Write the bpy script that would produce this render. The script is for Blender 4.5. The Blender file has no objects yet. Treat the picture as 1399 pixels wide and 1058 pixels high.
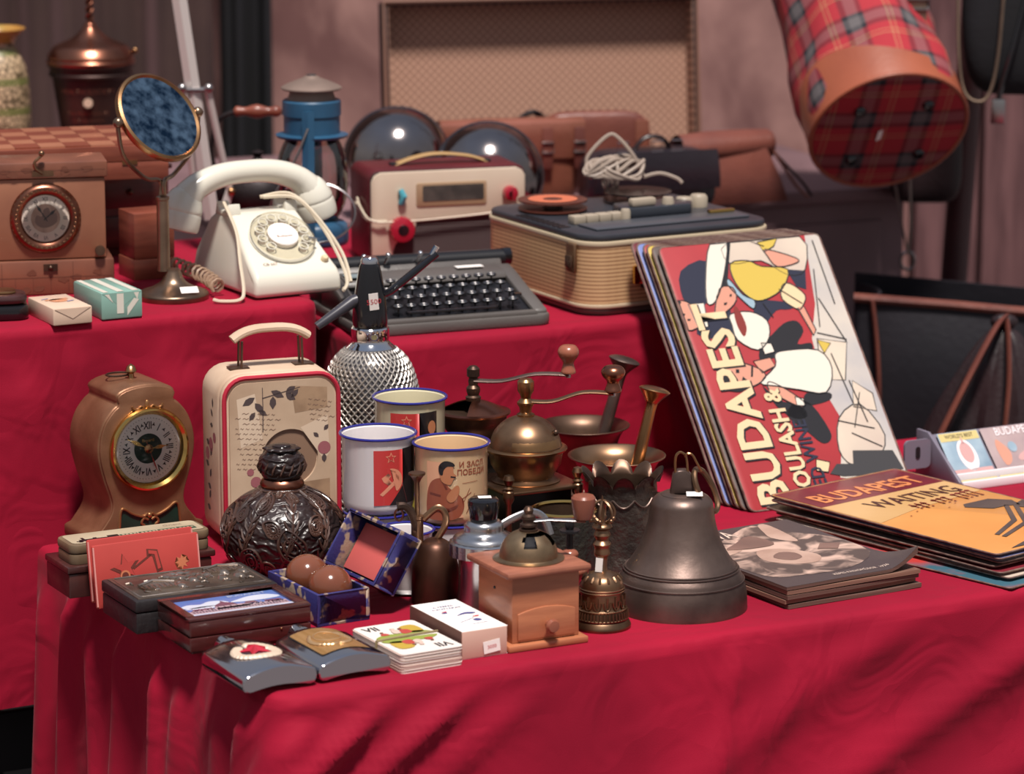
import bpy, bmesh, math, random
from mathutils import Vector, Matrix, noise
random.seed(7)
R = math.radians
PI = math.pi
scene = bpy.context.scene
col = scene.collection

# ------------------------------------------------------------------ camera
F_PX, PITCH, CAM_Z = 4800.0, R(12), 1.70
cam_d = bpy.data.cameras.new('camera')
cam = bpy.data.objects.new('camera', cam_d)
col.objects.link(cam)
cam.location = (0, 0, CAM_Z)
cam.rotation_euler = (R(90) - PITCH, 0, 0)
cam_d.sensor_width = 36
cam_d.lens = F_PX / 1399 * 36
cam_d.clip_start = 0.1
cam_d.dof.use_dof = True
cam_d.dof.focus_distance = 3.62
cam_d.dof.aperture_fstop = 6.5
scene.camera = cam

# ------------------------------------------------------------------ sky and sun
def srgb(h):
    h = h.lstrip('#')
    out = []
    for i in (0, 2, 4):
        c = int(h[i:i+2], 16) / 255
        out.append(c / 12.92 if c <= .04045 else ((c + .055) / 1.055) ** 2.4)
    return tuple(out)

world = bpy.data.worlds.new('sky')
scene.world = world
world.use_nodes = True
wn = world.node_tree.nodes
wl = world.node_tree.links
bg = wn['Background']
tc = wn.new('ShaderNodeTexCoord')
sep = wn.new('ShaderNodeSeparateXYZ')
ramp = wn.new('ShaderNodeValToRGB')
wl.new(tc.outputs['Generated'], sep.inputs[0])
wl.new(sep.outputs['Z'], ramp.inputs[0])
wl.new(ramp.outputs[0], bg.inputs[0])
ramp.color_ramp.elements[0].position = 0.0
ramp.color_ramp.elements[0].color = (0.62, 0.58, 0.58, 1)
ramp.color_ramp.elements[1].position = 0.9
ramp.color_ramp.elements[1].color = (0.62, 0.74, 1.0, 1)
e = ramp.color_ramp.elements.new(0.25)
e.color = (0.85, 0.83, 0.84, 1)
bg.inputs[1].default_value = 0.34

sun_d = bpy.data.lights.new('sun', 'SUN')
sun = bpy.data.objects.new('sun', sun_d)
col.objects.link(sun)
SUN_EL, SUN_AZ = R(67), R(10)      # azimuth: degrees to the right of straight behind the camera
sdir = Vector((math.sin(SUN_AZ) * math.cos(SUN_EL), -math.cos(SUN_AZ) * math.cos(SUN_EL), math.sin(SUN_EL)))
sun.location = sdir * 8
sun.rotation_euler = sdir.to_track_quat('Z', 'Y').to_euler()
sun_d.energy = 4.9
sun_d.angle = R(9)
sun_d.color = (1.0, 0.93, 0.86)

vs = scene.view_settings
vs.view_transform = 'Standard'
vs.look = 'None'
vs.gamma = 1
vs.use_curve_mapping = False
vs.exposure = 0.12

# ------------------------------------------------------------------ placing
def at(x, y, z):
    a, b = (x - 699.5) / F_PX, (529 - y) / F_PX
    d = Vector((a, math.cos(PITCH) + b * math.sin(PITCH), -math.sin(PITCH) + b * math.cos(PITCH)))
    t = (z - CAM_Z) / d.z
    return Vector((0, 0, CAM_Z)) + d * t

Z1, ZL, ZR = 0.75, 0.974, 0.93       # the low table, the left high table, the right high table
YAW = R(27.6)
T0 = Vector((-0.204, 3.093, 0))
EX = Vector((math.cos(YAW), math.sin(YAW), 0))
EY = Vector((-math.sin(YAW), math.cos(YAW), 0))
def tf(xt, yt, z=0):
    p = T0 + EX * xt + EY * yt
    return Vector((p.x, p.y, z))

# ------------------------------------------------------------------ materials
def nd(nt, t, **kw):
    n = nt.nodes.new(t)
    for k, v in kw.items():
        setattr(n, k, v)
    return n

def mat(name, c, rough=.5, metal=0.0, c2=None, ns=8.0, nmix=(.35, .65), bump=0.0, bs=60.0, coat=0.0,
        spec=.5, det=5.0, stretch=None, dist=0.0, sheen=0.0, rvar=0.0):
    """c, c2: sRGB hex; c2 is mixed in by object-space noise"""
    m = bpy.data.materials.new(name)
    m.use_nodes = True
    nt = m.node_tree
    b = nt.nodes['Principled BSDF']
    b.inputs['Roughness'].default_value = rough
    b.inputs['Metallic'].default_value = metal
    b.inputs['Specular IOR Level'].default_value = spec
    b.inputs['Coat Weight'].default_value = coat
    if coat:
        b.inputs['Coat Roughness'].default_value = .12
    if sheen:
        b.inputs['Sheen Weight'].default_value = sheen
        b.inputs['Sheen Roughness'].default_value = .38
        b.inputs['Sheen Tint'].default_value = (1, .55, .6, 1)
    ca = srgb(c) + (1,)
    b.inputs['Base Color'].default_value = ca
    need = c2 or bump or rvar
    if need:
        t = nd(nt, 'ShaderNodeTexCoord')
        mp = nd(nt, 'ShaderNodeMapping')
        nt.links.new(t.outputs['Object'], mp.inputs[0])
        if stretch:
            mp.inputs['Scale'].default_value = stretch
    if c2 or rvar:
        n = nd(nt, 'ShaderNodeTexNoise')
        n.inputs['Scale'].default_value = ns
        n.inputs['Detail'].default_value = det
        n.inputs['Distortion'].default_value = dist
        nt.links.new(mp.outputs[0], n.inputs[0])
    if c2:
        r = nd(nt, 'ShaderNodeValToRGB')
        r.color_ramp.elements[0].position = nmix[0]
        r.color_ramp.elements[1].position = nmix[1]
        r.color_ramp.elements[0].color = ca
        r.color_ramp.elements[1].color = srgb(c2) + (1,)
        nt.links.new(n.outputs[0], r.inputs[0])
        nt.links.new(r.outputs[0], b.inputs['Base Color'])
    if rvar:
        mr = nd(nt, 'ShaderNodeMapRange')
        mr.inputs[3].default_value = max(0.02, rough - rvar)
        mr.inputs[4].default_value = min(1, rough + rvar)
        nt.links.new(n.outputs[0], mr.inputs[0])
        nt.links.new(mr.outputs[0], b.inputs['Roughness'])
    if bump:
        n2 = nd(nt, 'ShaderNodeTexNoise')
        n2.inputs['Scale'].default_value = bs
        n2.inputs['Detail'].default_value = 3
        nt.links.new(mp.outputs[0], n2.inputs[0])
        bp = nd(nt, 'ShaderNodeBump')
        bp.inputs['Strength'].default_value = bump
        bp.inputs['Distance'].default_value = .002
        nt.links.new(n2.outputs[0], bp.inputs['Height'])
        nt.links.new(bp.outputs[0], b.inputs['Normal'])
    return m

def glass_mat(name, tint='#ffffff', f=.10, rough=.05):
    m = bpy.data.materials.new(name)
    m.use_nodes = True
    nt = m.node_tree
    out = nt.nodes['Material Output']
    tr = nd(nt, 'ShaderNodeBsdfTransparent')
    tr.inputs[0].default_value = srgb(tint) + (1,)
    gl = nd(nt, 'ShaderNodeBsdfGlossy')
    gl.inputs['Roughness'].default_value = rough
    fr = nd(nt, 'ShaderNodeFresnel')
    fr.inputs[0].default_value = 1.45
    ad = nd(nt, 'ShaderNodeMath', operation='ADD', use_clamp=True)
    ad.inputs[1].default_value = f - .04
    nt.links.new(fr.outputs[0], ad.inputs[0])
    mx = nd(nt, 'ShaderNodeMixShader')
    nt.links.new(ad.outputs[0], mx.inputs[0])
    nt.links.new(tr.outputs[0], mx.inputs[1])
    nt.links.new(gl.outputs[0], mx.inputs[2])
    nt.links.new(mx.outputs[0], out.inputs[0])
    return m

def bsdf(m):
    return m.node_tree.nodes['Principled BSDF']

def coords(m, scale=None, rot=None):
    nt = m.node_tree
    t = nd(nt, 'ShaderNodeTexCoord')
    mp = nd(nt, 'ShaderNodeMapping')
    nt.links.new(t.outputs['Object'], mp.inputs[0])
    if scale: mp.inputs['Scale'].default_value = scale
    if rot: mp.inputs['Rotation'].default_value = rot
    return mp.outputs[0]

# ------------------------------------------------------------------ mesh building
class MB:
    def __init__(self):
        self.v, self.f = [], []
    def add(self, vs, fs, M=None):
        o = len(self.v)
        for p in vs:
            p = Vector(p)
            self.v.append(M @ p if M else p)
        for q in fs:
            self.f.append([i + o for i in q])
        return self
    def box(self, x0, x1, y0, y1, z0, z1, M=None):
        vs = [(x, y, z) for z in (z0, z1) for y in (y0, y1) for x in (x0, x1)]
        return self.add(vs, [(0, 2, 3, 1), (4, 5, 7, 6), (0, 1, 5, 4), (2, 6, 7, 3), (0, 4, 6, 2), (1, 3, 7, 5)], M)
    def lathe(self, prof, n=32, M=None, cap=True, mod=None):
        """prof: list of (r, z), from the bottom up"""
        vs, fs = [], []
        for j, (r, z) in enumerate(prof):
            for i in range(n):
                a = 2 * PI * i / n
                rr, zz = (r, z) if mod is None else mod(r, z, a, j)
                vs.append((rr * math.cos(a), rr * math.sin(a), zz))
        for j in range(len(prof) - 1):
            for i in range(n):
                k = (i + 1) % n
                fs.append((j * n + i, j * n + k, (j + 1) * n + k, (j + 1) * n + i))
        if cap:
            if prof[0][0] > 1e-6: fs.append(tuple(reversed(range(n))))
            if prof[-1][0] > 1e-6 and cap != 'bottom': fs.append(tuple((len(prof) - 1) * n + i for i in range(n)))
        return self.add(vs, fs, M)
    def tube(self, pts, r, n=8, closed=False, M=None, flat=None):
        """pts: 3D points; r: number or list; flat: (width factor along the normal) for straps"""
        pts = [Vector(p) for p in pts]
        m = len(pts)
        rs = r if isinstance(r, (list, tuple)) else [r] * m
        vs, fs = [], []
        tprev = None
        nrm = None
        for i, p in enumerate(pts):
            if closed:
                t = (pts[(i + 1) % m] - pts[i - 1])
            else:
                t = pts[min(i + 1, m - 1)] - pts[max(i - 1, 0)]
            t = t.normalized() if t.length > 1e-9 else Vector((0, 0, 1))
            if nrm is None:
                ref = Vector((0, 0, 1)) if abs(t.z) < .9 else Vector((1, 0, 0))
                nrm = (ref - t * ref.dot(t)).normalized()
            else:
                nrm = (nrm - t * nrm.dot(t))
                nrm = nrm.normalized() if nrm.length > 1e-6 else t.orthogonal().normalized()
            bn = t.cross(nrm)
            fa, fb = (1, 1) if flat is None else flat
            for k in range(n):
                a = 2 * PI * k / n
                vs.append(p + nrm * math.cos(a) * rs[i] * fa + bn * math.sin(a) * rs[i] * fb)
        mm = m if closed else m - 1
        for i in range(mm):
            i2 = (i + 1) % m
            for k in range(n):
                k2 = (k + 1) % n
                fs.append((i * n + k, i * n + k2, i2 * n + k2, i2 * n + k))
        if not closed:
            fs.append(tuple(reversed(range(n))))
            fs.append(tuple((m - 1) * n + k for k in range(n)))
        return self.add(vs, fs, M)
    def prism(self, out, a, b, axis='z', M=None):
        """outline of 2D points extruded from a to b along an axis (z: xy outline, y: xz outline, x: yz outline)"""
        n = len(out)
        def P(p, w):
            if axis == 'z': return (p[0], p[1], w)
            if axis == 'y': return (p[0], w, p[1])
            return (w, p[0], p[1])
        vs = [P(p, a) for p in out] + [P(p, b) for p in out]
        fs = [tuple(reversed(range(n))), tuple(range(n, 2 * n))]
        fs += [(i, (i + 1) % n, (i + 1) % n + n, i + n) for i in range(n)]
        return self.add(vs, fs, M)
    def ball(self, c, r, n=16, sq=(1, 1, 1), M=None):
        prof = [(max(r * math.sin(PI * j / (n // 2 + 1)), 0), -r * math.cos(PI * j / (n // 2 + 1))) for j in range(n // 2 + 2)]
        m = Matrix.Translation(c) @ Matrix.Diagonal((sq[0], sq[1], sq[2], 1))
        return self.lathe(prof, n, (M @ m) if M else m)
    def grid(self, fn, nu, nv, M=None, closed_u=False):
        vs = [fn(i / nu, j / nv) for j in range(nv + 1) for i in range(nu + 1)]
        w = nu + 1
        fs = [(j * w + i, j * w + i + 1, (j + 1) * w + i + 1, (j + 1) * w + i) for j in range(nv) for i in range(nu)]
        return self.add(vs, fs, M)
    def build(self, name, m, parent=None, bevel=0, seg=2, sharp=38, smooth=True, label=None, kind=None, solid=0, merge=True, weight=False):
        me = bpy.data.meshes.new(name)
        bm = bmesh.new()
        bv = [bm.verts.new(p) for p in self.v]
        for q in self.f:
            qq = []
            for i in q:
                if bv[i] not in qq: qq.append(bv[i])
            if len(qq) > 2:
                try: bm.faces.new(qq)
                except ValueError: pass
        if merge:
            bmesh.ops.remove_doubles(bm, verts=bm.verts, dist=1e-6)
        bmesh.ops.recalc_face_normals(bm, faces=bm.faces)
        if solid:
            bmesh.ops.solidify(bm, geom=bm.faces[:], thickness=solid)
            bmesh.ops.recalc_face_normals(bm, faces=bm.faces)
        if bevel:
            es = [e for e in bm.edges if len(e.link_faces) == 2 and e.calc_face_angle(0) > R(sharp)]
            bmesh.ops.bevel(bm, geom=es, offset=bevel, segments=seg, profile=.5, affect='EDGES', clamp_overlap=True)
        if smooth:
            for f in bm.faces: f.smooth = True
            for e in bm.edges:
                if len(e.link_faces) == 2 and e.calc_face_angle(0) > R(sharp): e.smooth = False
        bm.to_mesh(me)
        bm.free()
        return link(name, me, m, parent, label, kind)

def link(name, me, m, parent=None, label=None, kind=None):
    o = bpy.data.objects.new(name, me)
    col.objects.link(o)
    if m is not None: me.materials.append(m)
    if parent is not None: o.parent = parent
    if label: o['label'] = label
    if kind: o['kind'] = kind
    return o

def tag(o, label, cat, group=None):
    o['label'] = label
    o['category'] = cat
    if group: o['group'] = group
    return o

def thing(name, label, cat, loc, rz=0, group=None, tilt=None):
    o = bpy.data.objects.new(name, None)
    o.empty_display_size = .05
    col.objects.link(o)
    o.location = loc
    o.rotation_euler = (tilt[0], tilt[1], rz) if tilt else (0, 0, rz)
    return tag(o, label, cat, group)

def struct(o):
    o['kind'] = 'structure'
    return o

# ---- outlines and curves
def rrect(w, h, r, n=5, cx=0, cy=0):
    """rounded rectangle outline centred on cx, cy"""
    out = []
    for sx, sy, a0 in ((1, 1, 0), (-1, 1, 90), (-1, -1, 180), (1, -1, 270)):
        for i in range(n + 1):
            a = R(a0 + 90 * i / n)
            out.append((cx + sx * (w / 2 - r) + r * math.cos(a), cy + sy * (h / 2 - r) + r * math.sin(a)))
    return out

def circ(r, n=24, cx=0, cy=0, sy=1, a0=0, a1=360):
    full = (a1 - a0) >= 360
    k = n if full else n + 1
    return [(cx + r * math.cos(R(a0 + (a1 - a0) * i / n)), cy + sy * r * math.sin(R(a0 + (a1 - a0) * i / n))) for i in range(k)]

def star(r, r2, n=5, cx=0, cy=0, a0=90):
    return [(cx + (r if i % 2 == 0 else r2) * math.cos(R(a0) + PI * i / n), cy + (r if i % 2 == 0 else r2) * math.sin(R(a0) + PI * i / n)) for i in range(2 * n)]

def spline(pts, n=6, closed=False):
    """Catmull-Rom through the points"""
    pts = [Vector(p) for p in pts]
    m = len(pts)
    out = []
    rng = range(m if closed else m - 1)
    for i in rng:
        if closed:
            p0, p1, p2, p3 = pts[i - 1], pts[i], pts[(i + 1) % m], pts[(i + 2) % m]
        else:
            p0, p1, p2, p3 = pts[max(i - 1, 0)], pts[i], pts[i + 1], pts[min(i + 2, m - 1)]
        for k in range(n):
            t = k / n
            out.append(.5 * ((2 * p1) + (p2 - p0) * t + (2 * p0 - 5 * p1 + 4 * p2 - p3) * t * t + (3 * p1 - p0 - 3 * p2 + p3) * t ** 3))
    if not closed: out.append(pts[-1])
    return out

def smooth2(pts, n=4):
    return [(p.x, p.y) for p in spline([(x, y, 0) for x, y in pts], n, True)]

def prof(pts, n=5):
    """smooth lathe profile through (r, z) points"""
    return [(max(p.x, 0), p.y) for p in spline([(a, b, 0) for a, b in pts], n)]

# ---- flat print laid on a surface
def decal(name, polys, m, fn, parent, cuts=None, label=None):
    """polys: 2D outlines; fn(u, v) gives the point on the surface; cuts: u step used to bend the print round a curve"""
    polys = list(polys)
    if 1 < len(polys) <= 12:
        return [decal(name, [p], m, fn, parent, cuts, label) for p in polys][0]
    me = bpy.data.meshes.new(name)
    bm = bmesh.new()
    for p in polys:
        vs = [bm.verts.new((x, y, 0)) for x, y in p]
        try: f = bm.faces.new(vs)
        except ValueError: continue
    bmesh.ops.triangulate(bm, faces=bm.faces[:])
    _finish(bm, me, fn, cuts)
    return link(name, me, m, parent, label, 'stuff' if len(polys) > 12 else None)

def _finish(bm, me, fn, cuts):
    if cuts and bm.verts:
        for ax in (0, 1) if isinstance(cuts, tuple) else (0,):
            st = cuts[ax] if isinstance(cuts, tuple) else cuts
            if not st: continue
            lo = min(v.co[ax] for v in bm.verts)
            hi = max(v.co[ax] for v in bm.verts)
            x = math.floor(lo / st) * st + st
            nn = (1, 0, 0) if ax == 0 else (0, 1, 0)
            while x < hi:
                bmesh.ops.bisect_plane(bm, geom=bm.verts[:] + bm.edges[:] + bm.faces[:], plane_co=(x if ax == 0 else 0, x if ax == 1 else 0, 0), plane_no=nn)
                x += st
    for v in bm.verts:
        v.co = Vector(fn(v.co.x, v.co.y))
    for f in bm.faces: f.smooth = True
    bm.to_mesh(me)
    bm.free()

def text(name, s, size, m, fn, parent, u=0, v=0, rot=0, bold=0.0, sx=1.0, cuts=None, align='CENTER', label=None):
    cu = bpy.data.curves.new('t', 'FONT')
    cu.body = s
    cu.size = size
    cu.align_x = align
    cu.offset = bold * size
    cu.resolution_u = 2
    o = bpy.data.objects.new('t', cu)
    me0 = bpy.data.meshes.new_from_object(o)
    bpy.data.objects.remove(o)
    bpy.data.curves.remove(cu)
    bm = bmesh.new()
    bm.from_mesh(me0)
    bpy.data.meshes.remove(me0)
    c, sn = math.cos(rot), math.sin(rot)
    for w in bm.verts:
        x, y = w.co.x * sx, w.co.y
        w.co = Vector((u + x * c - y * sn, v + x * sn + y * c, 0))
    me = bpy.data.meshes.new(name)
    _finish(bm, me, fn, cuts)
    return link(name, me, m, parent, label)

def front(y, eps=.0004):
    """print on a vertical face looking along -y"""
    return lambda u, v: (u, y - eps, v)
def topf(z, eps=.0004):
    return lambda u, v: (u, v, z + eps)

# ------------------------------------------------------------------ shared materials
M = {}
M['red_cloth'] = mat('red_cloth', '#990c2c', .8, c2='#880927', ns=5, bump=.10, bs=900, sheen=.06, spec=.2)
def add_creases(m, sc, dist):
    nt = m.node_tree
    b = bsdf(m)
    old = b.inputs['Normal'].links[0].from_node
    n = nd(nt, 'ShaderNodeTexNoise')
    n.inputs['Scale'].default_value = sc
    n.inputs['Detail'].default_value = 2
    n.inputs['Distortion'].default_value = 1.6
    nt.links.new(coords(m), n.inputs[0])
    r = nd(nt, 'ShaderNodeValToRGB')
    r.color_ramp.elements[0].position = .38
    r.color_ramp.elements[1].position = .62
    nt.links.new(n.outputs[0], r.inputs[0])
    bp = nd(nt, 'ShaderNodeBump')
    bp.inputs['Strength'].default_value = .26
    bp.inputs['Distance'].default_value = dist
    nt.links.new(r.outputs[0], bp.inputs['Height'])
    nt.links.new(bp.outputs[0], old.inputs['Normal'])
add_creases(M['red_cloth'], 9, .006)
M['brass'] = mat('brass', '#bf9468', .30, 1, c2='#8a6648', ns=14, rvar=.12)
M['brass_old'] = mat('aged_brass', '#a37f62', .36, .95, c2='#66503f', ns=18, rvar=.12)
M['brass_dark'] = mat('dark_brass', '#735a4a', .42, .85, c2='#3f312c', ns=20, rvar=.12)
M['bronze'] = mat('bronze', '#7a675f', .42, .75, c2='#4f403c', ns=16, rvar=.12, bump=.12, bs=120)
M['copper'] = mat('copper', '#a06a55', .3, 1, c2='#6f4639', ns=15, rvar=.1)
M['gold'] = mat('gold', '#d8b268', .16, 1)
M['chrome'] = mat('chrome', '#d6d6da', .08, 1)
M['steel'] = mat('steel', '#a9a6a6', .28, 1)
M['alu'] = mat('aluminium', '#c4c2c4', .26, 1, rvar=.06, ns=30)
M['black_metal'] = mat('black_metal', '#1a181b', .4)
M['black_plastic'] = mat('black_plastic', '#121115', .16, coat=.4)
M['white_paper'] = mat('white_paper', '#efe7e2', .8)
M['cream_paper'] = mat('cream_paper', '#e2cdb9', .8)
M['ink'] = mat('ink', '#2a2326', .8)
M['red_ink'] = mat('red_ink', '#c3343f', .8)
M['wood_red'] = mat('red_wood', '#8a4a38', .42, c2='#693225', ns=10, stretch=(1, 1, 9), coat=.2)
M['wood_dark'] = mat('dark_wood', '#40201f', .38, c2='#2b1417', ns=12, stretch=(1, 8, 8), coat=.25)
M['leather_brown'] = mat('brown_leather', '#7c463a', .42, c2='#5f332d', ns=9, bump=.25, bs=160)
M['leather_dark'] = mat('dark_leather', '#2d1d20', .42, c2='#1c1316', ns=9, bump=.3, bs=150)
M['glass'] = glass_mat('glass', f=.045)

# ================================================================== the setting
M['ground'] = mat('pavement', '#6f686a', .9, c2='#5c5658', ns=20, bump=.4, bs=90)
M['plaster'] = mat('plaster', '#744f4d', .9, c2='#ad837c', ns=9, nmix=(.36, .68), dist=.4, stretch=(1, 1, .6), bump=.25, bs=12, det=8)
M['plank'] = mat('plank', '#80595a', .7, c2='#5c3c3e', ns=5, stretch=(9, 9, .8), dist=.6)
M['trim'] = mat('grey_panel', '#6e5458', .6, c2='#7f6266', ns=5)
M['curtain'] = mat('dark_curtain', '#4f3835', .9, c2='#3a2927', ns=4, sheen=.2)
M['table_wood'] = mat('table_wood', '#6b4a3a', .6, c2='#4f3528', ns=8, stretch=(1, 9, 9))

o = MB().box(-6, 7, -9, 8, -.02, 0).build('floor', M['ground']); struct(o)

def wall_pt(X, Y): return (X, Y)
WY = 6.25
o = MB().box(-3.2, .715, WY, WY + .1, 0, 2.6).build('wall_back', M['plaster']); struct(o)
pl = MB().box(.72, 2.4, WY + .02, WY + .1, 0, 2.6).build('wall_right', M['plank']); struct(pl)
x = .72
k = 0
for w in (.12, .16, .17, .15, .19, .16, .18, .17, .2):
    MB().box(x + .004, x + w - .004, WY - .012 - .006 * (k % 2), WY + .019, 0, 2.6).build('plank', M['plank'], pl, bevel=.004)
    x += w
    k += 1

# dark curtain hanging over the left part of the wall
def curt(x0, x1, y, z0, z1, folds, amp, ph):
    def fn(u, v):
        x = x0 + (x1 - x0) * u
        a = amp * (.55 + .45 * (1 - v))
        yy = y + a * math.sin(u * folds * 2 * PI + ph + .7 * math.sin(u * 9 + v * 1.5)) + a * .4 * math.sin(u * folds * 4.7 * PI + 2 * ph)
        return (x, yy, z0 + (z1 - z0) * v)
    return MB().grid(fn, 160, 12)
tag(curt(-1.9, -.50, 5.85, .25, 2.5, 8, .05, 0).build('curtain', M['curtain'], solid=.004), 'dark brown curtain hanging in folds behind the ceramic vase and copper urn', 'curtain')
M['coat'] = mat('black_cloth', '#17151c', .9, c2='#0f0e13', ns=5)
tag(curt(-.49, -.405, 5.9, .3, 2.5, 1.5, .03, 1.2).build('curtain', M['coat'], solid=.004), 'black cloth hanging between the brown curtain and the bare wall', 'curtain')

# ------------------------------------------------------------------ tables under the cloths
def table(name, label, x0, x1, y0, y1, z):
    t = thing(name, label, 'table', tf(0, 0, 0), YAW)
    MB().box(x0, x1, y0, y1, z - .03, z).build('table_top', M['table_wood'], t, bevel=.003)
    for lx in (x0 + .05, x1 - .05):
        for ly in (y0 + .05, y1 - .05):
            MB().box(lx - .022, lx + .022, ly - .022, ly + .022, 0, z - .03).build('leg', M['black_metal'], t, bevel=.003)
    return t
CL = .004
table('display_table', 'low market table hidden under the front red tablecloth', .02, 1.48, .02, .628, Z1 - CL)
table('display_table', 'higher table hidden under the red cloth beneath the telephone', -.95, .34, .72, 1.75, ZL - CL)
table('display_table', 'higher table hidden under the red cloth beneath the typewriter', .418, 1.0, .668, 1.38, ZR - CL)

def drape(x0, x1, y0, y1, z, drop, folds, rc=.025, sag=.002, flare=.02, wave=(.004, 30), seed=0, back=True, rowpow=1.6, rows=40, step=.008):
    """cloth over a table in table coordinates; s runs along the left side to the front corner (s = 0) and on along the front"""
    path = []
    def seg(a, b, n, s0, s1):
        m = max(2, int((Vector(b) - Vector(a)).length / step))
        for i in range(m):
            t = i / m
            path.append((Vector(a).lerp(Vector(b), t), Vector(n), s0 + (s1 - s0) * t))
    def arc(c, a0, s):
        for i in range(10):
            a = R(a0 + 90 * i / 10)
            n = Vector((math.cos(a), math.sin(a)))
            path.append((Vector(c) + n * rc, n, s + (i / 10 - .5) * rc * 1.5))
    L, W = y1 - y0, x1 - x0
    seg((x0, y1), (x0, y0 + rc), (-1, 0), -L, -rc * .75)
    arc((x0 + rc, y0 + rc), 180, 0)
    seg((x0 + rc, y0), (x1 - rc, y0), (0, -1), rc * .75, W - rc * .75)
    arc((x1 - rc, y0 + rc), 270, W)
    seg((x1, y0 + rc), (x1, y1), (1, 0), W + rc * .75, W + L)
    path.append((Vector((x1, y1)), Vector((1, 0)), W + L))
    n = len(path)
    vs, fs = [], []
    prof_ = [(-.018, 0), (-.012, 0), (-.006, .0010), (-.001, .0045), (0, .010)]
    ds = [.010 + (drop - .010) * (j / rows) ** rowpow for j in range(1, rows + 1)]
    for (off, d) in prof_ + [(None, q) for q in ds]:
        for p, nn, s in path:
            if off is not None:
                o_ = off
                e = noise.noise(Vector((s * 9, seed, 3))) * sag * (1 if off > -.02 else .3) * (d > 0)
            else:
                e = 0
                g = min(1, (d - .010) / .08)
                o_ = flare * (d / drop) + wave[0] * g * noise.noise(Vector((s * wave[1], d * 4, seed)))
                for (s0, sl, w, a, on, off_) in folds:
                    t = max(0, min(1, (d - on) / .03)) * (1 if off_ is None else max(0, min(1, (off_ - d) / .05)))
                    q = (s - s0 - sl * d) / w
                    if abs(q) < 4: o_ += a * t * math.exp(-q * q)
            q = p + nn * o_
            vs.append((q.x, q.y, z - d + e))
    nr = len(prof_) + len(ds)
    for j in range(nr - 1):
        for i in range(n - 1):
            fs.append((j * n + i, j * n + i + 1, (j + 1) * n + i + 1, (j + 1) * n + i))
    mb = MB()
    Mx = Matrix.Translation(T0) @ Matrix.Rotation(YAW, 4, 'Z')
    mb.add(vs, fs, Mx)
    # the flat top inside the first ring
    ring = vs[:n]
    k = len(mb.v)
    for p in ring: mb.v.append(Mx @ Vector(p))
    mb.f.append([k + i for i in range(n)])
    return mb

rnd = random.Random(3)
fl = []
s = -.60
while s < -.07:                                     # soft folds down the left end
    fl.append((s, rnd.uniform(-.05, .12), rnd.uniform(.014, .026), rnd.uniform(.006, .018), rnd.uniform(.005, .05), None))
    s += rnd.uniform(.055, .10)
fl += [(-.035, -.25, .018, .020, .01, None), (.03, -.55, .020, .016, .02, None), (.115, -1.25, .020, .018, .012, None),
       (.21, -1.45, .022, .014, .012, None), (.30, -1.5, .03, .006, .02, None),
       (.492, -.25, .006, .006, .004, None), (.50, -.3, .05, .006, .01, None), (.70, -1.9, .05, .008, .01, None), (.98, -2.2, .05, .012, .01, None),
       (1.2, -2.0, .06, .012, .01, None), (.36, .2, .012, .003, .01, None), (.59, -.6, .012, .003, .01, None)]
lo = drape(-.012, 1.5, 0, .634, Z1, .62, fl, rc=.03, flare=.03, wave=(.006, 14), seed=1)
tag(lo.build('tablecloth', M['red_cloth'], sharp=75), 'red cloth draped over the low front table with folds at its corner', 'tablecloth')

rnd = random.Random(5)
fl = [(rnd.uniform(0, 1.3), rnd.uniform(-.3, .3), rnd.uniform(.015, .05), rnd.uniform(.002, .007), rnd.uniform(.01, .08), None) for _ in range(18)]
hi = drape(-.98, .358, .705, 1.78, ZL, .42, fl, rc=.024, flare=.008, wave=(.005, 9), seed=2, step=.012)
tag(hi.build('tablecloth', M['red_cloth'], sharp=75), 'red cloth over the left high table behind the bronze mantel clock', 'tablecloth')
fl = [(.32, .5, .012, .008, .02, None), (.40, .3, .02, .010, .02, None), (.47, .15, .016, .012, .01, None)] + \
     [(rnd.uniform(0, .6), rnd.uniform(-.4, .4), rnd.uniform(.02, .05), rnd.uniform(.002, .006), rnd.uniform(.01, .06), None) for _ in range(9)]
hr = drape(.396, 1.02, .646, 1.40, ZR, .40, fl, rc=.024, flare=.008, wave=(.005, 9), seed=4, step=.010)
tag(hr.build('tablecloth', M['red_cloth'], sharp=75), 'red cloth over the right high table behind the coffee mills', 'tablecloth')

# mauve cabinet behind the right high table, carrying the suitcase and the bags
t = thing('low_cabinet', 'mauve painted low cabinet behind the tape recorder, carrying the open suitcase', 'cabinet', (.585, 5.035, 0), R(22))
MB().box(-1.02, -.012, .012, .62, 0, ZR - .022).build('cabinet_body', M['trim'], t, bevel=.003)
MB().box(-1.03, 0, 0, .63, ZR - .0215, ZR).build('cabinet_top', M['trim'], t, bevel=.005)
for x0 in (-1.0, -.68, -.36):
    d = MB().box(x0, x0 + .31, .006, .013, .05, ZR - .05).build('door', M['trim'], t, bevel=.002)
    MB().ball((x0 + .285, -.002, ZR * .55), .010, 12).build('knob', M['brass_dark'], d)

# ================================================================== on the low table
def price_tag(parent, loc, rot, w=.012, h=.018, txt='', name='price_tag', fold=True):
    o = MB().box(-w / 2, w / 2, -.0004, 0, -h / 2, h / 2).build(name, M['white_paper'], parent, label='small white price label')
    o.location = loc
    o.rotation_euler = rot
    if txt:
        text('handwriting', txt, h * .42, M['red_ink'], front(-.0004, .0002), o, 0, -h * .14)
    return o

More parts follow.
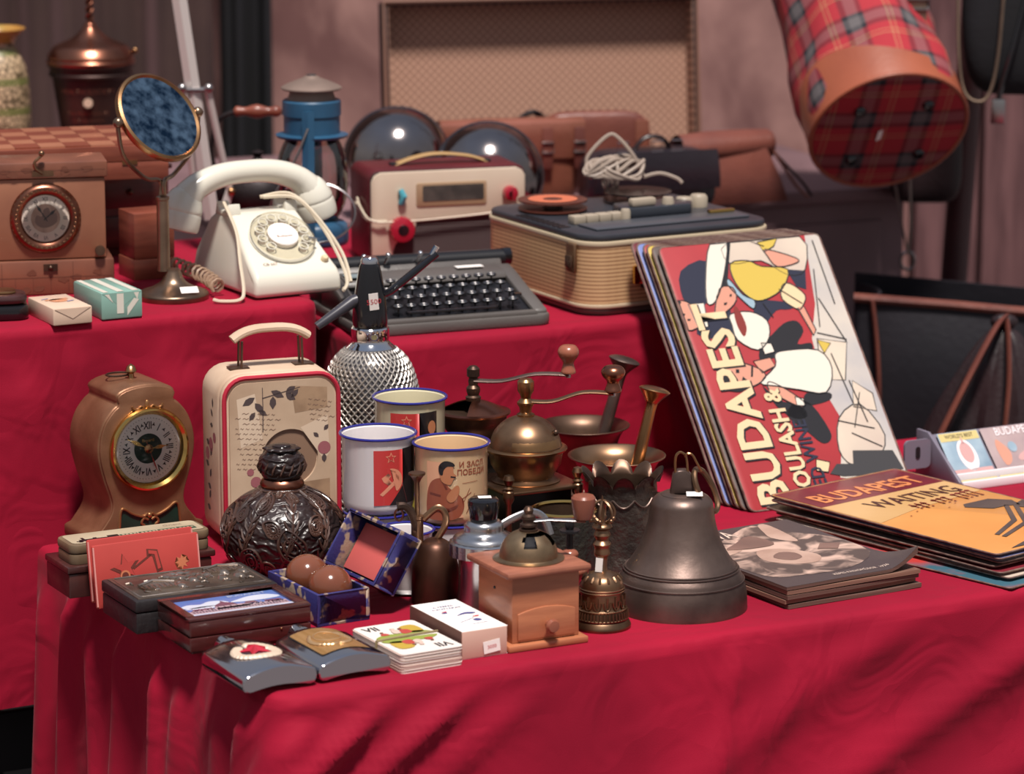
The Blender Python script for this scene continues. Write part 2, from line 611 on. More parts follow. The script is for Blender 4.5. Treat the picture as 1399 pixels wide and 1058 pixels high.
# ---------------------------------------------------------------- bronze mantel clock
M['clock_body'] = mat('bronze_paint', '#94694f', .42, .55, c2='#7f573f', ns=30, bump=.08, bs=300)
M['clock_dial'] = mat('clock_dial', '#fbf3ee', .6)
M['green_enamel'] = mat('green_enamel', '#15392f', .35, c2='#0c2a22', ns=30)
M['red_plastic'] = mat('red_plastic', '#c8372f', .4)
def clock_outline(n=5):
    hw = [(.066, 0), (.066, .013), (.058, .016), (.047, .030), (.043, .040), (.044, .052), (.051, .074), (.0565, .098),
          (.0560, .118), (.050, .136), (.040, .149), (.0335, .154), (.0325, .158), (.0345, .163)]
    right = []
    a = [(x, z, 0) for x, z in hw[2:12]]
    right = hw[:2] + [(p.x, p.y) for p in spline(a, 4)] + hw[12:]
    top = [(.0345 * math.cos(t), .163 + .011 * math.sin(t)) for t in [PI * i / 12 for i in range(1, 12)]]
    return right + top + [(-x, z) for x, z in reversed(right)]
t = thing('mantel_clock', 'bronze waisted mantel clock with roman dial and green panel, by the red cloth', 'clock', at(184, 731, Z1), R(31))
co = clock_outline()
MB().prism(co, -.036, .040, 'y').build('case', M['clock_body'], t, bevel=.003, sharp=50)
MB().prism([(x * .97, .004 + z * .965) for x, z in co], -.0385, -.034, 'y').build('front_plate', M['clock_body'], t, bevel=.0012, sharp=50)
CZ = .104
RY = Matrix.Translation((0, -.0385, CZ)) @ Matrix.Rotation(R(90), 4, 'X')
MB().lathe([(.0385, 0), (.0445, 0), (.0460, .002), (.0460, .0055), (.0445, .0085), (.0425, .0090), (.0378, .003), (.0378, .0006)], 48, RY, cap=False).build('bezel', M['gold'], t)
MB().lathe([(.0, .0), (.0375, 0), (.0375, .001), (0, .001)], 40, RY).build('dial', M['clock_dial'], t)
fr = lambda e: (lambda u, v: (u, -.0395 - e, CZ + v))
decal('dial_centre', [circ(.0165, 28)], M['green_enamel'], fr(.0002), t)
decal('minute_ring', [[(a * math.cos(R(d + w)), a * math.sin(R(d + w))) for a, w in ((.0328, -.5), (.0338, -.5), (.0338, .5), (.0328, .5))] for d in range(0, 360, 6)], M['ink'], fr(.0002), t)
RN = ['XII', 'I', 'II', 'III', 'IIII', 'V', 'VI', 'VII', 'VIII', 'IX', 'X', 'XI']
for i, s in enumerate(RN):
    a = R(90 - 30 * i)
    text('numeral', s, .0115, M['ink'], fr(.0002), t, .0215 * math.cos(a), .0215 * math.sin(a), a - PI / 2, .02, .7)
    b = R(75 - 30 * i)
    decal('dial_mark', [star(.0026, .001, 3, .0265 * math.cos(b), .0265 * math.sin(b), 75 - 30 * i)], M['ink'], fr(.0002), t)
text('dial_lettering', 'Bayard', .0052, M['gold'], fr(.0004), t, 0, .0075)
def hand(name, ang, L, w, m, e, tail=0):
    a = R(ang)
    d, q = Vector((math.cos(a), math.sin(a))), Vector((-math.sin(a), math.cos(a)))
    sh = [(-tail, -.4), (-tail, .4), (L * .3, .4), (L * .45, 1.6), (L * .62, 1.8), (L * .8, .5), (L, .1), (L, -.1), (L * .8, -.5), (L * .62, -1.8), (L * .45, -1.6), (L * .3, -.4)]
    pts = [d * x + q * y * w for x, y in sh]
    mb = MB().prism([(p.x, p.y) for p in pts], e, e + .0004, 'z', RY)
    return mb.build(name, m, t)
hand('hour_hand', 4, .023, .0012, M['gold'], .0022, .003)
hand('minute_hand', 152, .029, .0012, M['gold'], .0028, .003)
hand('second_hand', -70, .032, .0004, M['red_plastic'], .0034, .009)
MB().lathe([(0, .0), (.005, 0), (.005, .003), (.002, .0045), (0, .0045)], 16, RY).build('hand_hub', M['brass'], t)
MB().lathe([(0, .0062), (.0385, .0058)], 40, RY, cap=False).build('glass', M['glass'], t)
MB().prism(smooth2([(-.042, .005), (-.036, .022), (-.033, .040), (-.020, .033), (0, .029), (.020, .033), (.033, .040), (.036, .022), (.042, .005), (0, .004)], 3), -.0392, -.037, 'y').build('green_panel', M['green_enamel'], t)
def curl(mb, pts, r, y=-.0400):
    mb.tube([(p.x, y, p.y) for p in spline([(a, b, 0) for a, b in pts], 5)], r, 6)
mb = MB()
for s in (-1, 1):
    curl(mb, [(s * .043, .004), (s * .037, .014), (s * .0355, .024), (s * .034, .038), (s * .030, .041), (s * .020, .0345), (s * .008, .030), (s * .003, .033)], .0014)
    curl(mb, [(s * .002, .026), (s * .007, .028), (s * .010, .023), (s * .006, .019), (s * .010, .012), (s * .016, .013), (s * .019, .009), (s * .015, .006)], .0014)
    curl(mb, [(s * .004, .006), (s * .012, .004), (s * .020, .006), (s * .022, .010)], .0012)
    curl(mb, [(s * .003, .148), (s * .007, .151), (s * .012, .148), (s * .016, .149), (s * .018, .152)], .0011)
mb.build('scroll_ornament', mat('gilt_ornament', '#a87a52', .35, .8), t, kind='stuff')
mb = MB()
mb.ball((0, -.040, .014), .0055, 12, (1, .5, 1)).ball((0, -.040, .0305), .003, 10, (1, .6, 1)).ball((0, -.0395, .152), .0035, 10, (.8, .5, 1.6))
mb.build('boss_ornament', mat('gilt_boss', '#a87a52', .35, .8), t, kind='stuff')
MB().lathe([(.0, .172), (.0045, .172), (.0035, .176), (.003, .179), (.0065, .182), (.0045, .187), (0, .190)], 12).build('finial', M['brass'], t)
MB().tube([(.002 - .013 + .013 * math.cos(a), .010 + .010 * math.sin(a), .1775) for a in [2 * PI * i / 20 for i in range(20)]], .0011, 6, True).build('carrying_ring', M['brass_dark'], t)

# ---------------------------------------------------------------- little case printed with roses and letters
M['case_print'] = mat('printed_case', '#cdb49c', .62, c2='#b99c84', ns=16, nmix=(.4, .7))
M['case_panel'] = mat('printed_panel', '#c9ae94', .62, c2='#ad8f76', ns=12, nmix=(.4, .7))
M['sepia'] = mat('sepia_print', '#8d6f5f', .7)
M['sepia_dark'] = mat('dark_sepia_print', '#4e4040', .7)
M['rose'] = mat('rose_print', '#9c5b62', .7)
M['piping_red'] = mat('red_piping', '#b3273c', .4)
t = thing('vanity_case', 'upright cream case printed with roses and letters, red piping and round window', 'case', at(373, 735, Z1), R(20))
W2, D2, H2, RC = .132, .080, .190, .026
ol = rrect(W2, H2, RC, 6, 0, H2 / 2)
def inset(o, w, k=1): return [(x - math.copysign(k, x) * min(abs(x), k) if 0 else x * (w - 2 * k) / w, y) for x, y in o]
MB().prism(ol, -.026, .040, 'y').build('body', M['case_print'], t, bevel=.004, sharp=50)
lid = MB().prism(ol, -.040, -.0275, 'y').build('lid', M['case_print'], t, bevel=.004, sharp=50)
def ringpath(w, h, r, y, cz): return [(p[0], y, p[1]) for p in rrect(w, h, r, 6, 0, cz)]
MB().tube(ringpath(W2 - .006, H2 - .006, RC - .003, -.0405, H2 / 2), .0026, 8, True).build('piping', M['piping_red'], lid)
# front panel with a round opening
WC = (.008, .098)
WR = .031
def panel_with_hole(out, c, r, y0, y1):
    n = len(out)
    hole = []
    for x, z in out:
        a = math.atan2(z - c[1], x - c[0])
        hole.append((c[0] + r * math.cos(a), c[1] + r * math.sin(a)))
    vs = [(x, y1, z) for x, z in out] + [(x, y1, z) for x, z in hole] + [(x, y0, z) for x, z in out] + [(x, y0, z) for x, z in hole]
    fs = []
    for i in range(n):
        j = (i + 1) % n
        fs += [(i, j, n + j, n + i), (2 * n + i, 2 * n + j, j, i), (n + i, n + j, 3 * n + j, 3 * n + i)]
    return MB().add(vs, fs)
def dense(o, k=4):
    r = []
    for i in range(len(o)):
        a, b = Vector(o[i]), Vector(o[(i + 1) % len(o)])
        m = max(1, int((b - a).length / .006))
        r += [tuple(a.lerp(b, q / m)) for q in range(m)]
    return r
pn = panel_with_hole(dense(rrect(W2 - .016, H2 - .016, RC - .008, 6, 0, H2 / 2)), WC, WR, -.040, -.0425).build('front_panel', M['case_panel'], lid)
MB().lathe([(0, 0), (WR * .98, 0)], 32, Matrix.Translation((WC[0], -.0402, WC[1])) @ Matrix.Rotation(R(90), 4, 'X'), cap=False).build('window_back', mat('window_film', '#8f7360', .25, coat=.5), lid)
fn = front(-.0425, .0003)
rs = random.Random(11)
lines = []
for blk in ((-.052, .100, .045, 12, -.10), (.030, .160, .024, 5, -.2), (-.050, .045, .05, 4, .12)):
    for k in range(blk[3]):
        x0, z0 = blk[0] + rs.uniform(-.002, .002), blk[1] - k * .0055 + .05 * (blk[3] == 12)
        x = x0
        while x < x0 + blk[2]:
            w = rs.uniform(.003, .008)
            zz = z0 + (x - x0) * blk[4]
            if (x + w / 2 - WC[0]) ** 2 + (zz - WC[1]) ** 2 > .034 ** 2 and abs(x) < .052 and .012 < zz < .178:
                lines.append([(x, zz), (x + w * .3, zz + .0012), (x + w * .6, zz - .0004), (x + w, zz + .0008), (x + w, zz + .0003), (x + w * .6, zz - .0010), (x + w * .3, zz + .0005), (x, zz - .0004)])
            x += w + .002
decal('letter_patch', [[(-.050, .165), (-.030, .170), (-.022, .120), (-.046, .112)], [(.020, .130), (.050, .142), (.052, .100), (.046, .092)]], mat('letter_paper', '#d8c0a8', .62), front(-.0425, .0001), pn)
decal('map_patch', [[(-.048, .060), (-.020, .064), (-.016, .020), (-.050, .016)], [(.020, .070), (.052, .072), (.052, .030), (.022, .034)], [(.010, .176), (.050, .172), (.050, .150), (.014, .146)]], mat('map_patch', '#a98a6e', .62, c2='#94775e', ns=60), front(-.0425, .0001), pn)
decal('handwriting_print', lines, M['sepia'], fn, pn)
def leaf(cx, cz, L, w, a):
    d, q = Vector((math.cos(a), math.sin(a))), Vector((-math.sin(a), math.cos(a)))
    return [tuple(Vector((cx, cz)) + d * L * u + q * w * v) for u, v in ((0, 0), (.3, .8), (.6, .9), (1, 0), (.6, -.9), (.3, -.8))]
lv = [leaf(-.030, .166, .016, .004, -2.6), leaf(-.030, .160, .014, .004, -.9), leaf(-.012, .172, .016, .004, -.5), leaf(-.010, .166, .014, .004, -1.6),
      leaf(.004, .168, .013, .004, .6), leaf(.004, .168, .013, .004, -.6), leaf(-.030, .150, .011, .003, -2.2), leaf(-.026, .152, .011, .003, -.6), leaf(.018, .172, .012, .003, -2.3),
      leaf(.046, .125, .008, .0025, .9), leaf(.040, .118, .008, .0025, 2.4), leaf(.046, .090, .01, .003, 1.6)]
stem = [[(-.022, .176), (-.0212, .176), (-.0207, .150), (-.0212, .128), (-.0222, .128), (-.0217, .150)], [(-.022, .165), (.020, .1745), (.020, .1738), (-.022, .1640)]]
decal('leaf_print', lv + stem, M['sepia_dark'], fn, pn)
decal('rose_print', [smooth2(circ(.0072, 9, .046, .106), 2), circ(.004, 8, -.036, .085), smooth2(circ(.006, 7, -.030, .074), 2)], M['rose'], fn, pn)
# the same print on the left side
fs_ = lambda u, v: (-W2 / 2 - .0003, u, v)
sl = [leaf(.01 + .004 * math.sin(k * 2.1), .035 + k * .012, .012, .0035, 1.2 + (.9 if k % 2 else -.9)) for k in range(7)] + [leaf(-.005, .13 + .01 * k, .011, .003, .8 * k) for k in range(3)]
decal('leaf_print', sl, M['sepia_dark'], fs_, t)
decal('rose_print', [smooth2(circ(.008, 7, .004, .108), 2), smooth2(circ(.007, 7, .018, .096), 2), smooth2(circ(.006, 7, -.010, .118), 2)], M['rose'], fs_, t)
for sx in (-1, 1):
    MB().box(sx * .036 - .011, sx * .036 + .011, -.008, .008, H2, H2 + .0015).build('handle_plate', M['brass_dark'], t, bevel=.0006)
    MB().tube([(sx * .034, -.006, H2), (sx * .033, -.0065, H2 + .03)], .0014, 8).tube([(sx * .034, .006, H2), (sx * .033, .0065, H2 + .03)], .0014, 8).build('handle_post', M['brass_dark'], t)
hp = []
for i in range(17):
    u = i / 16 * 2 - 1
    hp.append((u * .042, 0, H2 + .031 + .011 * (1 - abs(u) ** 3)))
MB().tube(hp, .0085, 10, flat=(.55, 1.1)).build('handle', M['case_print'], t)

# ---------------------------------------------------------------- carved gourd bottle
M['carved'] = mat('carved_dark_wood', '#2d1e1c', .36, c2='#1d1415', ns=14, coat=.3, bump=.3, bs=70)
nt = M['carved'].node_tree
_v = nd(nt, 'ShaderNodeTexVoronoi', feature='DISTANCE_TO_EDGE'); _v.inputs['Scale'].default_value = 62
_wv = nd(nt, 'ShaderNodeTexWave', wave_type='RINGS'); _wv.inputs['Scale'].default_value = 38; _wv.inputs['Distortion'].default_value = 9; _wv.inputs['Detail Scale'].default_value = 1.4
nt.links.new(coords(M['carved']), _v.inputs[0]); nt.links.new(coords(M['carved']), _wv.inputs[0])
_ad = nd(nt, 'ShaderNodeMath', operation='ADD'); nt.links.new(_v.outputs['Distance'], _ad.inputs[0]); nt.links.new(_wv.outputs['Fac'], _ad.inputs[1])
_bp = nd(nt, 'ShaderNodeBump'); _bp.inputs['Strength'].default_value = .8; _bp.inputs['Distance'].default_value = .0022
nt.links.new(_ad.outputs[0], _bp.inputs['Height']); nt.links.new(_bp.outputs[0], bsdf(M['carved']).inputs['Normal'])
M['carved_edge'] = mat('worn_carving', '#553a30', .3, c2='#33241f', ns=22, coat=.4)
t = thing('carved_gourd', 'dark round carved gourd bottle with paisley relief and knob stopper', 'bottle', at(387, 780, Z1), 0)
t.scale = (1.03, 1.0, .86)
gp = prof([(.018, 0), (.042, .006), (.058, .026), (.0625, .050), (.057, .074), (.042, .092), (.026, .102), (.021, .106)], 6)
gb = MB().lathe(gp, 48).build('body', M['carved'], t)
def gourd_pt(a, h, out=.0005):
    # h 0..1 along the profile
    k = max(0, min(.9999, h)) * (len(gp) - 1)
    i = int(k); f = k - i
    r = gp[i][0] * (1 - f) + gp[i + 1][0] * f + out
    z = gp[i][1] * (1 - f) + gp[i + 1][1] * f
    return (r * math.cos(a), r * math.sin(a), z)
def paisley(mb, a0, h0, s, flip, rot):
    base = [(0, 1.0), (.30, .82), (.48, .45), (.44, .05), (.18, -.28), (-.12, -.34), (-.40, -.10), (-.46, .25), (-.34, .55), (-.24, .80), (-.1, .97)]
    for q, rr in ((1, .0016), (.62, .0013), (.3, .0011)):
        pts = []
        for p in spline([(x * q, (y - .2) * q + .2, 0) for x, y in base], 4, True):
            x, y = p.x * flip, p.y
            x, y = x * math.cos(rot) - y * math.sin(rot), x * math.sin(rot) + y * math.cos(rot)
            pts.append(gourd_pt(a0 + x * s * 1.0, h0 + y * s * .42))
        mb.tube(pts, rr, 5, True)
    for k in range(14):
        b = 2 * PI * k / 14
        x, y = .36 * math.cos(b) * flip, .42 * math.sin(b) + .15
        x, y = x * math.cos(rot) - y * math.sin(rot), x * math.sin(rot) + y * math.cos(rot)
        mb.ball(gourd_pt(a0 + x * s, h0 + y * s * .42, .0003), .0017, 6)
def fern(mb, a0, h0, a1, h1, n=9, w=.14):
    pts = [(a0 + (a1 - a0) * i / n + .10 * math.sin(PI * i / n), h0 + (h1 - h0) * i / n) for i in range(n + 1)]
    mb.tube([gourd_pt(a, h) for a, h in pts], .0015, 5)
    for i in range(1, n + 1):
        a, h = pts[i]
        q = w * math.sin(PI * (i + .6) / (n + 1.6))
        for s in (-1, 1):
            mb.tube([gourd_pt(a, h - .02), gourd_pt(a + s * q * .6, h + .02), gourd_pt(a + s * q, h + .07)], [.0012, .0017, .0008], 5)
mb = MB()
for i, (a, h, s, fl_, ro) in enumerate([(-2.7, .50, .50, 1, .6), (-1.95, .70, .42, 1, .1), (-2.05, .33, .42, -1, 2.8), (-1.30, .36, .44, -1, .4), (-2.55, .82, .3, -1, .3), (-.55, .70, .40, 1, -.3), (-.45, .36, .42, -1, 2.9), (.3, .5, .5, 1, .5), (1.2, .6, .5, -1, 0), (2.2, .5, .5, 1, .8), (-1.62, .52, .26, 1, 1.0), (-2.35, .60, .22, -1, .2), (-.95, .52, .26, -1, -.6), (-1.75, .20, .24, 1, .3), (-1.05, .24, .24, 1, 2.0), (-2.6, .26, .24, -1, 1.5), (-1.15, .78, .24, -1, .1), (-1.62, .84, .2, 1, .1)]):
    paisley(mb, a, h, s, fl_, ro)
for a in (-2.75, -2.30, -1.55, -.92, -.30, .1): fern(mb, a, .24, a + .25, .88)
for zz_ in (.90, .13): mb.tube([gourd_pt(2 * PI * i / 40, zz_) for i in range(40)], .0014, 6, True)
mb.build('carving', M['carved_edge'], t)
MB().lathe(prof([(.021, .105), (.0225, .109), (.0215, .113), (.0195, .116)], 3), 32).build('neck_ring', M['copper'], t)
st = MB().lathe(prof([(.016, .113), (.0205, .120), (.0235, .131), (.0225, .142), (.017, .148), (.0155, .150)], 4), 32).build('stopper', M['carved'], t)
mb = MB()
for i in range(16):
    a = 2 * PI * i / 16
    mb.tube([(.0225 * math.cos(a), .0225 * math.sin(a), .124), (.0242 * math.cos(a + .1), .0242 * math.sin(a + .1), .131), (.0222 * math.cos(a + .25), .0222 * math.sin(a + .25), .140)], [.0008, .0016, .0008], 5)
mb.build('stopper_carving', M['carved_edge'], st)
MB().lathe(prof([(.0145, .149), (.0180, .152), (.0165, .1545), (.010, .155), (.009, .157), (0, .158)], 3), 32, mod=lambda r, z, a, j: (r * (1 + .08 * math.cos(8 * a) * (r > .012)), z)).build('flower_top', M['carved'], st)

# ---------------------------------------------------------------- soda siphon
t = thing('soda_siphon', 'glass soda siphon wrapped in silver wire mesh with black head', 'siphon', at(508, 713, Z1), 0)
t.scale = (.985, .985, .955)
sp = prof([(.048, 0), (.0515, .008), (.0520, .06), (.0520, .14), (.0500, .165), (.041, .190), (.026, .206), (.0185, .211)], 6)
MB().lathe(sp, 48).build('bottle', mat('siphon_glass', '#4a474b', .2, .3, coat=.5), t)
def sp_pt(a, z, out=.0008):
    for i in range(len(sp) - 1):
        if sp[i][1] <= z <= sp[i + 1][1]:
            f = (z - sp[i][1]) / max(1e-9, sp[i + 1][1] - sp[i][1])
            r = sp[i][0] * (1 - f) + sp[i + 1][0] * f + out
            return (r * math.cos(a), r * math.sin(a), z)
    return (sp[-1][0] * math.cos(a), sp[-1][0] * math.sin(a), z)
mb = MB()
NH = 42
for d in (-1, 1):
    for k in range(NH):
        pts = []
        for j in range(61):
            z = .012 + (.2045 - .012) * j / 60
            pts.append(sp_pt(2 * PI * k / NH + d * (j / 60) * 3.3, z, .0010 + .0006 * math.cos(PI * j) * d))
        mb.tube(pts, .00110, 4)
mb.build('wire_mesh', mat('silver_wire', '#bdb6af', .42, .75), t, kind='stuff', merge=False, label='woven silver wire mesh')
MB().lathe([(.027, .203), (.0275, .206), (.022, .211), (.0205, .2135), (.0205, .216), (.0212, .217), (.0212, .228), (.0200, .2295), (.017, .230)], 32).build('collar', M['chrome'], t)
hd = MB().lathe(prof([(.0185, .2295), (.0195, .236), (.0190, .252), (.0160, .275), (.0120, .297), (.0100, .303)], 4), 28).build('head', M['black_plastic'], t)
MB().lathe([(.0098, .302), (.0098, .307), (.0075, .310), (0, .3105)], 20).build('cap', M['chrome'], t)
d = Vector((-.93, -.37, 0))
p0 = Vector((0, 0, .264))
MB().tube([p0 + d * .006, p0 + d * .02 + Vector((0, 0, -.004)), p0 + d * .062 + Vector((0, 0, -.030))], [.0075, .0072, .0046], 14).build('nozzle', mat('grey_plastic', '#3a3840', .35), t)
d2 = Vector((.95, .15, 0))
lv_ = MB().tube([p0 + d2 * .010, p0 + d2 * .024 + Vector((0, 0, .006)), p0 + d2 * .050 + Vector((0, 0, .026)), p0 + d2 * .078 + Vector((0, 0, .048))], [.006, .0068, .0072, .0062], 10, flat=(.62, 1.1)).build('lever', M['black_plastic'], t)
MB().tube([p0 + d2 * .072 + Vector((0, 0, .046)), p0 + d2 * .078 + Vector((0, 0, .056))], .0035, 8).build('lever_tip', M['chrome'], lv_)
price_tag(t, (.005, -.0197, .262), (R(8), R(-6), R(14)), .0105, .020, '5500')

# ---------------------------------------------------------------- enamel mugs
M['enamel_white'] = mat('white_enamel', '#ddd6d6', .22, coat=.5)
M['enamel_cream'] = mat('cream_enamel', '#d9b78f', .25, coat=.5)
M['enamel_yellow'] = mat('yellow_enamel', '#8a7c34', .25, coat=.4)
M['enamel_ivory'] = mat('ivory_enamel', '#cfc6a8', .25, coat=.4)
M['blue_rim'] = mat('blue_rim', '#28287e', .22, coat=.5)
M['flag_red'] = mat('flag_red', '#b63433', .35, coat=.3)
M['flag_gold'] = mat('flag_gold', '#d0876b', .4, coat=.3)
M['print_black'] = mat('print_black', '#1c181c', .35, coat=.3)
M['print_skin'] = mat('print_skin', '#b0714f', .4, coat=.3)
M['tunic'] = mat('print_tunic', '#8d4a35', .4, coat=.3)
M['tunic_dark'] = mat('print_tunic_shade', '#6a3227', .4, coat=.3)
M['print_pale'] = mat('print_pale', '#d39c7c', .4, coat=.3)
MR, MH = .0375, .081
def mug(label, loc, out, inn, handle=None, MR=.0375, MH=.081):
    t = thing('enamel_mug', label, 'mug', loc, 0, 'enamel mugs')
    MB().lathe([(MR - .0075, 0), (MR - .005, .001), (MR - .002, .0035), (MR - .0008, .008), (MR, .012), (MR, MH - .006), (MR + .0008, MH - .003), (MR + .0018, MH)], 44, cap='bottom').build('cup', out, t)
    MB().lathe([(MR + .0018, MH), (MR - .0006, MH - .002), (MR - .0015, MH - .01), (MR - .0015, .006), (.03, .003), (0, .003)], 44, cap=False).build('inside', inn, t)
    MB().tube([((MR + .0018) * math.cos(2 * PI * i / 44), (MR + .0018) * math.sin(2 * PI * i / 44), MH) for i in range(44)], .0015, 8, True).build('rim', M['blue_rim'], t)
    if handle is not None:
        c, s = math.cos(handle), math.sin(handle)
        k = MH / .081
        pts = [(MR - .001, .062 * k), (MR + .012, .066 * k), (MR + .024, .058 * k), (MR + .026, .042 * k), (MR + .020, .024 * k), (MR + .008, .015 * k), (MR - .001, .016 * k)]
        MB().tube(spline([(r * c, r * s, zz) for r, zz in pts], 5), .0036, 8, flat=(1.5, .8)).build('handle', out, t)
    return t
def mugf(a0, e=.0004, r=.0375):
    """print round the mug: u metres along the wall, v up, a0 the angle in the middle"""
    return lambda u, v: ((r + e) * math.cos(a0 + u / r), (r + e) * math.sin(a0 + u / r), v)
def flag_print(t, a):
    decal('flag_print', [[(-.019, .012), (.019, .013), (.012, .034), (.020, .046), (.012, .070), (-.019, .070)]], M['flag_red'], mugf(a), t, .004)
    decal('dark_print', [[(.0192, .012), (.034, .012), (.034, .071), (.0125, .0705), (.0205, .046), (.0125, .034)], [(-.003, .012), (.019, .012), (.0125, .032)]], M['print_black'], mugf(a, .0005), t, .004)
    decal('star_outline', [star(.0062, .0027, 5, -.001, .062)], M['flag_gold'], mugf(a, .0006), t, .004)
    decal('star_inside', [star(.0042, .0018, 5, -.001, .062)], M['flag_red'], mugf(a, .0008), t, .004)
    sick = [(.013 * math.cos(R(q)) - .001, .038 + .013 * math.sin(R(q))) for q in range(-60, 100, 12)] + [(.0105 * math.cos(R(q)) - .002, .038 + .0115 * math.sin(R(q))) for q in range(88, -66, -12)]
    ham = [(-.013, .024), (-.010, .022), (.006, .036), (.003, .039)], [(-.011, .041), (-.004, .046), (-.001, .043), (-.0035, .040), (.0, .036), (-.004, .0335), (-.009, .037)]
    decal('hammer_and_sickle', [sick] + list(ham), M['flag_gold'], mugf(a, .0006), t, .004)
HS, HS2 = .068, .062
pA, pB, pY, pE, pF = at(518, 784, Z1), at(617, 790, Z1), at(566, 764, Z1), at(561, 742, Z1), at(556, 806, Z1)
m1 = mug('short mug underneath the white flag mug', pA, M['enamel_white'], M['enamel_white'], None, .034, HS)
m2 = mug('short mug underneath the cream mug', pB, M['enamel_white'], M['enamel_white'], None, .033, HS2)
m3 = mug('mug with yellow inside wedged between the two front mug stacks', pY, M['print_black'], M['enamel_yellow'], None, .033, .060)
m8 = mug('short white mug with its handle out, standing in front of the flag mug', pF, M['enamel_white'], M['enamel_white'], R(-55), .0262, .064)
t = thing('tin_box', 'green tin box standing behind the mugs under the rear flag mug', 'box', pE, R(20))
MB().box(-.030, .030, -.026, .026, 0, .074).build('tin_body', mat('green_tin', '#6d7a4c', .45), t, bevel=.004)
MB().box(-.0308, .0308, -.0268, .0268, .0745, .080).build('tin_lid', mat('green_tin_lid', '#76835a', .45), t, bevel=.004)
m5 = mug('white blue-rimmed enamel mug with red hammer and sickle flag, beside the gourd', pA + Vector((0, 0, HS + .0016)), M['enamel_white'], M['enamel_white'])
flag_print(m5, R(-66))
m6 = mug('cream blue-rimmed enamel mug printed with a man in a brown tunic', pB + Vector((0, 0, HS2 + .0016)), M['enamel_cream'], M['enamel_cream'])
m7 = mug('ivory enamel mug with red flag and black print, behind the other mugs', pE + Vector((0, 0, .0802)), M['enamel_ivory'], M['enamel_ivory'])
flag_print(m7, R(-92))
decal('portrait_print', [circ(.005, 12, .027, .054, 1.5)], M['print_skin'], mugf(R(-92), .0008), m7, .004)
# man in a tunic on the cream mug
A6 = R(-96)
decal('picture_ground', [[(-.022, .008), (-.022, .068), (.0, .068), (.004, .03), (.018, .010)]], M['print_pale'], mugf(A6), m6, .004)
decal('tunic_print', [smooth2([(-.021, .010), (-.022, .030), (-.018, .045), (-.010, .051), (-.003, .050), (.002, .042), (.010, .036), (.016, .030), (.018, .022), (.014, .012), (.006, .008), (-.008, .007)], 3)], M['tunic'], mugf(A6, .0006), m6, .004)
decal('tunic_shade', [[(-.021, .012), (-.010, .022), (.002, .020), (.012, .024), (.010, .020), (.0, .015), (-.012, .016)], [(-.006, .050), (-.001, .040), (.001, .040), (-.003, .050)], [(-.018, .036), (-.006, .034), (-.006, .032), (-.018, .034)]], M['tunic_dark'], mugf(A6, .0008), m6, .004)
decal('face_print', [smooth2([(-.006, .050), (-.007, .060), (-.002, .066), (.006, .064), (.007, .057), (.010, .054), (.007, .051), (.004, .045), (-.002, .046)], 3), smooth2([(.002, .036), (.010, .044), (.013, .040), (.010, .030), (.004, .026), (.0, .030)], 3)], M['print_skin'], mugf(A6, .0010), m6, .004)
decal('hair_print', [smooth2([(-.007, .056), (-.008, .064), (-.002, .0695), (.006, .068), (.008, .064), (.001, .064), (-.003, .060), (-.004, .055)], 3), [(.004, .054), (.009, .0535), (.009, .052), (.004, .0525)]], M['print_black'], mugf(A6, .0012), m6, .004)
text('mug_lettering', 'И ЗАСЛ', .0080, M['tunic'], mugf(A6), m6, .0275, .0625, 0, .02, 1, .003)
text('mug_lettering', 'ПОБЕДИ', .0080, M['tunic'], mugf(A6), m6, .0275, .0545, 0, .02, 1, .003)
decal('sketch_print', [[(.016, .046), (.034, .047), (.034, .0465), (.016, .0455)], [(.012, .016), (.024, .040), (.0246, .040), (.0128, .016)], [(.016, .030), (.026, .036), (.026, .0352), (.016, .0292)], [(.02, .014), (.030, .034), (.0306, .034), (.0208, .014)]], M['tunic'], mugf(A6), m6, .004)
# portrait beside the handle of the mug under the cream one
decal('dark_print', [rc2 for rc2 in [[(-.030, .010), (-.004, .010), (-.004, .060), (-.030, .060)]]], M['print_black'], mugf(R(-100), .0004, .033), m2, .004)
decal('portrait_print', [smooth2([(-.024, .030), (-.023, .044), (-.016, .050), (-.009, .044), (-.008, .030), (-.016, .022)], 3)], M['print_skin'], mugf(R(-100), .0007, .033), m2, .004)
decal('portrait_features', [[(-.022, .040), (-.018, .041), (-.018, .0395), (-.022, .0385)], [(-.014, .041), (-.010, .040), (-.010, .0385), (-.014, .0395)], [(-.019, .031), (-.013, .031), (-.016, .0295)]], M['print_black'], mugf(R(-100), .0010, .033), m2, .004)

# ---------------------------------------------------------------- coffee mills with brass bowls
def crank(t, zc, L, ang, knob_m, arm_m, zk=.0, kr=.011, kh=.028, rise=.006):
    c, s = math.cos(ang), math.sin(ang)
    pts = spline([(0, 0, zc), (L * .3 * c, L * .3 * s, zc - .001), (L * .65 * c, L * .65 * s, zc + rise), (L * c, L * s, zc + rise * .8)], 5)
    MB().tube(pts, [.0042 + .0012 * abs(2 * i / (len(pts) - 1) - 1) for i in range(len(pts))], 8, flat=(.45, 1.2)).build('crank_arm', arm_m, t)
    e = Matrix.Translation((L * c, L * s, zc + rise * .8))
    MB().lathe([(.003, -.003), (.003, .004)], 10, e).build('crank_pin', M['steel'], t)
    MB().lathe(prof([(.0, .001), (kr * .72, .002), (kr * .62, kh * .25), (kr * .55, kh * .42), (kr * .95, kh * .62), (kr * 1.05, kh * .80), (kr * .7, kh * .97), (0, kh)], 4), 24, e).build('crank_knob', knob_m, t)

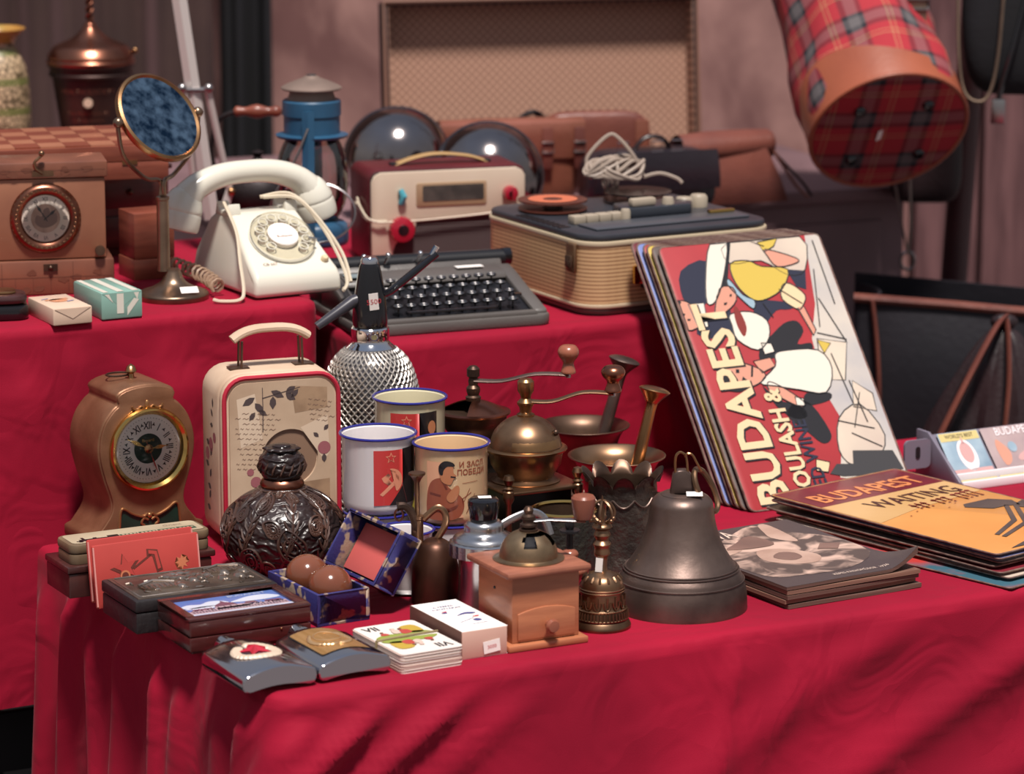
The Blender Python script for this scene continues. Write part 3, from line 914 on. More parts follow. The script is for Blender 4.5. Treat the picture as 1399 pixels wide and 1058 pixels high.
M['knob_wood'] = mat('polished_wood', '#9a5a44', .3, c2='#7c4433', ns=18, coat=.4)
M['mill_black'] = mat('black_japanned_wood', '#17130f', .35, c2='#0e0b0b', ns=15)
t = thing('coffee_mill', 'rear brass coffee mill with half-open hopper and wooden crank knob', 'coffee mill', at(647, 726, Z1), R(24))
MB().box(-.036, .036, -.036, .036, .004, .092).build('body', M['mill_black'], t, bevel=.003)
MB().box(-.043, .043, -.043, .043, .092, .096).build('top_plate', M['brass_dark'], t, bevel=.0015)
MB().box(-.043, .043, -.043, .043, 0, .005).build('base_plate', M['brass_dark'], t, bevel=.0015)
for sx in (-1, 1):
    for sy in (-1, 1):
        MB().tube([(sx * .039, sy * .039, .004), (sx * .039, sy * .039, .096)], .003, 8).ball((sx * .039, sy * .039, .1015), .0055, 12).build('post', M['copper'], t)
MB().lathe(prof([(.026, .096), (.023, .101), (.024, .106), (.034, .120), (.037, .132)], 4), 32).build('bowl', M['brass_dark'], t)
MB().lathe([(.036, .1315), (.0405, .1325), (.0405, .1345), (.035, .1355)], 32, cap=False).build('bowl_rim', M['copper'], t)
# hopper cover open on one side
def part_dome(r, h, a0, a1, z, n=20, k=6):
    return MB().grid(lambda u, v: (r * (1 - v) * math.cos(a0 + (a1 - a0) * u), r * (1 - v) * math.sin(a0 + (a1 - a0) * u), z + h * math.sin(v * PI / 2)), n, k)
part_dome(.036, .012, R(-125), R(135), .1350).build('hopper_cover', M['copper'], t, solid=.001)
MB().lathe([(0, .126), (.034, .128)], 24, cap=False).build('hopper_inside', M['black_metal'], t)
MB().lathe([(.008, .146), (.0085, .150), (.006, .152), (.0075, .156), (.0075, .160), (.005, .163), (.0055, .168), (.0045, .171), (.007, .173), (.007, .181), (.004, .184), (0, .1845)], 20).build('spindle', M['brass_dark'], t)
crank(t, .168, .103, R(-20), M['knob_wood'], M['bronze'], kr=.011, kh=.033)

t = thing('coffee_mill', 'front brass domed coffee mill with corner pillars and black square body', 'coffee mill', at(718, 764, Z1), R(27))
MB().box(-.036, .036, -.036, .036, .005, .082).build('body', M['mill_black'], t, bevel=.002)
MB().prism(rrect(.092, .092, .012, 5), .082, .086).build('top_plate', M['brass_old'], t, bevel=.001)
MB().prism(rrect(.092, .092, .012, 5), 0, .005).build('base_plate', M['brass_old'], t, bevel=.001)
for sx in (-1, 1):
    for sy in (-1, 1):
        MB().lathe([(.004, .005), (.0055, .008), (.003, .012), (.0035, .04), (.003, .072), (.006, .078), (.006, .082), (.006, .086), (.004, .088), (.006, .090), (.003, .092), (.0045, .0945), (.0062, .099), (.0045, .1035), (0, .105)], 14, Matrix.Translation((sx * .0405, sy * .0405, 0))).build('pillar', M['brass_old'], t)
MB().lathe([(.036, .086), (.037, .0875), (.033, .089), (.030, .091), (.030, .093), (.037, .104), (.0395, .118), (.0395, .120)], 36).build('bowl', M['brass_old'], t)
MB().lathe([(.0385, .1185), (.0435, .1195), (.0440, .1215), (.0420, .1230), (.0385, .1235)], 36, cap=False).build('bowl_rim', M['brass'], t)
dm = MB().lathe(prof([(.0385, .1225), (.0372, .128), (.033, .139), (.0235, .149), (.012, .1545), (.006, .1555)], 4), 36).build('dome', M['brass_old'], t)
MB().grid(lambda u, v: ((.0380 - .0250 * v ** 1.6) * math.cos(R(-140 + 95 * u)) * 1.012, (.0380 - .0250 * v ** 1.6) * math.sin(R(-140 + 95 * u)) * 1.012, .1245 + .0255 * math.sin(v * 1.35)), 14, 8).build('sliding_door', M['brass'], dm, solid=.0008)
MB().ball((.022, -.026, .140), .0035, 10).build('door_button', M['brass_dark'], dm)
MB().lathe([(.009, .153), (.0095, .157), (.006, .159), (.0065, .164), (.009, .168), (.009, .170), (.005, .174), (.006, .178), (.0085, .182), (.0088, .192), (.0065, .1945), (0, .195)], 22).build('spindle', M['brass'], t)
crank(t, .171, .092, R(-22), M['copper'], M['brass_old'], kr=.012, kh=.030, rise=.008)
price_tag(t, (.006, -.0372, .046), (R(-6), R(12), 0), .014, .026, '250')

# ---------------------------------------------------------------- mortars and pestles
def mortar(label, loc, s, mo, mi):
    t = thing('mortar', label, 'mortar', loc, 0, 'brass mortars')
    MB().lathe([(r * s, z * s) for r, z in prof([(.032, 0), (.033, .006), (.026, .012), (.030, .025), (.038, .052), (.041, .066), (.0470, .077), (.0530, .081)], 4)], 40, cap='bottom').build('bowl', mo, t)
    MB().lathe([(r * s, z * s) for r, z in prof([(.0530, .081), (.0535, .0825), (.0500, .0820), (.040, .072), (.034, .050), (.024, .024), (.0, .018)], 4)], 40, cap=False).build('bowl_inside', mi, t)
    return t
def pestle(label, p, q, r, m):
    """from the tip p to the knob q"""
    p, q = Vector(p), Vector(q)
    d = q - p
    L = d.length
    Mx = d.to_track_quat('Z', 'Y').to_matrix().to_4x4()
    pr = prof([(0, 0), (r * 1.15, .004), (r * 1.25, .012), (r * .85, .024), (r * .8, L * .5), (r * .72, L * .80), (r * .95, L * .88), (r * 1.9, L * .955), (r * 2.0, L * .975), (r * 1.2, L * .995), (0, L)], 3)
    mb = MB().lathe(pr, 22, Mx)
    o = mb.build('pestle', m, None)
    o.location = p
    return tag(o, label, 'pestle', 'brass pestles')
pm = at(842, 722, Z1)
mortar('front brass mortar with wide flared rim, above the scalloped dark vase', pm, 1.0, M['brass_old'], M['brass_old'])
pestle('light brass pestle with flat knob standing in the front mortar', (pm.x + .012, pm.y - .002, Z1 + .026), at(893, 530, Z1) if 0 else (pm.x + .042, pm.y + .012, Z1 + .156), .0085, M['brass'])
pm2 = at(797, 675, Z1)
mortar('dark rear mortar with flared rim, next to the red skirt', pm2, .98, M['brass_dark'], M['brass_dark'])
pestle('dark bronze pestle with trumpet knob standing in the rear mortar', (pm2.x + .010, pm2.y, Z1 + .024), (pm2.x + .047, pm2.y + .006, Z1 + .158), .0088, M['bronze'])

# ---------------------------------------------------------------- scalloped vase made from a shell case
M['shell_case'] = mat('hammered_brass', '#6a5f58', .42, .8, c2='#403a38', ns=25, bump=.9, bs=130)
t = thing('scalloped_vase', 'dark hammered metal vase with petal-cut rim in front of the mortar', 'vase', at(850, 778, Z1), 0)
NP = 10
def petal(r, z, a, j):
    if j == 0 or z < .094: return r, z
    w = abs(math.sin(a * NP / 2))
    k = (z - .094) / .014
    return r + .006 * k * w * k, .094 + .014 * k * (w ** .7) + (0 if k < 1 else 0)
def petal_i(r, z, a, j):
    q = petal(r + .0012, z, a, 1)
    return q[0] - .0012, q[1]
pr_ = [(.034, 0), (.036, .002), (.036, .010), (.035, .012), (.0352, .05), (.036, .085), (.0355, .094), (.0357, .098), (.0365, .103), (.0385, .108)]
MB().lathe(pr_, 100, mod=petal, cap='bottom').build('vase_wall', M['shell_case'], t)
MB().lathe([(r - .0012, z) for r, z in reversed(pr_[3:])] + [(0, .012)], 100, mod=petal_i, cap=False).build('vase_inside', M['brass_dark'], t)
mb = MB()
for k in range(NP):
    pts = [((.0366) * math.cos(2 * PI * (k + u) / NP), .0366 * math.sin(2 * PI * (k + u) / NP), .082 - .008 * math.sin(PI * u)) for u in [i / 8 for i in range(9)]]
    mb.tube(pts, .0011, 6)
mb.build('swag_relief', M['bronze'], t)
for a in (-14,):
    MB().tube([(.0355 * math.cos(R(a)), .0355 * math.sin(R(a)), .083), (.046 * math.cos(R(a)), .046 * math.sin(R(a)), .083)], .0025, 8).ball((.047 * math.cos(R(a)), .047 * math.sin(R(a)), .083), .0052, 12).build('side_stud', M['brass_old'], t)

# ---------------------------------------------------------------- big bell
t = bell = thing('large_bell', 'large dark bronze bell with looped wire and ring at its crown', 'bell', at(930, 829, Z1), 0)
bp_ = prof([(.0625, 0), (.0625, .004), (.0615, .018), (.0580, .030), (.0550, .036), (.0440, .052), (.0370, .066), (.0320, .082), (.0300, .096), (.0285, .103), (.0235, .1085), (.0170, .1105), (.010, .1115)], 5)
MB().lathe(bp_, 56).build('bell_body', M['bronze'], t)
for rr, zz in ((.0590, .0285), (.0540, .0385), (.0525, .0405)):
    MB().tube([(rr * math.cos(2 * PI * i / 48), rr * math.sin(2 * PI * i / 48), zz) for i in range(48)], .0010, 6, True).build('bell_ridge', M['bronze'], t)
MB().lathe([(.0195, .108), (.0200, .1102), (.0175, .1115)], 32).build('crown_disc', M['bronze'], t)
lug = MB().prism([(-.0115, .110), (-.0085, .130), (-.005, .134), (.003, .134), (.0085, .130), (.0125, .110)], -.006, .006, 'y').build('crown_lug', M['bronze'], t, bevel=.002)
MB().tube(spline([(-.006, -.004, .127), (-.0066, -.004, .145), (-.003, -.004, .151), (.002, -.004, .149), (.004, -.003, .143), (.0055, -.002, .128), (.006, .0, .120)], 5), .0012, 6).tube(spline([(.0025, -.005, .147), (.004, -.006, .150), (.009, -.006, .149), (.014, -.006, .140), (.018, -.005, .133)], 5), .0012, 6).build('wire_loop', M['brass'], t)
MB().tube([Vector((.0225, .002, .113)) + Vector((.009 * math.cos(a) * .8 + .009 * math.sin(a), .012 * math.cos(a), .0205 * math.sin(a) * -1)) for a in [2 * PI * i / 28 for i in range(28)]], .0028, 8, True).build('bell_ring', M['brass_old'], t)
price_tag(t, (.011, -.0145, .1132), (R(-72), 0, 0), .015, .008)

bell.scale = (1.07, 1.07, 1.06)
# ---------------------------------------------------------------- ritual hand bell
t = thing('hand_bell', 'small ornate brass hand bell with pronged vajra handle beside the wooden mill', 'bell', at(822, 856, Z1), 0)
hb = MB().lathe(prof([(.0285, 0), (.0290, .003), (.0265, .008), (.0250, .010), (.0240, .018), (.0215, .022), (.0215, .038), (.0205, .046), (.0165, .052), (.0100, .0555), (.005, .057)], 4), 40).build('bell_body', M['brass_old'], t)
mb = MB()
for i in range(44):
    a = 2 * PI * i / 44
    mb.tube([(.0262 * math.cos(a), .0262 * math.sin(a), .011), (.0252 * math.cos(a), .0252 * math.sin(a), .018)], .0011, 5)
for i in range(14):
    a0 = 2 * PI * i / 14
    mb.tube([((.0222) * math.cos(a0 + .17 * math.cos(b)), .0222 * math.sin(a0 + .17 * math.cos(b)), .029 + .008 * math.sin(b)) for b in [PI * k / 8 - PI for k in range(9)]], .0009, 5)
    mb.tube([(.0222 * math.cos(a0), .0222 * math.sin(a0), .024), (.0222 * math.cos(a0), .0222 * math.sin(a0), .034)], .0012, 5)
    mb.tube([((.0198 - .004 * q) * math.cos(a0 + .1), (.0198 - .004 * q) * math.sin(a0 + .1), .0480 + .005 * q) for q in (0, .5, 1)], [.0012, .0016, .0008], 5)
for zz, rr in ((.0375, .0222), (.0400, .0220), (.0195, .0243), (.0105, .0262)):
    mb.tube([(rr * math.cos(2 * PI * i / 40), rr * math.sin(2 * PI * i / 40), zz) for i in range(40)], .0009, 5, True)
mb.build('relief', M['brass_old'], hb)
MB().lathe(prof([(.006, .055), (.005, .060), (.0055, .068), (.0062, .071), (.008, .074), (.0075, .080), (.009, .084), (.006, .088), (.0085, .093), (.0065, .098), (.010, .101), (.008, .104), (.004, .106)], 3), 20).build('handle', M['brass_old'], t)
mb = MB().tube([(0, 0, .104), (0, 0, .126), (0, 0, .1325)], [.0022, .0016, .0005], 8)
for i in range(6):
    a = 2 * PI * i / 6 + .3
    mb.tube([(r * math.cos(a), r * math.sin(a), z) for r, z in [(p.x, p.y) for p in spline([(.004, .105, 0), (.011, .110, 0), (.0125, .116, 0), (.009, .123, 0), (.003, .127, 0), (.001, .1265, 0)], 4)]], .0015, 6)
    mb.ball((.0115 * math.cos(a), .0115 * math.sin(a), .1085), .0024, 8)
mb.build('prongs', M['brass_old'], t)
price_tag(t, (-.003, -.0062, .064), (0, R(4), R(-12)), .007, .014, '')

# ---------------------------------------------------------------- wooden box mill
M['beech'] = mat('beech', '#b5714f', .42, c2='#9f5f42', ns=6, stretch=(2, 2, 16), coat=.25, bump=.06, bs=40)
M['beech_top'] = mat('worn_beech', '#9c604a', .5, c2='#86503e', ns=9, stretch=(3, 12, 3))
t = thing('box_coffee_mill', 'light wooden box coffee mill with drawer and brass dome', 'coffee mill', at(722, 871, Z1), R(27))
w = .0365
MB().box(-w, w, -w, w, .007, .073).build('body', M['beech'], t, bevel=.0015)
MB().box(-w - .007, w + .007, -w - .007, w + .007, 0, .007).build('base_board', M['beech'], t, bevel=.002)
MB().box(-w - .009, w + .009, -w - .009, w + .009, .073, .0795).build('top_board', M['beech_top'], t, bevel=.0025)
dr = [(-.031, .010), (.031, .010), (.031, .036)] + [(x, .036 + .005 * (1 - (x / .031) ** 2)) for x in (.022, .012, 0, -.012, -.022)] + [(-.031, .036)]
dw = MB().prism(dr, -w - .0022, -w + .006, 'y').build('drawer', M['beech'], t, bevel=.0008)
MB().lathe([(.004, 0), (.0035, .003), (.0065, .006), (.0072, .009), (.0055, .012), (0, .0128)], 20, Matrix.Translation((.002, -w - .002, .023)) @ Matrix.Rotation(R(90), 4, 'X')).build('drawer_knob', M['knob_wood'], dw)
MB().ball((-w - .0002, .0, .055), .0016, 8).build('side_hole', M['black_metal'], t)
dome = lambda v: (.0285 * math.cos(v * PI / 2 * .98) ** .8, .082 + .026 * math.sin(v * PI / 2))
mb = MB().lathe([(.0350, .0795), (.0350, .0805), (.0300, .0812), (.0290, .082)], 40)
NA, NV = 48, 12
vs_, fs_2 = [], []
for j in range(NV + 1):
    r_, z_ = dome(j / NV)
    for i in range(NA):
        a = 2 * PI * i / NA
        vs_.append((r_ * math.cos(a), r_ * math.sin(a), z_))
def is_open(i, j):
    a = (i + .5) / NA * 360
    c = abs((a - 285 + 180) % 360 - 180)
    return 4 <= j <= 9 and c < 62 - 5 * abs(j - 6.5) and not (c < 22 and j < 8)
for j in range(NV):
    for i in range(NA):
        if not is_open(i, j):
            k = (i + 1) % NA
            fs_2.append((j * NA + i, j * NA + k, (j + 1) * NA + k, (j + 1) * NA + i))
mb.add(vs_, fs_2)
M['brass_pale'] = mat('tarnished_pale_brass', '#9c8468', .38, .9, c2='#6f5b49', ns=40, rvar=.1, nmix=(.45, .75))
mb.build('dome', M['brass_pale'], t, solid=0)
MB().lathe([(.024, .083), (.020, .096), (.006, .104)], 24, cap=False).build('grinder', M['black_metal'], t)
MB().lathe([(.009, .106), (.0095, .109), (.006, .110), (.0085, .112), (.0085, .114), (.006, .1155), (.006, .118), (.007, .119), (.007, .122), (.004, .124), (.005, .128), (.003, .131), (0, .1315)], 18).build('spindle', M['brass_dark'], t)
aq = R(-24)
ce, se = math.cos(aq), math.sin(aq)
MB().tube([(0, 0, .1165), (.02 * ce, .02 * se, .1180), (.055 * ce, .055 * se, .1165)], [.0035, .0028, .0042], 8, flat=(.5, 1.2)).build('crank_arm', M['steel'], t)
MB().lathe([(.0085, .1185), (.0095, .121), (.0115, .134), (.0118, .139), (.010, .1415), (.004, .1425), (0, .142)], 24, Matrix.Translation((.053 * ce, .053 * se, 0))).build('crank_knob', M['knob_wood'], t)

# ---------------------------------------------------------------- aluminium spice mill
t = thing('aluminium_mill', 'shiny aluminium hand mill with ribbed ring and black cap knob', 'grinder', at(661, 838, Z1), 0)
MB().lathe(prof([(.0270, 0), (.0275, .004), (.0255, .03), (.0255, .056), (.0285, .060)], 3), 40).build('body', M['alu'], t)
MB().lathe([(.0285, .060), (.0345, .0615), (.0345, .074), (.0300, .0765)], 72, mod=lambda r, z, a, j: (r * (1 + .018 * math.cos(24 * a) * (r > .034)), z)).build('ribbed_ring', M['alu'], t)
MB().lathe(prof([(.0315, .0760), (.0290, .0800), (.0205, .0845), (.0195, .092), (.0160, .0955), (.0130, .096)], 3), 40).build('shoulder', M['alu'], t)
kn = MB().lathe([(.0125, .095), (.0135, .097), (.0160, .113), (.0155, .1165), (.0130, .1185), (0, .119)], 32).build('cap_knob', M['black_plastic'], t)
price_tag(kn, (.001, -.002, .1196), (R(-90), 0, R(8)), .013, .009)
MB().tube(spline([(.016, .004, .088), (.030, .010, .095), (.048, .018, .099), (.060, .020, .092), (.066, .018, .076)], 6), .0033, 8, flat=(1.3, .7)).build('handle', M['alu'], t)

# ---------------------------------------------------------------- small dark pot with brass rim, little post with wooden disc
t = thing('brass_rim_pot', 'dark patterned pot with a bright brass rim behind the wooden mill', 'pot', at(770, 806, Z1), 0)
MB().lathe(prof([(.026, 0), (.029, .004), (.031, .03), (.0325, .080), (.033, .084)], 3), 36, cap='bottom').build('pot_wall', mat('dark_patina', '#2b2a28', .5, .3, c2='#3f3d35', ns=60, bump=.9, bs=160), t)
MB().tube([(.0325 * math.cos(2 * PI * i / 40), .0325 * math.sin(2 * PI * i / 40), .0845) for i in range(40)], .0022, 8, True).build('brass_rim', M['gold'], t)
MB().lathe([(.0315, .084), (.030, .05), (.028, .006), (0, .005)], 36, cap=False).build('pot_inside', M['brass_dark'], t)
t = thing('wooden_spindle', 'little reddish wooden turned stand with black-capped metal post', 'stand', at(778, 836, Z1), 0)
MB().lathe(prof([(.020, 0), (.020, .010), (.011, .016), (.010, .030), (.018, .040), (.019, .046), (.012, .050), (.008, .056), (.009, .060), (.006, .064), (.0, .066)], 3), 28).build('turned_base', M['knob_wood'], t)
MB().lathe([(.0035, .065), (.0035, .082), (.0105, .0825), (.0105, .0845), (.0035, .085), (.0045, .087), (.0050, .092), (.0035, .096), (0, .0965)], 16).build('post', M['black_metal'], t)

# ---------------------------------------------------------------- brass oil can behind the blue box
t = thing('oil_can', 'brown domed brass oil can with thin upright pump behind the blue box', 'oil can', at(595, 823, Z1), 0)
MB().lathe(prof([(.0235, 0), (.0243, .003), (.0243, .026), (.0222, .044), (.0160, .060), (.008, .066)], 4), 36).build('can_body', mat('brown_patina', '#5a3b2e', .4, .75, c2='#3a261f', ns=14), t)
MB().lathe([(.0062, .062), (.0062, .086), (.0070, .087), (.0070, .090), (.0026, .0905), (.0026, .124), (.0045, .128), (.0075, .132), (.0085, .1325), (.0085, .1345), (0, .136)], 18, Matrix.Translation((-.018, 0, 0))).build('pump', M['brass_old'], t)
MB().tube(spline([(-.018, -.002, .074), (-.023, -.004, .092), (-.030, -.006, .101), (-.038, -.007, .101)], 5), [.0042] * 13 + [.0042, .0048, .0055], 8).build('spout', M['brass_dark'], t)
MB().tube([(-.036 + .0042 * math.cos(a), -.007, .0925 + .006 * math.sin(a)) for a in [2 * PI * i / 16 for i in range(16)]], .0012, 6, True).build('spout_chain', M['copper'], t)
MB().tube(spline([(-.012, 0, .086), (.002, 0, .098), (.010, 0, .092), (.010, 0, .080), (.002, 0, .066)], 5), .0022, 8, flat=(1.6, .7)).build('handle', M['brass_old'], t)

# ---------------------------------------------------------------- boxes at the left end of the low table
def corner_thing(name, label, cat, px, py, z, rz=YAW, group=None):
    """thing whose origin is its front left bottom corner"""
    return thing(name, label, cat, at(px, py, z), rz, group)

M['brown_box'] = mat('brown_lacquer', '#482622', .34, c2='#351a19', ns=12, stretch=(1, 6, 6), coat=.35)
M['box_edge'] = mat('worn_box_edge', '#7c4a38', .4)
t = corner_thing('wooden_box', 'plain dark brown wooden box underneath the train pencil tin', 'box', 103, 824, Z1)
W, D, H = .156, .066, .033
MB().box(0, W, 0, D, 0, H - .008).build('box_body', M['brown_box'], t, bevel=.0012)
MB().box(-.002, W + .004, -.002, D, H - .0072, H).build('lid', M['brown_box'], t, bevel=.002)
pb = t
t.location = Vector(t.location) + EY * .016
# train pencil tin
M['tin_cream'] = mat('tin_cream', '#b9a98f', .45, c2='#a3927a', ns=14)
M['tin_side'] = mat('tin_brown_side', '#5e4b3a', .45, c2='#77644d', ns=20)
M['train_green'] = mat('train_green', '#2f4a38', .5)
t = thing('pencil_tin', 'long cream tin printed with a green steam train, on the brown box', 'tin', at(108, 780, Z1 + H) + EY * .020, YAW)
W, D, H2_ = .152, .046, .021
MB().prism(rrect(W, D, .009, 5, W / 2, D / 2), 0, .0105).build('tin_body', M['tin_side'], t, bevel=.001)
ld = MB().prism(rrect(W + .0012, D + .0012, .0095, 5, W / 2, D / 2), .011, H2_).build('tin_lid', M['tin_side'], t, bevel=.0025)
decal('lid_print', [rrect(W - .008, D - .008, .006, 4, W / 2, D / 2)], M['tin_cream'], topf(H2_), ld)
tr = []
def rc(x0, x1, y0, y1): return [(x0, y0), (x1, y0), (x1, y1), (x0, y1)]
tr += [rc(.010, .058, .010, .0125), rc(.014, .046, .0125, .017), rc(.046, .058, .0125, .022), rc(.018, .021, .017, .024), rc(.030, .034, .017, .020)] + [circ(.0026, 10, .014 + .008 * k, .0095) for k in range(6)]
decal('engine_print', tr, M['print_black'], topf(H2_, .0006), ld)
decal('carriage_print', [rc(.059 + .021 * k, .078 + .021 * k, .010, .0195 + .0006 * k) for k in range(4)], M['train_green'], topf(H2_, .0006), ld)
decal('carriage_window_print', [rc(.061 + .021 * k + .0042 * q, .0638 + .021 * k + .0042 * q, .0145, .018) for k in range(4) for q in range(4)], M['tin_cream'], topf(H2_, .0008), ld)
text('tin_lettering', 'Orient', .0075, M['sepia'], topf(H2_, .0006), ld, .122, .030, 0)

# red folders standing between the boxes
M['red_folder'] = mat('red_card', '#b8423c', .55, c2='#a93934', ns=8)
M['red_folder_print'] = mat('gilt_print', '#7c4038', .4, .4)
M['star_print'] = mat('star_print', '#c47452', .45)
M['clear_sleeve'] = mat('sleeve_edge', '#d9938c', .3)
for k, (px, py, lab) in enumerate(((128, 826, 'rear red plaque folder, the one showing only its edge'), (133, 833, 'front red plaque folder stamped with a star and hammer'))):
    t = thing('red_folder', lab, 'folder', at(px, py, Z1) + EY * (.004 if k == 0 else 0), YAW + R(2), 'red plaque folders')
    t.rotation_euler = (R(-9), 0, YAW + R(2))
    MB().prism(rrect(.116, .064, .002, 3, .058, .032), 0, .0036, 'y').build('cover', M['red_folder'], t, bevel=.0008)
    MB().tube([(.001, -.0002, .002), (.001, -.0002, .062)], .0009, 6).tube([(.115, -.0002, .002), (.115, -.0002, .062)], .0009, 6).build('sleeve_edge', M['clear_sleeve'], t)
    if k == 1:
        ff = front(0, .0003)
        decal('star_outline', [star(.017, .0072, 5, .034, .036, 100)], M['red_folder_print'], ff, t)
        decal('star_inside', [star(.0135, .0055, 5, .034, .038, 100)], M['red_folder'], front(0, .0006), t)
        decal('wreath_print', [circ(.0055, 14, .033, .030)], M['star_print'], front(0, .0009), t)
        decal('wreath_inside', [circ(.0036, 14, .033, .030)], M['red_folder_print'], front(0, .0012), t)
        decal('hammer_print', [[(.042, .037), (.062, .0485), (.0625, .0465), (.043, .035)], [(.058, .054), (.070, .052), (.0745, .031), (.068, .029), (.064, .046), (.058, .047)]], M['red_folder_print'], ff, t)
        decal('hammer_inside', [[(.060, .0525), (.069, .0505), (.0725, .033), (.069, .032), (.0665, .0475), (.060, .049)]], M['red_folder'], front(0, .0006), t)
        decal('small_star', [star(.008, .004, 8, .096, .036)], M['star_print'], ff, t)

# embossed leather box
M['emboss'] = mat('embossed_pewter', '#86776a', .36, .75, c2='#574a42', ns=26, bump=.35, bs=110)
M['emboss_raise'] = mat('embossed_pewter_ridge', '#a89b92', .28, .85, c2='#7a6a5c', ns=40)
M['black_leather_box'] = mat('black_box_leather', '#1d191b', .45, c2='#262021', ns=18, bump=.4, bs=140)
t = corner_thing('embossed_box', 'black leather box with an embossed pewter lid of village figures', 'box', 187, 868, Z1)
W, D, H = .150, .092, .034
MB().box(0, W, 0, D, 0, .021).build('box_body', M['black_leather_box'], t, bevel=.0015)
lid = MB().box(-.001, W + .001, -.001, D + .001, .0216, H).build('lid', M['black_leather_box'], t, bevel=.0025)
MB().box(.004, W - .004, .004, D - .004, H - .001, H + .0012).build('pewter_plate', M['emboss'], lid, bevel=.0008)
rs = random.Random(4)
zt = H + .0012
mb = MB()
mb.tube([(x, y, zt) for x, y in rrect(W - .016, D - .016, .003, 2, W / 2, D / 2)], .0010, 5, True)
for hx, hy, hw, hh in ((.020, .026, .034, .022), (.100, .056, .034, .018)):        # two huts
    mb.prism([(hx, hy), (hx + hw, hy), (hx + hw * 1.06, hy + hh * .6), (hx + hw * .5, hy + hh * 1.1), (hx - hw * .06, hy + hh * .6)], zt - .001, zt + .0022)
    for q in range(6):
        mb.tube([(hx + hw * (q + .5) / 6, hy + .001, zt + .002), (hx + hw * (q + .5) / 6, hy + hh * .55, zt + .0026)], .0012, 5)
    mb.tube([(hx - hw * .06, hy + hh * .6, zt + .0025), (hx + hw * .5, hy + hh * 1.1, zt + .003), (hx + hw * 1.06, hy + hh * .6, zt + .0025)], .0016, 5)
for k in range(9):                                                            # people and animals in relief
    x, y = .060 + .010 * k * .95, .018 + .030 * abs(math.sin(k * 1.3)) + .012
    mb.ball((x, y, zt), .0048 + .002 * rs.random(), 10, (1, 1.5, .55)).ball((x + .001, y + .0085, zt + .0006), .0028, 8, (1, 1, .7))
    mb.tube([(x - .002, y - .005, zt), (x - .004, y - .011, zt)], .0013, 5).tube([(x + .002, y - .005, zt), (x + .003, y - .011, zt)], .0013, 5)
for k in range(10):                                                           # tree crown and swirls
    a = k * .66
    mb.ball((.073 + .014 * math.cos(a), .066 + .008 * math.sin(a), zt), .0048, 8, (1.2, 1, .5))
for k in range(22):
    x, y = rs.uniform(.012, W - .014), rs.uniform(.012, D - .014)
    a = rs.uniform(0, 6)
    mb.tube(spline([(x, y, zt), (x + .005 * math.cos(a), y + .005 * math.sin(a), zt + .0008), (x + .008 * math.cos(a + .6), y + .008 * math.sin(a + .6), zt)], 4), .0012, 5)
mb.build('embossed_scene', M['emboss_raise'], lid)

# box with a picture lid
M['mahogany'] = mat('mahogany', '#4e2320', .25, c2='#3a1818', ns=10, stretch=(1, 7, 7), coat=.5)
M['pic_sky'] = mat('picture_sky', '#5b74b4', .3, coat=.4)
M['pic_cloud'] = mat('picture_cloud', '#ccd0e0', .3, coat=.4)
M['pic_stone'] = mat('picture_stone', '#b79aa4', .3, coat=.4)
M['pic_roof'] = mat('picture_roof', '#6d3f56', .3, coat=.4)
M['pic_dark'] = mat('picture_dark', '#4b4054', .3, coat=.4)
M['pic_water'] = mat('picture_water', '#4a559c', .3, coat=.4)
t = corner_thing('picture_box', 'polished mahogany box with a river palace picture set in its lid', 'box', 260, 897, Z1)
W, D, H = .127, .083, .036
MB().box(0.003, W - .003, .003, D - .003, 0, .003).box(0, W, 0, D, .003, .017).build('box_body', M['mahogany'], t, bevel=.0022)
lid = MB().box(0, W, 0, D, .0176, H - .003).build('lid', M['mahogany'], t, bevel=.002)
mb = MB()
bw = .010
for x0, x1, y0, y1 in ((0, W, 0, bw), (0, W, D - bw, D), (0, bw, bw, D - bw), (W - bw, W, bw, D - bw)):
    mb.box(x0, x1, y0, y1, H - .0032, H)
mb.build('lid_frame', M['mahogany'], lid, bevel=.0008)
pw, ph = W - 2 * bw, D - 2 * bw
zt = H - .003
pf = lambda e: (lambda u, v: (bw + u * pw, bw + v * ph, zt + e))
decal('picture_sky', [rc(0, 1, 0, 1)], M['pic_sky'], pf(.0003), lid)
cl = [smooth2([(.0, .62), (.10, .74), (.22, .70), (.32, .80), (.44, .76), (.48, .60), (.30, .54), (.1, .52)], 3), smooth2([(.50, .60), (.60, .72), (.74, .82), (.90, .80), (.99, .62), (.8, .55)], 3), smooth2([(.02, .5), (.2, .58), (.5, .52), (.3, .44)], 3)]
decal('picture_clouds', cl, M['pic_cloud'], pf(.0005), lid)
decal('picture_water', [rc(0, 1, 0, .14)], M['pic_water'], pf(.0005), lid)
decal('picture_quay', [rc(0, 1, .14, .21)], M['pic_cloud'], pf(.0006), lid)
wall_ = [(.02, .2), (.98, .2), (.98, .34)]
x = .98
while x > .04:
    wall_ += [(x, .34 + .05 * (int(x * 40) % 2)), (x - .02, .34 + .05 * (int(x * 40) % 2))]
    x -= .02
wall_ += [(.02, .34)]
decal('picture_palace', [wall_, rc(.30, .62, .3, .46)] + [[(.08 + .06 * k, .34), (.088 + .06 * k, .52 + .05 * (k % 3 == 0)), (.096 + .06 * k, .34)] for k in range(15)], M['pic_stone'], pf(.0008), lid)
decal('picture_roofs', [[(.06, .37), (.09, .43), (.24, .43), (.27, .37)], [(.30, .46), (.34, .56), (.40, .64), (.42, .74), (.44, .64), (.50, .56), (.53, .46)], [(.58, .42), (.62, .52), (.70, .52), (.73, .42)], [(.78, .40), (.8, .47), (.94, .47), (.96, .40)]], M['pic_roof'], pf(.0010), lid)
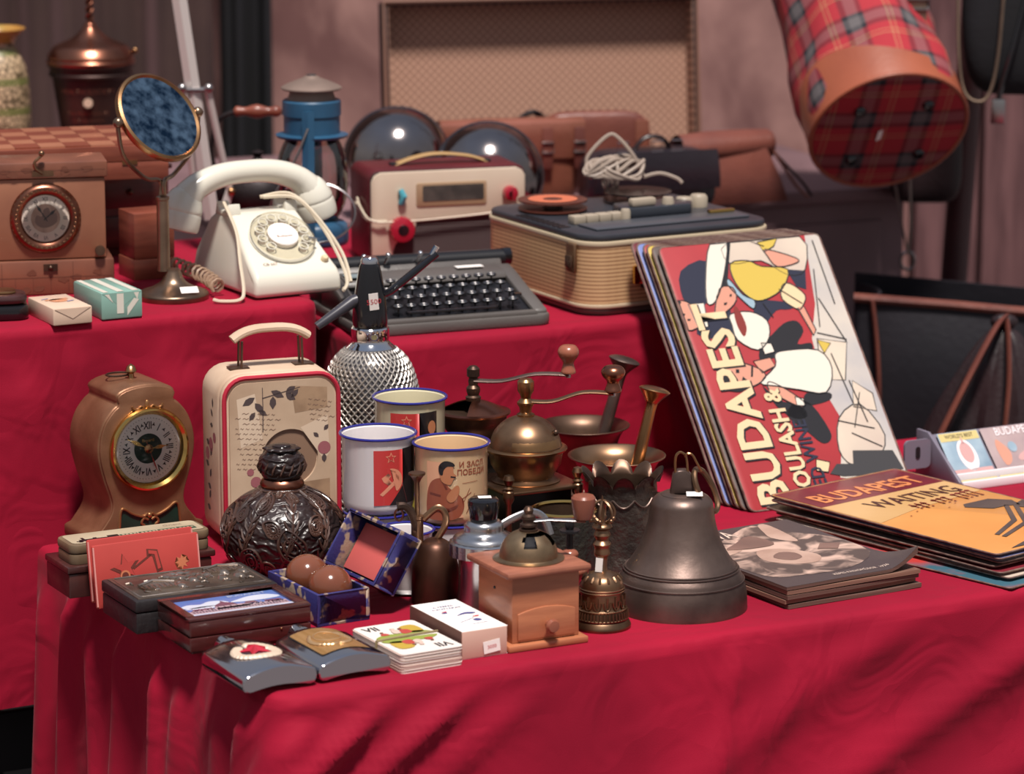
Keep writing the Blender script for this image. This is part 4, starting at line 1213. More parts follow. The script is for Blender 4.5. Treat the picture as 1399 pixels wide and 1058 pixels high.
decal('picture_arcades', [rc(.05 + .03 * k, .066 + .03 * k, .24, .31) for k in range(31)], M['pic_dark'], pf(.0010), lid)
text('picture_lettering', 'BUDAPEST', .0085, M['pic_cloud'], lambda u, v: (u, v, zt + .0008), lid, bw + pw * .72, bw + ph * .86)
MB().ball((W * .30, -.0003, .015), .0012, 8).ball((W * .75, -.0003, .015), .0012, 8).build('pin', M['brass'], t)

# ---------------------------------------------------------------- hip flasks
M['flask_steel'] = mat('polished_steel', '#c2bfc3', .10, 1)
M['flask_side'] = mat('copper_tinted_steel', '#b99a8c', .14, 1)
M['gold_plate'] = mat('brushed_gold_plate', '#c99c68', .36, .6, c2='#b5884f', ns=10, stretch=(30, 2, 2))
M['red_enamel'] = mat('red_enamel', '#b01e32', .2, coat=.6)
M['cream_relief'] = mat('ivory_relief', '#cdb9a4', .4)
def flask(label, px, py, rz):
    t = corner_thing('hip_flask', label, 'flask', px, py, Z1, rz, 'steel hip flasks')
    W, L = .0640, .104
    n = 14
    o = [(u * W, .0195 + .0065 * math.sin(PI * u)) for u in [i / n for i in range(n + 1)]]
    o += [(W + .0065 * math.sin(PI * k / 8), .0108 + .0087 * math.cos(PI * k / 8)) for k in range(1, 8)]
    o += [(u * W, .0021 + .004 * math.sin(PI * u)) for u in [1 - i / n for i in range(n + 1)]]
    o += [(-.0065 * math.sin(PI * k / 8), .0108 - .0087 * math.cos(PI * k / 8)) for k in range(1, 8)]
    mb = MB()
    # body with drawn-in shoulders at the far end
    rows = [(0, .955, .86), (.0010, .985, .95), (.003, 1, 1), (L * .86, 1, 1), (L * .95, .93, .95), (L, .80, .8)]
    vs, fs = [], []
    m = len(o)
    for y, kx, kz in rows:
        for x, z in o: vs.append((W / 2 + (x - W / 2) * kx, y, .011 + (z - .011) * kz))
    for j in range(len(rows) - 1):
        for i in range(m):
            k = (i + 1) % m
            fs.append((j * m + i, j * m + k, (j + 1) * m + k, (j + 1) * m + i))
    fs += [tuple(range(m)), tuple(reversed(range((len(rows) - 1) * m, len(rows) * m)))]
    mb.add(vs, fs).build('flask_body', M['flask_steel'], t, sharp=30)
    for y in (.0006, L * .955):
        pass
    MB().lathe([(.0075, 0), (.0075, .008), (.010, .009), (.0105, .020), (.009, .022), (0, .0225)], 24, Matrix.Translation((W / 2, L - .001, .013)) @ Matrix.Rotation(R(-90), 4, 'X')).build('screw_cap', M['flask_steel'], t)
    top = lambda e: (lambda u, v: (u, v, .0195 + .0065 * math.sin(PI * max(0, min(1, u / W))) + e))
    return t, top, W, L
t, top, W, L = flask('left hip flask, bright steel with a red star badge in an ivory wreath', 341, 952, YAW + R(2))
b = MB()
for q in range(26):
    a = R(200 + 320 * q / 25 - 70)
    u, v = W * .50 + .0190 * math.cos(a), L * .50 + .0190 * math.sin(a)
    b.ball(Vector(top(.0)(u, v)), .0052, 7, (1.15, 1, .5))
b.build('badge_wreath', M['cream_relief'], t)
pts = star(.0175, .0072, 5, W * .50, L * .53, 95)
vs = [top(.0008)(u, v) for u, v in pts] + [Vector(top(.0055)(W * .50, L * .53))]
MB().add(vs, [(i, (i + 1) % 10, 10) for i in range(10)] + [tuple(reversed(range(10)))]).build('badge_star', M['red_enamel'], t, sharp=10)
t, top, W, L = flask('right hip flask with a gold plate bearing a laurel wreath', 444, 935, YAW + R(2))
decal('gold_plate', [rrect(W * .78, L * .70, .003, 3, W * .5, L * .52)], M['gold_plate'], top(.0007), t, .006)
decal('plate_border', [rrect(W * .82, L * .73, .003, 3, W * .5, L * .52)], M['black_metal'], top(.0004), t, .006)
b = MB()
for s in (-1, 1):
    for q in range(10):
        a = R(-90 + s * (14 + 13 * q))
        u, v = W * .5 + .019 * math.cos(a), L * .52 + .021 * math.sin(a)
        e = Matrix.Translation(top(.0010)(u, v)) @ Matrix.Rotation(a + s * 1.2, 4, 'Z')
        b.ball((0, 0, 0), .0032, 7, (1.5, .7, .5), e)
b.tube([top(.0010)(W * .5 + .013 * math.cos(a), L * .57 + .014 * math.sin(a)) for a in [2 * PI * i / 24 for i in range(24)]], .0009, 6, True)
b.build('laurel_wreath', mat('pale_gold_relief', '#d6b184', .3, .7), t)

# ---------------------------------------------------------------- pack of cards
M['card_white'] = mat('card_white', '#e4d9d2', .5)
M['card_edge'] = mat('card_edge', '#cdb3a6', .7)
M['fig_green'] = mat('print_green', '#8f9a45', .5)
M['fig_red'] = mat('print_red', '#b4473f', .5)
M['fig_yellow'] = mat('print_yellow', '#b99a3c', .5)
M['fig_brown'] = mat('print_brown', '#7a5040', .5)
M['rubber'] = mat('rubber_band', '#8a7a58', .6)
t = corner_thing('card_pack', 'stack of white playing cards marked VII held by a rubber band', 'card deck', 549, 922, Z1, YAW + R(2))
W, D = .066, .104
rs = random.Random(9)
nC = 22
me0 = None
for k in range(nC):
    mm = M['card_white'] if k == nC - 1 else M['card_edge'] if k % 3 else M['card_white']
    c = MB().prism(rrect(W, D, .005, 3, W / 2, D / 2), 0, .00074).build('card', mm, t)
    c.location = (rs.uniform(-.0006, .0006), rs.uniform(-.0006, .0006), k * .00086)
zc = (nC - 1) * .00086 + .00074
tf_ = topf(zc)
text('card_numeral', 'VII', .018, M['ink'], tf_, t, .014, D - .020, R(0), .02, .8)
text('card_numeral', 'VII', .018, M['ink'], tf_, t, W - .014, .020, PI, .02, .8)
for sgn, cx, cy in ((1, W / 2, D / 2), (-1, W / 2, D / 2)):
    q = lambda pts: [(cx + sgn * x, cy + sgn * y) for x, y in pts]
    decal('meadow_print', [q(smooth2([(-.026, .003), (.026, .003), (.026, .012), (.012, .016), (.0, .012), (-.014, .015), (-.026, .010)], 3))], M['fig_green'], topf(zc, .0005), t)
    decal('tree_print', [q(smooth2([(.008, .013), (.024, .010), (.025, .032), (.016, .036), (.007, .030)], 3))], M['fig_yellow'], topf(zc, .0005), t)
    decal('figure_print', [q(smooth2([(.002, .010), (.012, .012), (.012, .022), (.004, .024)], 3)), q(smooth2([(-.020, .012), (-.012, .012), (-.013, .018), (-.018, .019)], 3))], M['fig_red'], topf(zc, .0007), t)
    decal('figure_shirt', [q(smooth2([(-.006, .014), (.001, .014), (.002, .024), (-.004, .026)], 3)), q(circ(.0026, 10, -.001, .029))], M['card_edge'], topf(zc, .0008), t)
    decal('figure_hair', [q(circ(.0022, 10, .006, .027)), q(circ(.002, 10, -.016, .0215))], M['fig_brown'], topf(zc, .0009), t)
MB().tube([(x, D * .50 + .004 * u, z) for u, x, z in ((-.6, -.0008, zc), (-.6, -.0008, .001), )] + [(-.0008, D * .49, zc + .0004)], .0011, 6).tube([(-.001, D * .48, zc + .001), (W * .3, D * .493, zc + .0013), (W * .7, D * .512, zc + .0013), (W + .001, D * .52, zc + .001), (W + .001, D * .52, .001)], .0013, 6).build('rubber_band', M['rubber'], t)

t = corner_thing('game_box', 'small white cardboard game box with blue drawing and red price label', 'box', 631, 903, Z1, YAW + R(1))
W, D, H = .050, .108, .028
MB().box(.0006, W - .0006, .0006, D, .0006, H - .0006).build('inner_tray', mat('pink_card', '#c9a091', .7), t, bevel=.0006)
MB().box(0, W, .001, D, H - .001, H).box(0, W, .001, D, 0, .0008).build('sleeve_faces', M['white_paper'], t, bevel=.0003)
MB().box(-.0004, .0006, .001, D, 0, H).build('sleeve_side', mat('brown_card', '#6e4a40', .7), t)
tb = topf(H)
M['blue_ink'] = mat('blue_print', '#4a4c86', .6)
for k, s in enumerate(('A TRÉFÁS', 'A KUTYÁKAT')):
    text('box_lettering', s, .0052, M['blue_ink'], tb, t, W * .5, D - .022 - .008 * k, 0, .01)
decal('drawing_print', [smooth2([(.022, .052), (.034, .060), (.044, .056), (.040, .053), (.032, .055)], 3), smooth2([(.012, .066), (.018, .068), (.018, .064)], 3), [(.014, .030), (.034, .040), (.034, .0392), (.014, .0292)], [(.022, .020), (.040, .022), (.040, .0212), (.022, .0192)], smooth2([(.030, .034), (.036, .036), (.038, .030), (.032, .028)], 3)], M['blue_ink'], tb, t)
decal('drawing_red_print', [smooth2([(.014, .070), (.020, .071), (.019, .068)], 3), smooth2([(.034, .044), (.042, .046), (.040, .042)], 3)], M['red_ink'], tb, t)
price_tag(t, (.032, -.0006, .010), (0, R(-6), 0), .018, .012, '3000')

# ---------------------------------------------------------------- blue brocade box with two balls
M['brocade'] = mat('blue_brocade', '#2e2c66', .55, c2='#a08a78', ns=60, nmix=(.54, .60), det=2, bump=.2, bs=300)
M['brocade_dark'] = mat('navy_brocade', '#23264a', .6, c2='#5a5560', ns=60, nmix=(.58, .68), det=2)
M['lining'] = mat('coral_lining', '#d0605c', .7, c2='#c4544f', ns=6)
M['lining_dark'] = mat('wine_lining', '#3e1528', .7, c2='#2a1230', ns=30)
M['ball_stone'] = mat('brown_ball', '#7d4a34', .14, c2='#693a29', ns=10, coat=.5)
t = corner_thing('brocade_box', 'open blue brocade box with coral lining holding two brown balls', 'box', 434, 858, Z1, YAW + R(3))
W, D, H, th = .058, .108, .033, .0035
MB().box(0, W, 0, D, 0, th).box(0, th, 0, D, th, H).box(W - th, W, 0, D, th, H).box(th, W - th, 0, th, th, H).box(th, W - th, D - th, D, th, H).build('box_body', M['brocade'], t, bevel=.0006)
MB().box(th, W - th, th, D - th, th, th + .005).build('box_lining', M['lining_dark'], t)
lid = bpy.data.objects.new('box_lid', None)
lid_m = MB()
Hl, Wl = .025, .062
lid_m.box(0, Wl, 0, D, 0, th * .7).box(0, th, 0, D, -Hl, 0).box(Wl - th, Wl, 0, D, -Hl, 0).box(th, Wl - th, 0, th, -Hl, 0).box(th, Wl - th, D - th, D, -Hl, 0)
bpy.data.objects.remove(lid)
# in the lid's own frame x runs from the hinge to the lip, -z opens towards the box
lid = lid_m.build('box_lid', M['brocade'], t, bevel=.0006)
lid.location = (W + .004, 0, H + .001)
lid.rotation_euler = (0, R(-58), 0)
for v in lid.data.vertices: v.co.z = -v.co.z - Hl
for f in lid.data.polygons: f.flip()
MB().box(th + .002, Wl - th - .002, th + .002, D - th - .002, -Hl, -Hl + .004).build('lid_lining', M['lining'], lid, bevel=.001)
MB().lathe([(0, 0), (.003, 0), (.003, .002), (0, .0025)], 10, Matrix.Translation((Wl, D * .55, -.004)) @ Matrix.Rotation(R(90), 4, 'Y')).build('clasp', M['gold'], lid)
for k, (bx, by) in enumerate(((.029, .028), (.029, .078))):
    p = t.matrix_basis @ Vector((0, 0, 0))
    c, s = math.cos(YAW + R(3)), math.sin(YAW + R(3))
    q = Vector(t.location) + Vector((bx * c - by * s, bx * s + by * c, th + .002 + .0222 + .003))
    o = MB().ball((0, 0, 0), .0222, 40).build('ball', M['ball_stone'])
    o.location = q
    tag(o, ('nearer brown polished ball in the blue brocade box', 'farther brown polished ball in the blue brocade box')[k], 'ball', 'balls in the brocade box')

# ---------------------------------------------------------------- old magazines
M['mag_page'] = mat('aged_pages', '#8a6655', .8, c2='#6d4c40', ns=30, stretch=(.2, .2, 40))
M['mag_page2'] = mat('aged_pages_dark', '#6d5047', .8, c2='#52392f', ns=30, stretch=(.2, .2, 40))
M['photo_dark'] = mat('photo_dark', '#463b3d', .45)
M['photo_mid'] = mat('photo_mid', '#806259', .45, c2='#6b514b', ns=20)
M['photo_light'] = mat('photo_light', '#bf9f90', .45, c2='#a58476', ns=24)
M['photo_pale'] = mat('photo_pale', '#d9c0b1', .45)
M['photo_mix'] = mat('photo_mixed_tones', '#50423f', .45, c2='#cbaa9b', ns=22, nmix=(.42, .60), det=3, dist=1.2)
MW, MD, MA = .166, .225, YAW + R(4)
base = at(1075, 835, Z1)
names = ['bottom magazine of the aged stack beside the bell', 'second magazine from the bottom of the aged stack', 'third magazine from the bottom of the aged stack', 'fourth magazine from the bottom of the aged stack', 'top magazine with a brown photo cover and curled corner']
rs = random.Random(2)
z = Z1
for k in range(5):
    th = .0042 if k < 4 else .0035
    t = thing('magazine', names[k], 'magazine', (base.x + rs.uniform(-.002, .002), base.y + rs.uniform(0, .004), z), MA + R(rs.uniform(-1.2, 1.2)), 'old magazines')
    def sheet(u, v, zz, k=k):
        # corners curl a little near the front right
        q = max(0, (u - .78) / .22) * max(0, (.30 - v) / .30)
        e = .0004 * (1 + math.sin(u * 7 + k)) * (1 - v) * .5
        return (u * MW, v * MD, zz + e + (.020 if k == 4 else .0006) * q ** 1.5 * (1 if zz > .001 else (.8 if k == 4 else .6)))
    mb = MB()
    nu, nv = 20, 12
    vs = [sheet(i / nu, j / nv, zz) for zz in (.0003, th) for j in range(nv + 1) for i in range(nu + 1)]
    w_, off = nu + 1, (nu + 1) * (nv + 1)
    fs = []
    for j in range(nv):
        for i in range(nu):
            fs += [(off + j * w_ + i, off + j * w_ + i + 1, off + (j + 1) * w_ + i + 1, off + (j + 1) * w_ + i), (j * w_ + i, (j + 1) * w_ + i, (j + 1) * w_ + i + 1, j * w_ + i + 1)]
    for i in range(nu):
        fs += [(i, i + 1, off + i + 1, off + i), (nv * w_ + i, off + nv * w_ + i, off + nv * w_ + i + 1, nv * w_ + i + 1)]
    for j in range(nv):
        fs += [(j * w_, off + j * w_, off + (j + 1) * w_, (j + 1) * w_), (j * w_ + nu, (j + 1) * w_ + nu, off + (j + 1) * w_ + nu, off + j * w_ + nu)]
    mb.add(vs, fs).build('pages', M['mag_page'] if k % 2 else M['mag_page2'], t, sharp=60)
    if k == 4:
        cov = lambda e: (lambda u, v: sheet(u, v, th + .0003 + e))
        cover = decal('cover', [rc(0, 1, 0, 1)], M['photo_dark'], cov(0), t, (.05, .08))
        def pd(name, polys, m, e): decal(name, [smooth2(p, 3) if len(p) > 4 else p for p in polys], m, cov(e), cover, (.05, .08))
        pd('photo_print', [[(.05, .20), (.25, .13), (.60, .12), (.95, .30), (.97, .62), (.80, .80), (.70, .98), (.40, .86), (.2, .74), (.04, .50)]], M['photo_mix'], .0003)
        pd('photo_light_print', [[(.26, .40), (.36, .30), (.52, .28), (.62, .36), (.60, .46), (.50, .56), (.36, .58), (.28, .50)], [(.62, .74), (.68, .64), (.74, .66), (.80, .94), (.74, .97), (.66, .84)], [(.02, .60), (.14, .58), (.30, .64), (.24, .72), (.08, .70)]], M['photo_light'], .0006)
        pd('photo_shadow_print', [[(.34, .44), (.40, .36), (.50, .38), (.52, .46), (.44, .50)], [(.20, .66), (.34, .74), (.52, .82), (.56, .66), (.44, .62)], [(.70, .46), (.82, .42), (.92, .50), (.80, .54)]], M['photo_mid'], .0009)
        text('magazine_title', 'ÉDIVA', .16, M['photo_pale'], cov(.0006), cover, .30, .84, 0, .01, .75, (.05, .08))
        text('magazine_caption', 'KÉPES RÁDIÓMŰSOR  1936', .035, M['photo_pale'], cov(.0006), cover, .62, .045, 0, .0, 1.0, (.05, .08))
    z += th + (.0008 if k < 4 else 0)

# ---------------------------------------------------------------- tin signs lying in a pile
M['tin_edge'] = mat('rusty_tin_edge', '#5b3d38', .5, .4, c2='#8c7468', ns=60)
M['sign_red'] = mat('sign_dark_red', '#7c2530', .4, c2='#5f1a26', ns=10, coat=.15)
M['sign_orange'] = mat('sign_orange', '#c98446', .4, c2='#d79a58', ns=4, coat=.15)
M['sign_sand'] = mat('sign_sand', '#d2aa78', .4, c2='#c99c64', ns=5, coat=.15)
M['letter_orange'] = mat('letter_orange', '#d88552', .4)
M['letter_brown'] = mat('letter_brown', '#4a2420', .45)
M['letter_red'] = mat('letter_red', '#7c2a24', .45)
M['sign_grey'] = mat('sign_charcoal', '#4c403f', .45, c2='#5f504a', ns=14)
M['sign_blue'] = mat('sign_blue', '#6f7db4', .4)
M['sign_teal'] = mat('sign_teal', '#3a5f6e', .4, c2='#b23a36', ns=5, nmix=(.45, .52))
M['sign_white'] = mat('sign_cream', '#bfae9f', .45)
SW, SL = .198, .335
SA = R(40)
c0 = at(1051, 677, Z1 + .030)
ax, ay = Vector((math.cos(SA), math.sin(SA), 0)), Vector((-math.sin(SA), math.cos(SA), 0))
def tin_sheet(name, label, origin, rz, m, w=SW, l=SL, th=.0011, group='tin signs', lift=0):
    t = thing(name, label, 'sign', origin, rz, group)
    t.rotation_euler = (lift, 0, rz)
    MB().prism(rrect(w, l, .006, 4, w / 2, l / 2), 0, th).build('tin_plate', m, t, bevel=.0004)
    MB().tube([(x, y, th / 2) for x, y in rrect(w, l, .006, 4, w / 2, l / 2)], .0011, 5, True).build('rolled_edge', M['tin_edge'], t)
    return t
lay = [('lowest tin sign of the flat pile, red and teal with a dark edge', M['sign_teal'], -.012, -.030, 3.5), ('second lowest tin sign of the flat pile, black and cream', M['sign_white'], .004, -.014, 1.5),
       ('third lowest tin sign of the flat pile, dark red', M['sign_red'], .0, -.006, -.5), ('middle tin sign of the flat pile, charcoal', M['sign_grey'], .002, .004, .8),
       ('cream tin sign above the middle of the flat pile', M['sign_white'], .006, .0, -1), ('blue tin sign lying just below the topmost one', M['sign_blue'], .002, -.002, .4), ]
z = Z1 + .0014
for k, (lab, m, dx, dy, da) in enumerate(lay):
    o = Vector((c0.x, c0.y, 0)) - ay * SL + ax * dx + ay * dy
    tin_sheet('tin_sign', lab, (o.x, o.y, z), SA + R(da), m)
    z += .0046
o = Vector((c0.x, c0.y, 0)) - ay * SL
t = tin_sheet('tin_sign', 'topmost flat tin sign reading BUDAPEST WAITING over an orange bridge', (o.x, o.y, z), SA, M['sign_orange'])
SF = lambda e: (lambda u, v: (u * SW, v * SL, .0011 + e))
decal('red_band', [[(.015, .765), (.985, .765), (.985, .99), (.015, .99)]], M['sign_red'], SF(.0004), t)
decal('sand_ground', [[(.015, .50), (.4, .56), (.985, .60), (.985, .765), (.015, .765)]], M['sign_sand'], SF(.0003), t)
S2 = lambda e: (lambda u, v: (u, v, .0011 + e))
text('sign_lettering', 'BUDAPEST', .046, M['letter_orange'], S2(.0008), t, SW / 2, SL * .80, 0, .02, .74)
text('sign_lettering', 'WAITING', .040, M['letter_brown'], S2(.0008), t, SW * .58, SL * .635, 0, .01, .78)
drips = []
rs = random.Random(8)
for k, s in enumerate('FOR THE DEAD'):
    if s == ' ': continue
    x = SW * .42 + k * .0088
    drips += [circ(.0035, 8, x, SL * .585 + .012 * (k / 11)), rc(x - .0012, x + .0012, SL * .585 - rs.uniform(.006, .016), SL * .585 + .008), circ(.0018, 8, x, SL * .585 - .012)]
decal('dripping_lettering', drips + [circ(.0013, 8, SW * (.25 + .1 * k), SL * (.50 + .03 * (k % 3))) for k in range(5)], M['letter_red'], S2(.0010), t)
decal('bridge_print', [[(.30, .17), (.60, .26), (.82, .41), (.84, .40), (.62, .245), (.31, .155)], [(.30, .14), (.62, .22), (.86, .39), (.88, .38), (.64, .205), (.31, .125)], [(.62, .47), (.66, .50), (.86, .50), (.94, .44), (.90, .38), (.82, .40), (.72, .40)], [(.36, .02), (.985, .12), (.985, .24), (.5, .14)], [(.985, .26), (.985, .42), (.90, .40), (.86, .36)], [(.15, .02), (.5, .02), (.7, .09), (.4, .07)]], M['sign_grey'], SF(.0008), t)

# ---------------------------------------------------------------- tin signs leaning against the high table
M['poster_red'] = mat('poster_red', '#a83539', .42, c2='#992e33', ns=9, coat=.1)
M['poster_cream'] = mat('poster_cream', '#cfc0ae', .42, c2='#beada0', ns=9)
M['poster_white'] = mat('poster_white', '#d8cfc2', .42)
M['poster_navy'] = mat('poster_navy', '#242639', .42)
M['poster_black'] = mat('poster_black', '#1c1a1f', .42)
M['poster_yellow'] = mat('poster_yellow', '#c4a94a', .42)
M['poster_skin'] = mat('poster_skin', '#c98d78', .42)
M['poster_grey'] = mat('poster_grey', '#a9a5a6', .42, c2='#c3b9ae', ns=12)
M['poster_blue'] = mat('poster_blue', '#8fa6b4', .42)
M['poster_letter'] = mat('poster_letter', '#d8bf98', .42)
LW, LH = .218, .340
LEAN = R(38.5)
b0 = at(1026, 702, Z1) + Vector((0, 0, .0015))
def leaning(label, k, m, dx=0, rz=0):
    p = b0 + EX * dx + EY * (.0085 * k + .001)
    t = thing('tin_sign', label, 'sign', p, YAW, 'leaning tin signs')
    t.rotation_euler = (-LEAN, 0, YAW + rz)
    MB().prism(rrect(LW, LH, .008, 4, LW / 2, LH / 2), 0, .0012, 'y').build('tin_plate', m, t, bevel=.0004)
    MB().tube([(x, .0006, z) for x, z in rrect(LW, LH, .008, 4, LW / 2, LH / 2)], .0013, 6, True).build('rolled_edge', M['tin_edge'], t)
    return t
for k, (lab, m, dx) in enumerate((('dark sign directly behind the goulash poster sign', M['sign_grey'], -.004), ('yellow-edged sign, third in the leaning row', M['poster_yellow'], -.006), ('red sign, fourth in the leaning row', M['poster_red'], -.006), ('blue-grey sign, second from the back of the leaning row', M['sign_blue'], -.010), ('rearmost dark red sign of the leaning row', M['sign_red'], -.012))):
    leaning(lab, k + 1, m, dx)
t = leaning('front leaning poster sign, red BUDAPEST goulash and wine advert with waiter', 0, M['poster_red'])
# the print, read off as positions on the sheet: corner order top-left, top-right, bottom-right, bottom-left
QC = [(128, 98), (622, 55), (868, 920), (385, 1035)]
def quv(x, y):
    u, v = .5, .5
    for _ in range(12):
        def B(u, v):
            a = [QC[3][i] * (1 - u) * (1 - v) + QC[2][i] * u * (1 - v) + QC[1][i] * u * v + QC[0][i] * (1 - u) * v for i in (0, 1)]
            return a
        f = B(u, v)
        du = [(B(u + 1e-4, v)[i] - f[i]) / 1e-4 for i in (0, 1)]
        dv = [(B(u, v + 1e-4)[i] - f[i]) / 1e-4 for i in (0, 1)]
        ex_, ey_ = x - f[0], y - f[1]
        det = du[0] * dv[1] - du[1] * dv[0]
        u += (ex_ * dv[1] - ey_ * dv[0]) / det
        v += (du[0] * ey_ - du[1] * ex_) / det
    return max(.006, min(.994, u)), max(.004, min(.996, v))
def pp(name, polys, m, e, sm=2):
    out = []
    for p in polys:
        q = [quv(*c) for c in p]
        out.append(smooth2(q, 3) if sm and len(q) > 4 else q)
    if sm and m.name not in ('poster_red', 'poster_black', 'poster_navy', 'letter_red'):
        ob = MB()
        for q in out:
            ob.tube([(max(.002, min(LW - .002, u * LW)), -e - .0002, max(.002, min(LH - .002, v * LH))) for u, v in q], .00075, 4, True, flat=(1, .3))
        ob.build('ink_outline', M['poster_black'], t, kind='stuff', merge=False)
    return decal(name, out, m, lambda u, v: (max(.001, min(LW - .001, u * LW)), -e, max(.001, min(LH - .001, v * LH))), t)
pp('tablecloth_print', [[(575, 52), (622, 52), (868, 920), (790, 900), (650, 895), (665, 700), (620, 610), (585, 420), (600, 300)]], M['poster_grey'], .0002, 0)
pp('cream_print', [[(335, 75), (560, 60), (575, 180), (520, 200), (440, 150), (345, 160)], [(655, 690), (720, 640), (790, 740), (760, 830), (690, 850), (650, 800)], [(700, 560), (760, 600), (770, 660), (700, 650)], [(600, 420), (690, 430), (680, 560), (610, 560)]], M['poster_cream'], .0003)
pp('waiter_jacket_print', [[(195, 185), (275, 150), (270, 300), (230, 310), (200, 280)], [(240, 395), (330, 310), (350, 360), (400, 380), (330, 420), (270, 425)], [(415, 290), (545, 300), (520, 320), (480, 325), (440, 380), (420, 350)], [(515, 180), (575, 185), (575, 250), (545, 240)]], M['poster_navy'], .0004)
pp('tie_print', [[(285, 90), (335, 80), (325, 200), (300, 290), (272, 300), (270, 200)], [(340, 340), (400, 330), (450, 360), (455, 420), (420, 465), (360, 430), (345, 380)], [(215, 305), (262, 300), (275, 385), (245, 390)], [(430, 440), (460, 440), (470, 470), (440, 480)]], M['poster_white'], .0006)
pp('black_coat_print', [[(455, 420), (500, 370), (540, 360), (560, 395), (540, 440), (580, 435), (580, 460), (510, 470), (470, 490), (425, 500), (430, 440)], [(430, 590), (480, 640), (540, 650), (560, 690), (520, 700), (470, 660)], [(530, 640), (575, 650), (625, 735), (625, 770), (600, 780), (560, 745), (500, 690)], [(560, 610), (630, 605), (630, 630), (580, 650), (555, 645)], [(335, 80), (345, 70), (330, 290), (310, 300)]], M['poster_black'], .0005)
pp('yellow_dress_print', [[(345, 160), (400, 150), (440, 170), (520, 180), (500, 250), (440, 290), (400, 280), (360, 230)], [(430, 85), (490, 65), (480, 100), (450, 120)], [(600, 425), (640, 435), (620, 470)]], M['poster_yellow'], .0006)
pp('apron_print', [[(500, 240), (525, 230), (570, 270), (560, 310), (545, 320), (500, 285)]], M['poster_letter'], .0005)
pp('skirt_print', [[(340, 215), (380, 270), (415, 290), (410, 320), (370, 280), (335, 235)]], M['poster_blue'], .0007)
pp('face_print', [[(165, 300), (210, 295), (245, 330), (250, 380), (205, 400), (175, 350)], [(310, 250), (350, 245), (360, 290), (330, 330), (295, 345)], [(310, 525), (360, 510), (420, 530), (440, 560), (400, 595), (340, 610), (310, 575)], [(450, 575), (500, 600), (550, 640), (545, 660), (500, 640), (450, 605)], [(455, 110), (545, 140), (550, 158), (490, 172), (460, 135)], [(545, 315), (565, 310), (598, 390), (590, 410)], [(405, 505), (455, 490), (470, 520), (430, 545)]], M['poster_skin'], .0007)
pp('shirt_print', [[(470, 480), (500, 465), (600, 460), (640, 520), (620, 605), (540, 600), (470, 590), (425, 580), (470, 520)], [(525, 625), (550, 630), (555, 655), (530, 655)]], M['poster_white'], .0009)
pp('hair_print', [[(295, 540), (315, 520), (330, 560), (340, 600), (375, 605), (360, 615), (320, 608), (300, 580)], [(352, 535), (362, 535), (362, 548), (352, 548)], [(398, 520), (404, 520), (402, 560), (396, 560)], [(160, 290), (195, 298), (180, 310), (170, 305)]], M['poster_black'], .0010)
pp('feature_print', [[(196, 338), (206, 340), (204, 346), (196, 344)], [(212, 358), (222, 358), (220, 364), (212, 364)], [(190, 372), (206, 380), (204, 386), (190, 378)], [(318, 545), (328, 542), (330, 552), (320, 556)], [(372, 560), (386, 575), (382, 590), (368, 580)], [(340, 270), (346, 268), (346, 276), (340, 278)], [(322, 300), (332, 298), (330, 306), (322, 308)]], M['poster_black'], .0013, 0)
pp('soup_bowl_print', [[(355, 310), (372, 335), (388, 385), (380, 418), (362, 385), (352, 340)]], M['letter_red'], .0010)
pp('table_dark_print', [[(690, 800), (810, 790), (840, 850), (730, 880), (660, 890), (620, 885), (640, 850), (690, 845)]], mat('poster_dark_grey', '#3a383a', .42), .0009, 0)
pp('bottle_print', [[(580, 838), (620, 845), (615, 880), (580, 878)]], M['poster_letter'], .0010)
ln = []
for a, b_ in (((600, 80), (660, 300)), ((610, 280), (690, 430)), ((600, 400), (690, 420)), ((640, 470), (700, 640)), ((690, 560), (740, 700)), ((720, 600), (700, 720)), ((650, 700), (760, 720)), ((690, 740), (780, 780)), ((600, 180), (610, 380)), ((490, 250), (560, 300)), ((440, 300), (470, 350)), ((450, 100), (400, 75))):
    d = Vector((b_[0] - a[0], b_[1] - a[1])).normalized()
    q = Vector((-d.y, d.x)) * 1.5
    ln.append([(a[0] + q.x, a[1] + q.y), (b_[0] + q.x, b_[1] + q.y), (b_[0] - q.x, b_[1] - q.y), (a[0] - q.x, a[1] - q.y)])
pp('line_print', ln, M['poster_black'], .0011, 0)
LF = lambda e: (lambda u, v: (u, -e, v))
text('sign_lettering', 'BUDAPEST', .056, M['poster_black'], LF(.0012), t, .0565, .002, R(90), .04, .97, align='LEFT')
text('sign_lettering', 'BUDAPEST', .056, M['poster_letter'], LF(.0014), t, .055, .0035, R(90), .03, .97, align='LEFT')
text('sign_lettering', 'GOULASH &', .030, M['poster_black'], LF(.0012), t, .0895, -.0165 + .017, R(90), .04, .87, align='LEFT')
text('sign_lettering', 'GOULASH &', .030, M['poster_letter'], LF(.0014), t, .0885, .0015, R(90), .03, .87, align='LEFT')
text('sign_lettering', 'RED WINE', .024, M['poster_navy'], LF(.0012), t, .109, .006, R(90), .02, .87, align='LEFT')

